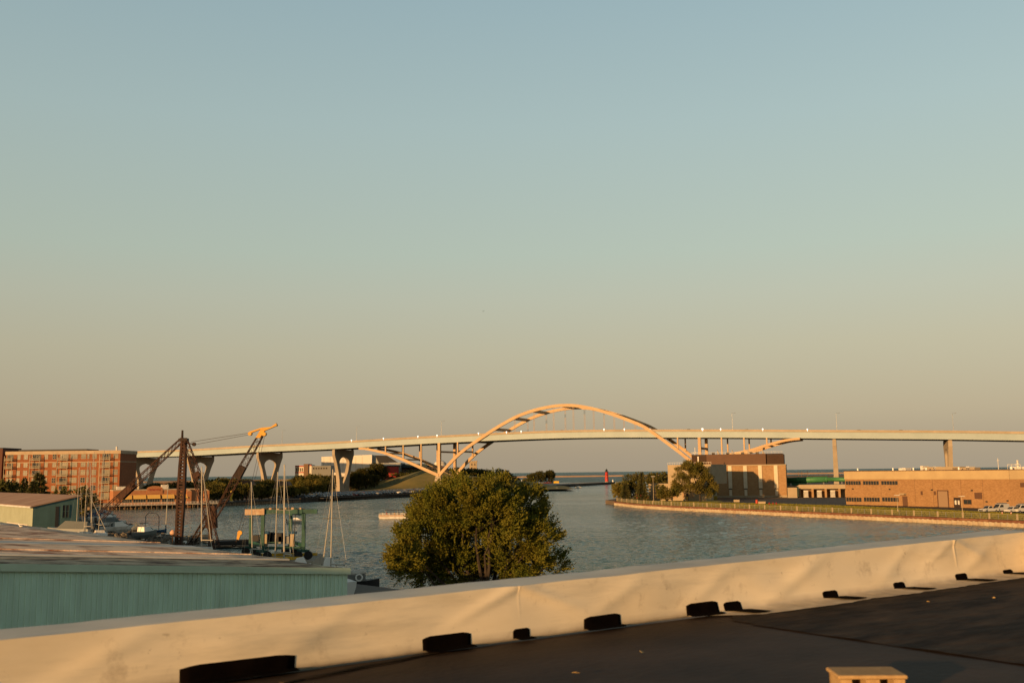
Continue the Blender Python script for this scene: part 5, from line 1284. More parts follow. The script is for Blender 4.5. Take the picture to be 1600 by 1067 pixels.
for px in range(336, 520, 7): plant(rnd.choice(('round', 'dark', 'dark')), 'leafy_tree', px + rnd.uniform(-3, 3), lerpt(ENV, px) + rnd.uniform(-2, 5), rnd.uniform(600, 680), 1.8, 'leafy tree in the dark wood behind the front row, left of the hill', 'wood behind the far quay', 1.2)
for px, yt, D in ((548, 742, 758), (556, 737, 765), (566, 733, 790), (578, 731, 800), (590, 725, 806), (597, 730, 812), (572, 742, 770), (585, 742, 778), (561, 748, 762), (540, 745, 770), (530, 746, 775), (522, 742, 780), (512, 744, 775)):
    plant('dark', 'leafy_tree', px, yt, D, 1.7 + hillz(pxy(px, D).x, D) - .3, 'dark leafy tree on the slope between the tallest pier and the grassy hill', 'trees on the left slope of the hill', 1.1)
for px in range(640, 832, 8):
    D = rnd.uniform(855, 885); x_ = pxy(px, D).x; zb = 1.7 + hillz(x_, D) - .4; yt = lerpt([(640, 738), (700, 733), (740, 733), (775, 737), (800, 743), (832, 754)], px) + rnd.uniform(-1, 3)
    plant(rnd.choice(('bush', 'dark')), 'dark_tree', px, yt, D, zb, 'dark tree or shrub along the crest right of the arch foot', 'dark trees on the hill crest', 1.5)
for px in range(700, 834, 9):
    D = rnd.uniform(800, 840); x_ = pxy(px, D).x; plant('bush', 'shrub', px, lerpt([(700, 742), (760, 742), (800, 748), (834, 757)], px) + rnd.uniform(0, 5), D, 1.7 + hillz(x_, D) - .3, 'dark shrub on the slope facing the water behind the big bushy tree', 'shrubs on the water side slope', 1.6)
for i, (px, yt, w_) in enumerate(((828.5, 741, .95), (835, 738.5, .9), (845, 736, 1.0), (857, 735.5, 1.3), (862, 738, 1.0))):
    plant('dark', 'round_tree', px, yt, 1140 + i * 4, 1.8, 'round dark tree in the clump on the point left of the red lighthouse', 'clump of round trees on the point', w_ * 1.05)
plant('bush', 'shrub', 821, 747, 1100, 1.8, 'low bush at the left end of the clump of round trees', None, 1.2)
for px, yt, D in ((3, 752, 200), (12, 756, 205)): plant('dark', 'leafy_tree', px - 2, yt, D + 95, 1.5, 'dark tree before the apartment block at the left frame edge, ' + ('first' if px < 5 else 'second') + ' from the edge')
plant('conifer', 'conifer', 39, 743, 290, 1.5, 'smaller dark conifer in front of the apartment block'); plant('conifer', 'conifer', 62, 735, 285, 1.5, 'taller dark conifer in front of the apartment block', None, 1.5)
plant('conifer', 'conifer', 54, 748, 280, 1.5, 'low dark conifer at the left foot of the taller one', None, 1.5)
plant('bush', 'shrub', 115, 768, 330, 1.6, 'dark hedge plant at the foot of the apartment block')
# the point on the right bank
for px, yt, D, k, wf, lb in ((966, 751, 425, 'round', 1.0, 'round low tree at the tip of the right bank point'), (977, 752.5, 418, 'conifer', 1.7, 'short golden conifer second from the tip of the point'), (991, 742, 432, 'dark', .9, 'dark tree between the short and the tall conifer'),
                             (1002.6, 735.5, 415, 'conifer', 1.25, 'tall pointed conifer left of the block building'), (1031, 738.5, 470, 'dark', 1.3, 'dark round tree behind the low step of the block building'),
                             (1041, 757.5, 396, 'round', 1.3, 'small open tree in front of the low block wing')):
    plant(k, {'conifer': 'conifer'}.get(k, 'leafy_tree'), px, yt, D, 1.56, lb, None, wf)
def park_tree():
    r = random.Random(21); D = 388; b = on(1094, 784, 1.56); base = Vector((b.x, b.y, 1.55)); D = b.y; S = D / F
    lob = [(1078, 740, 14), (1064, 752, 13), (1092, 742, 13), (1075, 730, 9), (1090, 731, 8), (1106, 754, 12), (1114, 763, 8), (1058, 765, 8), (1070, 768, 9), (1087, 757, 12), (1060, 740, 9), (1105, 770, 6), (1098, 735, 8)]
    L_ = [(at(px, py, D).x, D + r.uniform(-3, 3), at(px, py, D).z, rr * S) for px, py, rr in lob]
    t = thing('spreading_tree', 'broad spreading tree with a forked trunk in front of the block building', 'tree', base)
    crown(L_, 8500, 6, .50, .22, .9, r, base + Vector((0, 0, 3)), up=.4, shell=.3, gap=.40, gs=.35).build('crown', M['leaf'], t, world=True)
    mb = MB(); fk = base + Vector((0, 0, 3.2)); mb.tube(base, fk, .42, .34, 9); limbs(mb, fk, [(l[0], l[1], l[2]) for l in L_], .26, r); mb.build('trunk', M['bark'], t, world=True)
park_tree()
# ------------------------------------------------------------------ buildings on the festival grounds
def block(px0, px1, ytop, D, zb, depth, m, name, parent=None, frame=None, zt=None):
    a = at(px0, ytop, D); b = at(px1, ytop, D); mb = MB(); z = zt or a.z
    return a.x, b.x, z
def hall(name, lb, cat, px0, px1, D, zb):
    a = pxy(px0, D); b = pxy(px1, D); f = Frame(a, b, zb); t = f.thing(name, lb, cat); return f, t
f, t = hall('concert_hall', 'large pale flat roofed hall with a black sloping roof end behind the tallest pier', 'building', 502, 625, 890, 3)
X = lambda px: f.pt(px, 720)[0]; Zp = lambda py, px=560: f.pt(px, py)[1]
M['hallwhite'] = mat('hallwhite', (0.60, 0.55, 0.47), .7, (.54, .49, .42), .05)
MB().prism([(0, 0), (X(581), 0), (X(581), Zp(710.3, 581)), (X(548), Zp(711.5, 548)), (0, Zp(713.6, 502))], 0, 45).build('hall_block', M['hallwhite'], t)
MB().prism([(X(581) + .02, 0), (X(625), 0), (X(625), Zp(722.5, 625)), (X(600), Zp(723.5, 600)), (X(581) + .02, Zp(711, 581))], 4, 44).build('stage_block', mat('hallgrey', (.34, .33, .29), .8), t)
MB().prism([(X(585), Zp(711, 585)), (X(604), Zp(711.5, 604)), (X(621), Zp(722, 621)), (X(591), Zp(723, 591))], 3.2, 3.98).build('black_roof', M['black'], t)
MB().box(X(586), X(604), -8, 3, 0, Zp(727.5, 600)).build('low_wing', M['hallwhite'], t); MB().box(X(578), X(626), -9, 4, Zp(727.4, 600), Zp(725, 600)).build('canopy_roof', M['hallwhite'], t)
MB().box(X(603.3), X(625), -13, -9.02, 0, Zp(729, 620)).build('red_wall', M['red'], t)
for k in range(7): x = X(506 + k * 10); MB().box(x - .1, x + .1, -.06, -.003, 0, Zp(714, 502)).build('wall_joint', M['palestone'], t)
for k in range(5): window(t, X(587 + k * 3.3), X(588.6 + k * 3.3), 7, 9, M['palestone'], M['glass'], y=-8, mull=0, trans=0)
f, t = hall('office_building', 'low building with red bands, brown stair tower and grey wing left of the tallest pier', 'building', 461, 518, 800, 3)
X = lambda px: f.pt(px, 735)[0]; Zp = lambda py, px=480: f.pt(px, py)[1]
MB().box(0, X(474.5), 0, 15, 0, Zp(727, 468)).build('wall', M['hallwhite'], t)
for py in (728, 738): MB().box(0, X(475), -.2, -.003, Zp(py + .8, 468), Zp(py - .8, 468)).build('red_band', M['red'], t)
MB().box(X(474.8), X(482), -1, 14, 0, Zp(724.5)).build('stair_tower', mat('browntower', (.20, .12, .07), .8), t)
MB().box(X(482) + .02, X(486.8), 0, 14, 0, Zp(726)).build('middle_wall', M['hallwhite'], t); MB().box(X(482.2), X(486.6), -.2, -.003, Zp(727.7), Zp(726.2)).build('red_band', M['red'], t)
MB().box(X(487), X(517), 0, 14, 0, Zp(727.5, 500)).build('grey_wing', M['grey'], t)
for a_ in (489, 493, 497, 501, 505, 509): window(t, X(a_), X(a_ + 2.2), Zp(733), Zp(730.5), M['palestone'], M['glass'], mull=0, trans=0)
for a_ in (462.5, 465.5, 468.5, 471.5): window(t, X(a_), X(a_ + 1.4), Zp(736), Zp(731), M['palestone'], M['glass'], mull=0)
f, t = hall('pavilion', 'long brown roofed pavilion seen between the arch legs', 'building', 628, 692, 905, 8)
X = lambda px: f.pt(px, 730)[0]; Zp = lambda py, px=660: f.pt(px, py)[1]
MB().box(0, f.L, 0, 14, 0, Zp(731)).build('wall', mat('pavbrick', (.24, .15, .10), .8), t); MB().prism([(-1.5, Zp(731)), (f.L + 1.5, Zp(731)), (f.L - 3, Zp(726.5)), (4, Zp(726.5))], -1, 15).build('roof', M['brownmetal'], t)
for k in range(10): window(t, X(632 + k * 6), X(634.5 + k * 6), Zp(735.5), Zp(733), M['palestone'], M['glass'], mull=0, trans=0)
MB().box(X(629), X(668), -6, -1.5, Zp(727.5) - 1.5, Zp(724.5)).build('dark_canopy', mat('dkcanopy', (.02, .04, .045), .6), t)
q = pxy(688, 930); t = thing('dome_tent', 'pale domed tent roof behind the left arch leg', 'tent', (q.x, q.y, 12)); zt = at(688, 718.5, 930).z - 12
MB().lathe([(5.6, 0), (5.6, zt - 3.4)], 20).build('drum', M['hallwhite'], t); MB().lathe([(5.9, zt - 3.4), (4.6, zt - 1.8), (2.5, zt - .6), (.2, zt)], 20).build('dome', M['whitedirty'], t, smooth=True)
q = pxy(739.5, 935); t = thing('stone_tower', 'pale square tower with a crenellated top right of the arch leg', 'tower', (q.x, q.y, 10)); zt = at(739, 719.5, 935).z - 10
MB().box(-3.4, 3.4, -3, 3, 0, zt - 1.4).build('shaft', M['palestone'], t); MB().box(-3.9, 3.9, -3.5, 3.5, zt - 1.4, zt - .6).build('parapet', M['palestone'], t)
for x in (-3.3, -1.1, 1.1, 3.3): MB().box(x - .55, x + .55, -3.5, 3.5, zt - .597, zt).build('merlon', M['palestone'], t)
for x in (-1.6, 1.2): window(t, x, x + .8, zt - 4.5, zt - 2.6, M['palestone'], M['glass'], y=-3, mull=0, trans=0)
# houses and roofs among the far trees
def house(px, ytop, D, w_, m, lb, z0=1.8, hw=None):
    q = pxy(px, D); z = at(px, ytop, D).z - z0; t = thing('house', lb, 'building', (q.x, D, z0)); hw = hw or z * .62
    MB().box(-w_ / 2, w_ / 2, 0, 9, 0, hw).build('wall', m, t); MB().prism([(-w_ / 2 - .4, hw), (w_ / 2 + .4, hw), (w_ / 2 - 1.5, z), (-w_ / 2 + 1.5, z)], -.4, 9.4).build('roof', M['brownmetal'], t)
    for k in range(3): x = -w_ / 2 + w_ * (k + .5) / 3; window(t, x - .6, x + .6, hw * .45, hw * .8, M['white'], M['glass'], mull=0, trans=0)
house(368, 755, 600, 9, M['whitedirty'], 'small white house among the quay trees right of the crane mast'); house(384, 750.5, 590, 8, mat('redhouse', (.35, .10, .05), .8), 'small red roofed house among the trees left of the second pier')
house(350, 757, 590, 14, M['whitedirty'], 'long low white building under the trees right of the crane leg'); house(262, 754, 620, 13, M['hallwhite'], 'low pale house behind the restaurant roof, left of the mast')
house(490, 749, 700, 8, M['whitedirty'], 'small white kiosk among the trees below the red banded building'); house(440, 752, 600, 9, M['palestone'], 'small tan building behind the tall masts')
q = pxy(815, 838); t = thing('marquee_tent', 'small white peaked tent by the water right of the hill', 'tent', (q.x, q.y, 1.8)); MB().lathe([(3.1, 2.2), (1.2, 3.4), (.1, 6.0)], 8).build('canopy', M['white'], t)
for a_ in range(4): x, y = 2.5 * math.cos(a_ * 1.571 + .785), 2.5 * math.sin(a_ * 1.571 + .785); MB().tube((x, y, 0), (x, y, 2.3), .07, n=6).build('pole', M['steel'], t)
q = pxy(364.5, 480); zt = at(364, 768, 480).z; t = thing('sculpture', 'bright yellow upright sculpture on the far quay under the trees', 'sculpture', (q.x, q.y - 2, 1.8)); yp = mat('sculptyellow', (.7, .42, .03), .5)
MB().hexa([(-.5, -.3, .3), (.7, -.3, .3), (.7, .3, .3), (-.5, .3, .3)], [(-.7, -.25, 1.8), (.1, -.25, 1.8), (.1, .25, 1.8), (-.7, .25, 1.8)]).hexa([(-.7, -.25, 1.8), (.1, -.25, 1.8), (.1, .25, 1.8), (-.7, .25, 1.8)], [(0, -.25, zt - 2.2), (.8, -.25, zt - 2.2), (.8, .25, zt - 2.2), (0, .25, zt - 2.2)]).build('figure', yp, t); MB().lathe([(.1, zt - 2.2), (.62, zt - 1.9), (.6, zt - 1.4), (.1, zt - 1.1)], 12).build('ring', yp, t); MB().box(-1, 1, -.6, .6, 0, .3).build('plinth', M['concrete'], t)
for i, (px, cn, lb) in enumerate(((836, 'blue', 'small blue car under the clump of round trees'), (841, 'white', 'white car under the clump of round trees'), (846.5, 'silver', 'silver car right of the white one under the clump'), (853, 'red', 'red car at the right side under the clump of round trees'), (858, 'red', 'red car furthest right under the clump'), (831, 'black', 'black car furthest left under the clump'))):
    q = pxy(px, 1090); put_car(cn, (q.x, q.y, 1.81), .4, lb, 'cars on the point')
yard = thing('yellow_container', 'yellow container on the pier right of the parked cars', 'container', (*pxy(869, 1085), 1.8)); MB().box(-2.8, 2.8, 0, 2.4, .1, 2.3).build('body', yp, yard, bevel=.04); MB().box(-2.9, 2.9, -.1, 2.5, 0, .1).build('base', M['dark'], yard)
# ------------------------------------------------------------------ lighthouse
q = at(948.2, 751, 1100); t = thing('lighthouse', 'red cylindrical lighthouse with a black lantern near the end of the pier', 'lighthouse', (q.x, 1101, 2.35)); zt = at(948, 731.8, 1101).z - 2.35; k = zt / 16
MB().lathe([(2.6 * k, 0), (2.6 * k, .5 * k)], 20).build('base', M['concrete'], t)
MB().lathe([(2.25 * k, .5 * k), (2.15 * k, 1.0 * k), (1.75 * k, 11.4 * k), (1.9 * k, 11.7 * k)], 24).build('tower', mat('lightred', (.46, .035, .02), .5), t, smooth=True)
MB().lathe([(2.1 * k, 11.7 * k), (2.3 * k, 11.95 * k), (2.3 * k, 12.1 * k)], 20).build('gallery', M['black'], t)
rl = MB()
for a_ in range(12): x, y = 2.2 * k * math.cos(a_ * .5236), 2.2 * k * math.sin(a_ * .5236); rl.tube((x, y, 12.1 * k), (x, y, 13.1 * k), .05, n=4)
for a_ in range(12): p0_ = Vector((2.2 * k * math.cos(a_ * .5236), 2.2 * k * math.sin(a_ * .5236), 13.1 * k)); p1_ = Vector((2.2 * k * math.cos(a_ * .5236 + .5236), 2.2 * k * math.sin(a_ * .5236 + .5236), 13.1 * k)); rl.tube(p0_, p1_, .05, n=4)
rl.build('gallery_rail', M['black'], t)
MB().lathe([(1.25 * k, 12.1 * k), (1.25 * k, 14.1 * k)], 12).build('lantern', M['glass'], t); MB().lathe([(1.5 * k, 14.1 * k), (.9 * k, 15.0 * k), (.2 * k, 15.4 * k), (.12 * k, 16 * k)], 12).build('lantern_roof', M['black'], t)
for z in (4, 8): MB().box(-.35, .35, -2.15 * k, -1.6 * k, z * k, (z + 1.1) * k).build('window', M['black'], t)
q = at(957.8, 753, 1098); t = thing('beacon', 'small white beacon box at the very end of the pier', 'beacon', (q.x, 1099, 2.35)); MB().lathe([(.7, 0), (.7, 1.6), (.3, 1.8), (.3, 2.5), (.1, 2.7)], 12).build('housing', M['white'], t); MB().box(-1, 1, -1, 1, 0, .2).build('base', M['concrete'], t)
# ------------------------------------------------------------------ boats
def hull_mb(L, B, H, sheer=.25, draft=.3, transom=.8):
    n_ = 12; vs = []; fs = []
    for i in range(n_ + 1):
        s = i / n_; x = -L / 2 + L * s; w_ = B / 2 * (transom + (1 - transom) * min(1, s * 3)) * (1 if s < .55 else max(.02, 1 - ((s - .55) / .45) ** 2.2)); zt = H + sheer * s ** 2; 
        for y, z in ((-w_, zt), (-w_ * .92, zt * .45), (-w_ * .45, -draft * (1 - s ** 3)), (w_ * .45, -draft * (1 - s ** 3)), (w_ * .92, zt * .45), (w_, zt)): vs.append((x, y, z))
    for i in range(n_):
        for j in range(5): fs.append((i * 6 + j, i * 6 + j + 1, i * 6 + 7 + j, i * 6 + 6 + j))
        fs.append((i * 6 + 5, i * 6, i * 6 + 6, i * 6 + 11))
    fs.append(tuple(range(6))); m = MB(); m.add(vs, fs); return m
bluecov = mat('bluecover', (.02, .07, .14), .8); greycov = mat('greycover', (.16, .17, .16), .85); greencov = mat('greencover', (.04, .09, .06), .85)
def motorboat(lb, loc, rot, L=7.0, col=None, cover=None, group=None, cabin=True):
    t = thing('motorboat', lb, 'boat', loc, rot, group); B = L * .33; H = L * .14
    hull_mb(L, B, H).build('hull', col or M['whitedirty'], t, smooth=False)
    if cover: MB().hexa([(-L * .48, -B * .46, H + .03), (L * .2, -B * .46, H + .03), (L * .2, B * .46, H + .03), (-L * .48, B * .46, H + .03)], [(-L * .4, -.1, H + L * .13), (L * .1, -.1, H + L * .15), (L * .1, .1, H + L * .15), (-L * .4, .1, H + L * .13)]).build('cover', cover, t)
    elif cabin:
        MB().hexa([(-L * .12, -B * .36, H), (L * .28, -B * .28, H + .1), (L * .28, B * .28, H + .1), (-L * .12, B * .36, H)], [(-L * .12, -B * .32, H + L * .13), (L * .08, -B * .3, H + L * .13), (L * .08, B * .3, H + L * .13), (-L * .12, B * .32, H + L * .13)]).build('cabin', M['white'], t)
        MB().hexa([(L * .1, -B * .27, H + L * .11), (L * .24, -B * .25, H + L * .045), (L * .24, B * .25, H + L * .045), (L * .1, B * .27, H + L * .11)], [(L * .12, -B * .27, H + L * .12), (L * .26, -B * .25, H + L * .055), (L * .26, B * .25, H + L * .055), (L * .12, B * .27, H + L * .12)]).build('windshield', M['glass'], t)
        MB().bar((-L * .3, -B * .4, H), (-L * .2, -B * .36, H + L * .22), .05).bar((-L * .3, B * .4, H), (-L * .2, B * .36, H + L * .22), .05).box(-L * .32, L * .02, -B * .38, B * .38, H + L * .22, H + L * .235).build('canopy_top', greycov, t)
    MB().box(-L * .55, -L * .49, -.22, .22, 0, H + .35).build('outboard', M['dark'], t)
    return t
def cradle(t, L, h, keel):
    for x in (-L * .28, L * .22): MB().box(x - .12, x + .12, -1.1, 1.1, -h, -keel).bar((x, -1.1, -h), (x, -1.2, .3), .1).bar((x, 1.1, -h), (x, 1.2, .3), .1).build('cradle', M['woodpile'], t)
M['mast'] = mat('mast', (.46, .42, .35), .4, (.36, .33, .28), 1)
def sailboat(lb, pb, pt_, D, L=9, z0=None, rot=None, mr=.065, cover=None, afloat=False, hullm=None, group='stored sailboats'):
    """mast seen from pixel pb (foot) to pt_ (head)"""
    foot = at(pb[0], pb[1], D); head = at(pt_[0], pt_[1], D); z0 = z0 if z0 is not None else 2.9; rot = rot if rot is not None else rnd.uniform(1.8, 2.4)
    dx = (head.x - foot.x) / (head.z - foot.z); zd = z0 + L * .12; fx = foot.x + dx * (zd - foot.z); t = thing('sailboat', lb, 'boat', (fx, D, z0), rot, group)
    H = L * .12; hull_mb(L, L * .30, H, sheer=.3, draft=.45, transom=.6).build('hull', hullm or M['white'], t)
    MB().hexa([(-L * .2, -L * .09, H), (L * .25, -L * .06, H + .1), (L * .25, L * .06, H + .1), (-L * .2, L * .09, H)], [(-L * .18, -L * .08, H + .5), (L * .18, -L * .05, H + .45), (L * .18, L * .05, H + .45), (-L * .18, L * .08, H + .5)]).build('cabin', M['whitedirty'], t)
    a = Vector((fx, D, zd)); m_ = MB().tube(a, head, mr, mr * .75, 8).build('mast', M['mast'], t, world=True)
    c_, s_ = math.cos(rot), math.sin(rot); W_ = lambda x, y, z: Vector((fx + x * c_ - y * s_, D + x * s_ + y * c_, z0 + z))
    for p in (W_(L * .5, 0, H + .3), W_(-L * .48, 0, H + .1), W_(0, L * .14, H), W_(0, -L * .14, H)): MB().tube(p, head, .009, n=4).build('stay', M['steel'], t, world=True)
    sp = a.lerp(head, .55); MB().tube(sp + Vector((-s_ * .9, c_ * .9, 0)), sp - Vector((-s_ * .9, c_ * .9, 0)), .035, n=5).build('spreader', M['mast'], t, world=True)
    bo = W_(-L * .36, 0, H + 1.5); MB().tube(a + Vector((0, 0, 1.4)), bo, .07, n=6).build('boom', M['mast'], t, world=True)
    if cover:
        mb = MB(); q0 = a + Vector((0, 0, 1.5)); 
        for k in range(6): mb.tube(q0.lerp(bo, k / 6) + Vector((0, 0, .15)), q0.lerp(bo, (k + 1) / 6) + Vector((0, 0, .12)), .34 - .035 * k, .31 - .035 * k, 8)
        mb.tube(a + Vector((0, 0, 1.3)), a + Vector((0, 0, 2.7)), .22, .12, 8); mb.build('sail_cover', cover, t, world=True)
    if not afloat: cradle(t, L, z0 - 1.5, .3)
    return t
sailboat('stored sailboat with the right hand mast of the yard, beside the shed corner', (517, 877), (520, 733), 100, 8)
sailboat('stored sailboat with the tallest thick mast in front of the green boat hoist', (444, 870), (444.5, 725.5), 112, 9, mr=.10)
sailboat('stored sailboat with the slightly tilted mast just left of the tallest one', (430, 868), (434, 737), 116, 8)
sailboat('stored sailboat with the short mast at the left leg of the boat hoist', (394, 861), (392.7, 752.5), 122, 8)
sailboat('stored sailboat with the pale mast standing through the crane framework', (315, 848), (315.3, 729), 138, 9, mr=.10)
for pb, pt_, D, lb in (((156, 800), (163, 703), 185, 'stored sailboat with the tall rightmost mast in front of the apartment block'), ((143, 800), (147, 706), 188, 'stored sailboat with the second mast from the right before the apartment block'),
                       ((133, 800), (138, 719), 180, 'stored sailboat with the leaning mast left of the two tallest by the apartments'), ((144, 828), (141, 722), 172, 'stored sailboat whose mast foot shows beside the long shed roof'), ((121, 790), (124, 730), 195, 'stored sailboat with the leftmost and shortest mast by the teal shed')):
    sailboat(lb, pb, pt_, D, 9, mr=.065)
sailboat('moored sailboat with a blue sail cover left of the crane mast', (259, 828), (262.5, 756), 206, 8.5, z0=.35, rot=.15, cover=bluecov, afloat=True, group=None, mr=.10)
def spar(p, q, D, lb, r_=.06):
    a = at(*p, D); b = at(*q, D); t = thing('spar', lb, 'spar', (a.x, a.y, a.z)); MB().tube(a, b, r_, r_ * .7, 6).build('pole', M['mast'], t, world=True); MB().tube(b, b + Vector((0, 0, .3)), r_ * 1.5, r_ * 1.5, 6).build('cap', M['steel'], t, world=True)
spar((504, 885), (517.6, 779), 100, 'slanting bare spar leaning on the right hand mast by the shed corner'); spar((331, 858), (317.5, 741), 138, 'long slanting spar crossing the right leg of the derrick crane'); spar((168, 834), (144, 782), 175, 'short slanting pole crossing the stored masts at the left'); spar((133, 835), (133, 811), 172, 'short pale post at the edge of the long shed roof')
# boats and gear lying on the quay at the left
spots = [(-74, 202, 1.2, 7.5, None, 'grey'), (-80, 214, 2.0, 7, greycov, 'dark'), (-87, 222, .6, 8, None, 'white'), (-92, 234, 2.2, 7, greencov, 'grey'), (-98, 246, 1.0, 8, greycov, 'white'), (-104, 258, 2.4, 7, None, 'dark'), (-96, 228, .2, 6, greycov, 'grey'),
         (-110, 272, 1.3, 8, None, 'white'), (-116, 284, .7, 8, bluecov, 'white'), (-107, 250, 1.9, 7, greycov, 'dark'), (-122, 300, 2.3, 8, None, 'grey'), (-130, 318, 1.0, 8, greycov, 'white'), (-140, 338, 1.7, 8, None, 'white'), (-118, 270, .3, 7, greencov, 'grey'), (-101, 236, 1.4, 6.5, None, 'dark')]
hm = {'grey': greycov, 'dark': M['dark'], 'white': M['whitedirty']}
for i, (x, y, a_, L, cov, hc) in enumerate(spots):
    cn = {None: 'open', id(greycov): 'grey covered', id(greencov): 'green covered', id(bluecov): 'blue covered'}[None if cov is None else id(cov)]
    row = ['closest to the long shed', 'further back on the quay', 'furthest back by the restaurant'][i // 5 if i < 13 else 1]
    t = motorboat(f'{hc} hulled {cn} motorboat stored on the left quay, {row}', (x, y, 2.1), a_, L, hm[hc], cov, 'motorboats stored on the left quay'); cradle(t, L, .6, .25)
rr_ = random.Random(9); mb = MB()
for k in range(420):
    s = rr_.random(); x = -62 - 70 * s + rr_.uniform(-3, 9); y = 178 + 120 * s + rr_.uniform(-10, 6); h_ = rr_.uniform(.2, 1.5); w_ = rr_.uniform(.2, 1.3)
    a_ = rr_.random() * 3; d_ = Vector((math.cos(a_), math.sin(a_), rr_.uniform(-.2, .5))); c_ = Vector((x, y, 1.5 + h_ * .5)); mb.bar(c_ - d_ * w_, c_ + d_ * w_, rr_.uniform(.1, .7), rr_.uniform(.1, .6))
tag(mb.build('dockside_clutter', mat('clutter', (.05, .042, .035), .9, (.26, .22, .17), 1.1, pos=True, detail=6)), 'dark heap of dockside gear, planks and scrap along the left quay', 'scrap heap', kind='stuff')
q = pxy(113, 186); t = motorboat('large silver cabin cruiser under a cover beside the teal shed', (q.x, 186, 3.4), 2.9, 9.5, mat('silverhull', (.30, .31, .30), .5), greycov); cradle(t, 9, 1.9, .25)
# floating docks and moored small craft
def dock(poly, lb, z=.55, m=None): t = tag(MB().slab(poly, z - .25, z).build('floating_dock', m or M['woodpile']), lb, 'dock'); return t
dock([(-79, 214), (-55, 214), (-55, 216.2), (-79, 216.2)], 'wooden floating dock running right behind the blue covered sailboat'); dock([(-66, 197), (-50, 197), (-50, 199), (-66, 199)], 'wooden floating dock at the foot of the crane mast')
motorboat('small dark open boat moored right of the crane mast', (-56, 201, .25), .1, 7, M['dark'], None, None, False)
motorboat('long low pale boat moored at the dock left of the crane mast', (-70, 218, .2), .05, 8, greycov, None, None, False)
MB_ = thing('life_ring_post', 'orange and white buoy post beside the crane mast', 'buoy', (*pxy(273, 190), 1.4)); MB().tube((0, 0, -1), (0, 0, 1.6), .12, n=8).build('post', mat('buoyorange', (.6, .2, .06), .6), MB_); MB().lathe([(.05, 1.5), (.5, 1.8), (.55, 2.2), (.3, 2.6), (.05, 2.7)], 12).build('ball', mat('buoypink', (.7, .4, .25), .6), MB_, smooth=True)
for px, py, lb in ((237, 800, 'dark hooped gangway frame standing out of the water left of the moored sailboat'),):
    q = on(px, 832, .5); t = thing('gangway_frame', lb, 'frame', (q.x, q.y, .3)); pts = [Vector((-1.6, 0, 0)), Vector((-1.6, 0, 4.2)), Vector((-.9, 0, 5)), Vector((.9, 0, 4.9)), Vector((1.7, 0, 4)), Vector((1.7, 0, 0))]
    MB().path(pts, .07).build('hoop', M['dark'], t); MB().box(-2, 2, -.6, .6, 0, .25).build('float', M['woodpile'], t)
# passenger pontoon boat with people
q = on(592, 810.5, 0.0); pb = thing('tour_boat', 'open passenger pontoon boat with a dark canopy and seated people', 'boat', (q.x + 6.3, q.y + 1, 0), .03)
MB().box(-6.4, 6.4, -1.5, 1.5, .55, .7).build('deck', M['whitedirty'], pb)
for y in (-1.1, 1.1): MB().tube((-6.2, y, .25), (6.0, y, .25), .38, n=12).build('pontoon', M['whitedirty'], pb)
mb = MB()
for y in (-1.48, 1.48):
    for z in (1.0, 1.35, 1.65): mb.bar((-6.3, y, z), (6.3, y, z), .06)
    for k in range(12): mb.bar((-6.3 + k * 1.145, y, .7), (-6.3 + k * 1.145, y, 1.65), .06)
mb.build('railing', M['whitedirty'], pb); MB().box(-6.3, 6.3, -1.5, -1.46, .7, 1.25).build('side_panel', mat('boatpanel', (.45, .30, .2), .7), pb)
MB().box(-4.4, 6.2, -1.6, 1.6, 2.62, 2.74).build('canopy', M['dark'], pb)
for x in (-4.2, -.5, 3, 6):
    for y in (-1.45, 1.45): MB().tube((x, y, .7), (x, y, 2.62), .045, n=6).build('canopy_post', M['steel'], pb)
MB().box(-5.5, 5.5, -.3, .3, .7, 1.12).build('bench', M['grey'], pb)
def person(lb, loc, rot, shirt, group, pose='sit'):
    me = bpy.data.meshes.new('person'); 
    J = [(0, 0, .12), (0, 0, .36), (0, 0, .58), (0, 0, .68), (0.02, 0, .80), (0.0, .10, .08), (.42, .13, .10), (.44, .13, -.36), (.56, .14, -.40), (0, -.10, .08), (.42, -.13, .10), (.44, -.13, -.36), (.56, -.14, -.40), (0, .2, .55), (.08, .26, .28), (.30, .16, .20), (0, -.2, .55), (.08, -.26, .28), (.30, -.16, .20)]
    E = [(0, 1), (1, 2), (2, 3), (3, 4), (0, 5), (5, 6), (6, 7), (7, 8), (0, 9), (9, 10), (10, 11), (11, 12), (2, 13), (13, 14), (14, 15), (2, 16), (16, 17), (17, 18)]
    rad = [.14, .15, .13, .055, .10, .10, .075, .05, .04, .10, .075, .05, .04, .06, .045, .035, .06, .045, .035]
    me.from_pydata(J, E, []); o = bpy.data.objects.new('person', me); COL.objects.link(o); md = o.modifiers.new('skin', 'SKIN'); md.use_smooth_shade = True; o.modifiers.new('sub', 'SUBSURF').levels = 1
    for i, v in enumerate(me.skin_vertices[0].data): v.radius = (rad[i], rad[i]); v.use_root = (i == 0)
    me.materials.append(shirt); o.location = loc; o.rotation_euler = (0, 0, rot); tag(o, lb, 'person', group); return o
skin = mat('skin', (.45, .24, .15), .6); hair = mat('hair', (.05, .03, .02), .8)
sh_ = [mat('sh' + str(i), c, .8) for i, c in enumerate(((.5, .48, .44), (.35, .05, .04), (.05, .07, .15), (.5, .3, .15), (.08, .08, .08)))]
desc = ['pale shirt', 'red shirt', 'dark blue shirt', 'tan shirt', 'black shirt']
first = {}
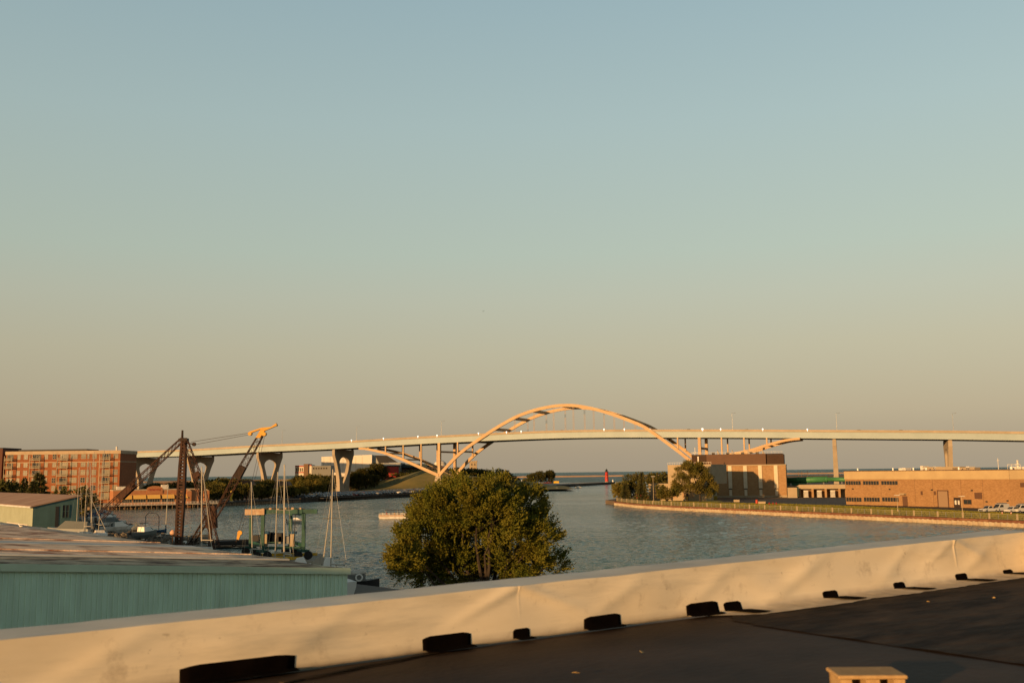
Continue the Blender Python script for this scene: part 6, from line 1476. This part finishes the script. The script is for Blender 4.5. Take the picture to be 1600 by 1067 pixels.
for i in range(9):
    x = -5.2 + i * 1.25; c = i % 5; side = -1 if i % 2 else 1
    W_ = (pb.location.x + x, pb.location.y + side * .22, 1.16)
    lb = f'person in a {desc[c]} seated on the pontoon boat, {"front" if side < 0 else "far"} side' 
    if c in first: o = first[c].copy(); COL.objects.link(o); o.location = W_; o.rotation_euler = (0, 0, side * 1.57); o['label'] = lb; 
    else: o = person(lb, W_, side * 1.57, sh_[c], 'people on the pontoon boat'); first[c] = o
    if i < 5:
        MB().lathe([(.02, .74), (.10, .78), (.105, .88), (.06, .93), (.01, .94)], 10).build('hair', hair, o)
    else: CHh = [k for k in CH.get(first[c].name, [])]; [copy_tree(k, parent=o) for k in CHh]
# cruisers out on the water
q = on(462, 817, 0); motorboat('white cabin cruiser with a blue trimmed canopy seen behind the boat hoist', (q.x, q.y, .2), .1, 5.0 * q.y / 290, M['whitedirty'])
q = on(870, 765, 0); t = motorboat('small dark motorboat heading out, left of the two far boats', (q.x, q.y, .2), .2, 5.5, M['dark']); q = on(904, 762.5, 0); motorboat('small white motorboat heading out, right of the two far boats', (q.x, q.y, .2), .3, 6, M['white'])
# workboat by the shed corner
q = pxy(560, 121); t = thing('work_boat', 'dark workboat with pale gear and a life ring beside the shed corner', 'boat', (q.x, 121, .1), .25)
hull_mb(5.2, 2.2, 1.3, draft=.2).build('hull', M['black'], t); MB().box(-1.6, .9, -.7, .7, 1.3, 2.1).build('deckhouse', M['grey'], t, bevel=.05); MB().tube((-2, -.3, 2.2), (1, -.3, 2.35), .22, n=10).tube((-1.8, .3, 2.2), (.8, .3, 2.5), .25, n=10).build('rolled_gear', M['whitedirty'], t)
ring = MB()
for k in range(14): a0_ = k * 2 * math.pi / 14; a1_ = (k + 1) * 2 * math.pi / 14; ring.tube((.1 + .38 * math.cos(a0_), -.78, 1.8 + .38 * math.sin(a0_)), (.1 + .38 * math.cos(a1_), -.78, 1.8 + .38 * math.sin(a1_)), .10, n=6)
ring.build('life_ring', M['white'], t); MB().tube((1.6, 0, 1.3), (2.6, 0, .9), .08, n=6).build('bow_roller', M['dark'], t)
# ------------------------------------------------------------------ concrete dock and boat hoist
dk = MB().slab([(-46, 147), (-29.6, 149), (-30.6, 162), (-47, 163)], -1, 1.49).build('hoist_dock', M['concrete']); tag(dk, 'grey concrete dock under the green boat hoist', 'dock')
MB().box(-43.5, -31.5, 151.0, 151.5, 1.5, 1.95).build('yellow_curb', yp, dk); MB().box(-43.5, -30.9, 158.6, 159.0, 1.5, 1.9).build('yellow_curb', yp, dk)
M['hoistgreen'] = mat('hoistgreen', (.025, .10, .075), .6, (.015, .06, .048), .8); M['hoistrust'] = mat('hoistrust', (.42, .25, .14), .8, (.55, .42, .28), 1.2)
NL = at(410, 858, 151.5); NR = at(474, 858, 151.5); FL = at(391.5, 856, 160); FR = at(453.5, 853, 160)
hz = at(440, 800, 155).z; H_ = thing('boat_hoist', 'green four legged boat hoist on wheels standing on the concrete dock', 'boat hoist', (NL.x, NL.y, 1.5))
for p in (NL, NR, FL, FR):
    MB().bar((p.x, p.y, 2.6), (p.x, p.y, hz), .5, .5).build('leg', M['hoistgreen'], H_, world=True)
    for s in (-.75, .75):
        wq = MB().tube((p.x + s, p.y - .28, 2.12), (p.x + s, p.y + .28, 2.12), .62, n=16).build('wheel', M['rubber'], H_, world=True) if s > 0 or True else None
    MB().bar((p.x - .9, p.y, 2.75), (p.x + .9, p.y, 2.75), .35, .4).build('wheel_bracket', M['hoistgreen'], H_, world=True)
V_ = lambda p, z: Vector((p.x, p.y, z))
MB().bar(V_(NL, hz + .2) - Vector((1.6, 0, 0)), V_(NR, hz + .2) + Vector((2.0, 0, 0)), .5, .65).build('top_beam', M['hoistgreen'], H_, world=True)
MB().bar(V_(FL, hz + .2), V_(FR, hz + .2) + Vector((.9, 0, 0)), .5, .6).build('top_beam', M['hoistgreen'], H_, world=True)
MB().bar(V_(NL, hz + .22) - Vector((2.6, .3, 0)), V_(NL, hz + .22) + Vector((.3, -.3, 0)), .55, .85).build('rusty_beam_end', M['hoistrust'], H_, world=True)
for a_, b_ in ((NL, FL), (NR, FR)): MB().bar(V_(a_, 3.6), V_(b_, 3.6), .4, .5).build('side_beam', M['hoistgreen'], H_, world=True); MB().bar(V_(a_, hz - .2), V_(b_, hz - .2), .35, .5).build('side_beam', M['hoistgreen'], H_, world=True)
MB().bar(V_(FL, 3.5), V_(FR, 3.5), .35, .45).build('cross_beam', M['hoistgreen'], H_, world=True); MB().bar(V_(NL, 3.2) + Vector((.3, .3, 0)), V_(NR, 3.2) + Vector((0, .3, 0)), .35, .4).build('cross_beam', M['hoistgreen'], H_, world=True)
for k in range(12): p = V_(NL, hz + .6).lerp(V_(NR, hz + .6), k / 11); MB().box(p.x - .22, p.x + .16, p.y - .2, p.y + .2, hz + .53, hz + .53 + rnd.uniform(.12, .35)).build('winch_block', M['dark'] if k % 2 else M['hoistrust'], H_, world=True)
for px, w_, h_, m_, nm, yb in ((418, 1.5, 1.4, M['dark'], 'engine_box', 846), (432, 2.2, 1.3, M['dark'], 'engine_box', 846), (400, .9, .9, M['dark'], 'hydraulic_tank', 845), (444, 1.6, 1.1, M['grey'], 'fuel_tank', 849)):
    p = at(px, yb, 155); MB().box(p.x - w_ / 2, p.x + w_ / 2, 154.6, 156, p.z, p.z + h_).build(nm, m_, H_, world=True)
for px in (415, 457.5): p = at(px, 843, 154); MB().box(p.x - .55, p.x + .55, 153.4, 154.3, p.z + .9, p.z + 1.25).build('blue_tarp', bluecov, H_, world=True); MB().box(p.x - .3, p.x + .3, 153.5, 154.2, p.z - 1, p.z + .897).build('control_box', M['palestone'], H_, world=True)
# sling strap hanging between the legs
p0_ = V_(NL, hz - .3) + Vector((1.7, 1, 0)); MB().path([p0_, p0_ + Vector((.1, 0, -3)), p0_ + Vector((.2, 0, -5.6))], .05).build('sling', M['dark'], H_, world=True); p0_ = V_(NR, hz - .3) + Vector((-1.5, 1, 0)); MB().path([p0_, p0_ + Vector((-.1, 0, -3)), p0_ + Vector((-.4, 0, -5.6))], .05).build('sling', M['dark'], H_, world=True)
# shrink wrapped boats whose white tops show above the shed roof
for px, D, lb in ((470, 128, 'white shrink wrapped boat top showing above the shed roof below the hoist'), (515, 118, 'white shrink wrapped boat top beside the shed corner mast')):
    p = at(px, 872, D); t = thing('wrapped_boat', lb, 'boat', (p.x, D, 1.9), .2); hull_mb(2.6, 1.1, .8).build('hull', M['white'], t); z_ = p.z - 1.9
    MB().hexa([(-1.1, -.5, .82), (.9, -.4, .82), (.9, .4, .82), (-1.1, .5, .82)], [(-.5, -.12, z_ + .05), (.3, -.1, z_ + .2), (.3, .1, z_ + .2), (-.5, .12, z_ + .05)]).build('wrap', M['white'], t); cradle(t, 5, .4, .2)
# ------------------------------------------------------------------ derrick crane
M['craneR'] = mat('crane_rust', (.075, .032, .018), .85, (.030, .015, .010), 1.1, detail=7); M['craneD'] = mat('crane_dark', (.045, .024, .016), .8, (.025, .015, .012), 1); M['craneY'] = mat('crane_yellow', (.72, .38, .04), .55, (.60, .30, .035), 1.2)
DC = 170.0
CR = thing('derrick_crane', 'rusty lattice derrick crane with a yellow boom head behind the long shed', 'crane', (at(280, 845, DC).x, DC, 1.5))
def truss(p, q, w0, w1, m, name, step=1.3, chord=.16, lace=.07, solid=()):
    p = Vector(p); q = Vector(q); d = (q - p); L_ = d.length; d.normalize(); a = d.cross(Vector((0, 1, 0))).normalized(); b = a.cross(d).normalized(); mb = MB(); n_ = max(2, int(L_ / step))
    def pt_(s, i, j): w_ = (w0 + (w1 - w0) * s) / 2; return p + d * (L_ * s) + a * (w_ * i) + b * (w_ * j * .8)
    for i, j in ((-1, -1), (1, -1), (1, 1), (-1, 1)): mb.bar(pt_(0, i, j), pt_(1, i, j), chord)
    for k in range(n_):
        s0, s1 = k / n_, (k + 1) / n_; fl = any(x0 <= s0 <= x1 for x0, x1 in solid)
        for j in (-1, 1):
            mb.bar(pt_(s0, -1, j), pt_(s1, 1, j), lace); mb.bar(pt_(s0, 1, j), pt_(s1, -1, j), lace)
            if fl: mb.hexa([pt_(s0, -1, j), pt_(s0, 1, j), pt_(s0, 1, j) + b * .02, pt_(s0, -1, j) + b * .02], [pt_(s1, -1, j), pt_(s1, 1, j), pt_(s1, 1, j) + b * .02, pt_(s1, -1, j) + b * .02])
        for i in (-1, 1): mb.bar(pt_(s0, i, -1), pt_(s1, i, 1), lace)
    return mb.build(name, m, CR, world=True)
apex = at(287.5, 684, DC)
# mast: two channels joined by batten plates, round gaps between
mf = at(279, 847, DC); mf.z = 1.5; mb = MB(); d_ = apex - mf; Lm = d_.length; a_ = Vector((1, 0, 0))
def mw(s): return .50 + .14 * math.sin(math.pi * min(1, s * 1.1)) - .20 * max(0, s - .75) * 2
for sg in (-1, 1):
    for y in (-.4, .4):
        for k in range(12):
            s0, s1 = k / 12, (k + 1) / 12; p = mf + d_ * s0 + a_ * (sg * (mw(s0) - .15)); q = mf + d_ * s1 + a_ * (sg * (mw(s1) - .15)); mb.bar(p + Vector((0, y, 0)), q + Vector((0, y, 0)), .34, .08)
    for k in range(12):
        s0, s1 = k / 12, (k + 1) / 12; p = mf + d_ * s0 + a_ * (sg * mw(s0)); q = mf + d_ * s1 + a_ * (sg * mw(s1)); mb.bar(p, q, .06, .88)
k = 0
while k < 34:
    s0 = k / 34; s1 = s0 + (1 / 34) * .66
    for y in (-.37, .37): p = mf + d_ * s0 + Vector((0, y, 0)); q = mf + d_ * s1 + Vector((0, y, 0)); mb.bar(p, q, mw(s0) * 1.5, .06)
    k += 1
mb.build('mast', M['craneR'], CR, world=True)
MB().tube(apex + Vector((-.3, 0, -.6)), apex + Vector((-.3, 0, 1.3)), .22, .16, 10).box(apex.x - .8, apex.x + .7, DC - .5, DC + .5, apex.z - .5, apex.z - .1).tube(apex + Vector((.5, 0, -.9)), apex + Vector((1.9, 0, -1.1)), .10, n=6).tube(apex + Vector((1.75, -.2, -1.1)), apex + Vector((1.75, .2, -1.1)), .32, n=12).build('mast_head', M['craneD'], CR, world=True)
lf_ = at(157, 806, DC + 14); truss(apex + Vector((-.2, 0, -.2)), lf_, .65, 1.35, M['craneR'], 'back_leg', 1.1, .11, .05, solid=((.56, .72),))
rf = at(339, 856, DC - 6); jn = at(309, 747, DC - 3); truss(apex + Vector((.3, 0, -.3)), jn, .55, 1.3, M['craneR'], 'side_leg', .9, .10, .05, solid=((.84, 1),)); truss(jn, rf, 1.3, .9, M['craneR'], 'side_leg', .9, .10, .05)
bf = at(331, 815, DC - 4); bt = at(409, 677, DC - 6)
truss(bf + (bt - bf) * .0, bf.lerp(bt, .5), .7, 1.15, M['craneR'], 'boom', .95, .10, .05); truss(bf.lerp(bt, .5), bt, 1.15, .75, M['craneD'], 'boom', .95, .11, .05, solid=((.0, .18),))
p = bf; MB().hexa([(p.x - .9, p.y - .5, p.z - 1.0), (p.x + .9, p.y - .5, p.z - 1.0), (p.x + .9, p.y + .5, p.z - 1.0), (p.x - .9, p.y + .5, p.z - 1.0)], [(p.x - .5, p.y - .5, p.z + 2.6), (p.x + .5, p.y - .5, p.z + 2.6), (p.x + .5, p.y + .5, p.z + 2.6), (p.x - .5, p.y + .5, p.z + 2.6)]).build('boom_heel', M['craneR'], CR, world=True)
MB().bar((p.x - .2, p.y, 1.5), (p.x - .2, p.y, p.z - .8), .5, .5).build('pivot_post', M['craneD'], CR, world=True)
truss(at(326, 806, DC - 4), at(299, 849, DC - 2), .8, .6, M['craneD'], 'base_strut', .9, .12, .06); truss(mf + Vector((0, 0, .5)), at(310, 846, DC - 1), .5, .5, M['craneD'], 'base_strut', .9, .12, .06)
hd_ = [at(px, py, DC - 6) for px, py in ((400, 684), (408, 670.5), (390, 677.5), (391, 674), (410, 668), (424, 667), (432, 661), (433, 665), (414, 673), (407, 684))]
k = len(hd_); mb = MB(); mb.add([(p.x, p.y - .35, p.z) for p in hd_] + [(p.x, p.y + .35, p.z) for p in hd_], [tuple(range(k)), tuple(range(2 * k - 1, k - 1, -1))] + [(i, (i + 1) % k, k + (i + 1) % k, k + i) for i in range(k)]); mb.build('boom_head', M['craneY'], CR, world=True)
for px, py, r_ in ((391, 677.5, .30), (413, 678, .34), (431.5, 664, .2)): p = at(px, py, DC - 6); MB().tube(p + Vector((0, -.42, 0)), p + Vector((0, .42, 0)), r_, n=14).build('sheave', M['craneY'], CR, world=True)
MB().path([at(391, 676, DC - 6), apex + Vector((1.2, 0, -.7))], .035, 5).build('topping_cable', M['craneD'], CR, world=True); MB().path([at(391, 678.5, DC - 6), apex + Vector((1.6, 0, -1.2))], .035, 5).build('topping_cable', M['craneD'], CR, world=True)
hk = at(375, 832, DC - 6)
for dx in (-.35, .35): MB().path([at(412, 679, DC - 6) + Vector((dx * .6, 0, 0)), at(398, 742, DC - 6) + Vector((dx * .6, 0, 0)), hk + Vector((dx * .6, 0, .3))], .03, 5).build('hoist_cable', M['craneD'], CR, world=True)
MB().tube(hk + Vector((0, -.22, 0)), hk + Vector((0, .22, 0)), .38, n=16).hexa([hk + Vector((-.5, -.15, -1.0)), hk + Vector((-.15, -.15, -1.1)), hk + Vector((-.15, .15, -1.1)), hk + Vector((-.5, .15, -1.0))], [hk + Vector((-.35, -.15, .2)), hk + Vector((.25, -.15, .1)), hk + Vector((.25, .15, .1)), hk + Vector((-.35, .15, .2))]).build('hook_block', M['craneY'], CR, world=True)
pts = [hk + Vector((-.35, 0, -1.0)), hk + Vector((-.6, 0, -1.4)), hk + Vector((-.55, 0, -1.9)), hk + Vector((-.85, 0, -2.2)), hk + Vector((-1.2, 0, -2.0)), hk + Vector((-1.25, 0, -1.65))]; MB().path(pts, .11, 7).build('hook', M['craneD'], CR, world=True)
# ------------------------------------------------------------------ birds
def gull(lb, loc, rot, fly=False):
    mb = MB(); n_ = 10; st = [(-.30, .0, .01, .02), (-.2, .0, .035, .03), (-.08, 0, .07, .065), (.05, .01, .075, .075), (.14, .05, .05, .055), (.19, .10, .035, .038), (.24, .13, .042, .042), (.29, .125, .03, .03), (.31, .12, .008, .008)]
    vs = []; fs = []
    for x, z, ry, rz__ in st:
        for i in range(n_): a_ = i * 2 * math.pi / n_; vs.append((x, ry * math.cos(a_), z + rz__ * math.sin(a_)))
    for k in range(len(st) - 1):
        for i in range(n_): fs.append((k * n_ + i, k * n_ + (i + 1) % n_, (k + 1) * n_ + (i + 1) % n_, (k + 1) * n_ + i))
    mb.add(vs, fs)
    if fly:
        for s in (-1, 1): mb.hexa([(-.05, s * .05, .02), (.08, s * .05, .02), (.08, s * .05, .04), (-.05, s * .05, .04)], [(-.10, s * .55, .12), (-.02, s * .55, .12), (-.02, s * .55, .125), (-.10, s * .55, .125)])
    o = mb.build('gull', M['white'] if not fly else M['dark'], smooth=True); o.location = loc; o.rotation_euler = (0, 0, rot); tag(o, lb, 'bird')
    MB().tube((.3, 0, .12), (.37, 0, .11), .012, .003, 6).build('beak', yp, o)
    if not fly:
        for y in (-.03, .03): MB().tube((0, y, -.05), (.01, y, -.17), .008, n=5).build('leg', yp, o)
        MB().hexa([(-.32, -.07, .0), (.08, -.085, .02), (.08, .085, .02), (-.32, .07, 0)], [(-.30, -.05, .045), (.02, -.05, .085), (.02, .05, .085), (-.30, .05, .045)]).build('wings', M['grey'], o)
r_ = ray(32, 824); n3 = None
for i in range(400):
    tt_ = 50 + i * .25; p = Vector((r_.x / r_.y * tt_, tt_, CAMZ + r_.z / r_.y * tt_)); q2 = p.to_2d() - SF.P; lx = q2.dot(SF.d)
    if p.z - 1.5 <= rz_(lx) + .2: break
gl_ = gull('white gull standing on the rusty roof of the long shed', (p.x, p.y, p.z + .1), 2.6); bpy.data.objects['gull'].scale = (1.6,) * 3; bpy.data.objects['gull'].location.z += .1
p = at(755, 486.5, 330); gull('tiny dark bird flying high in the empty sky', p, 1.2, True)
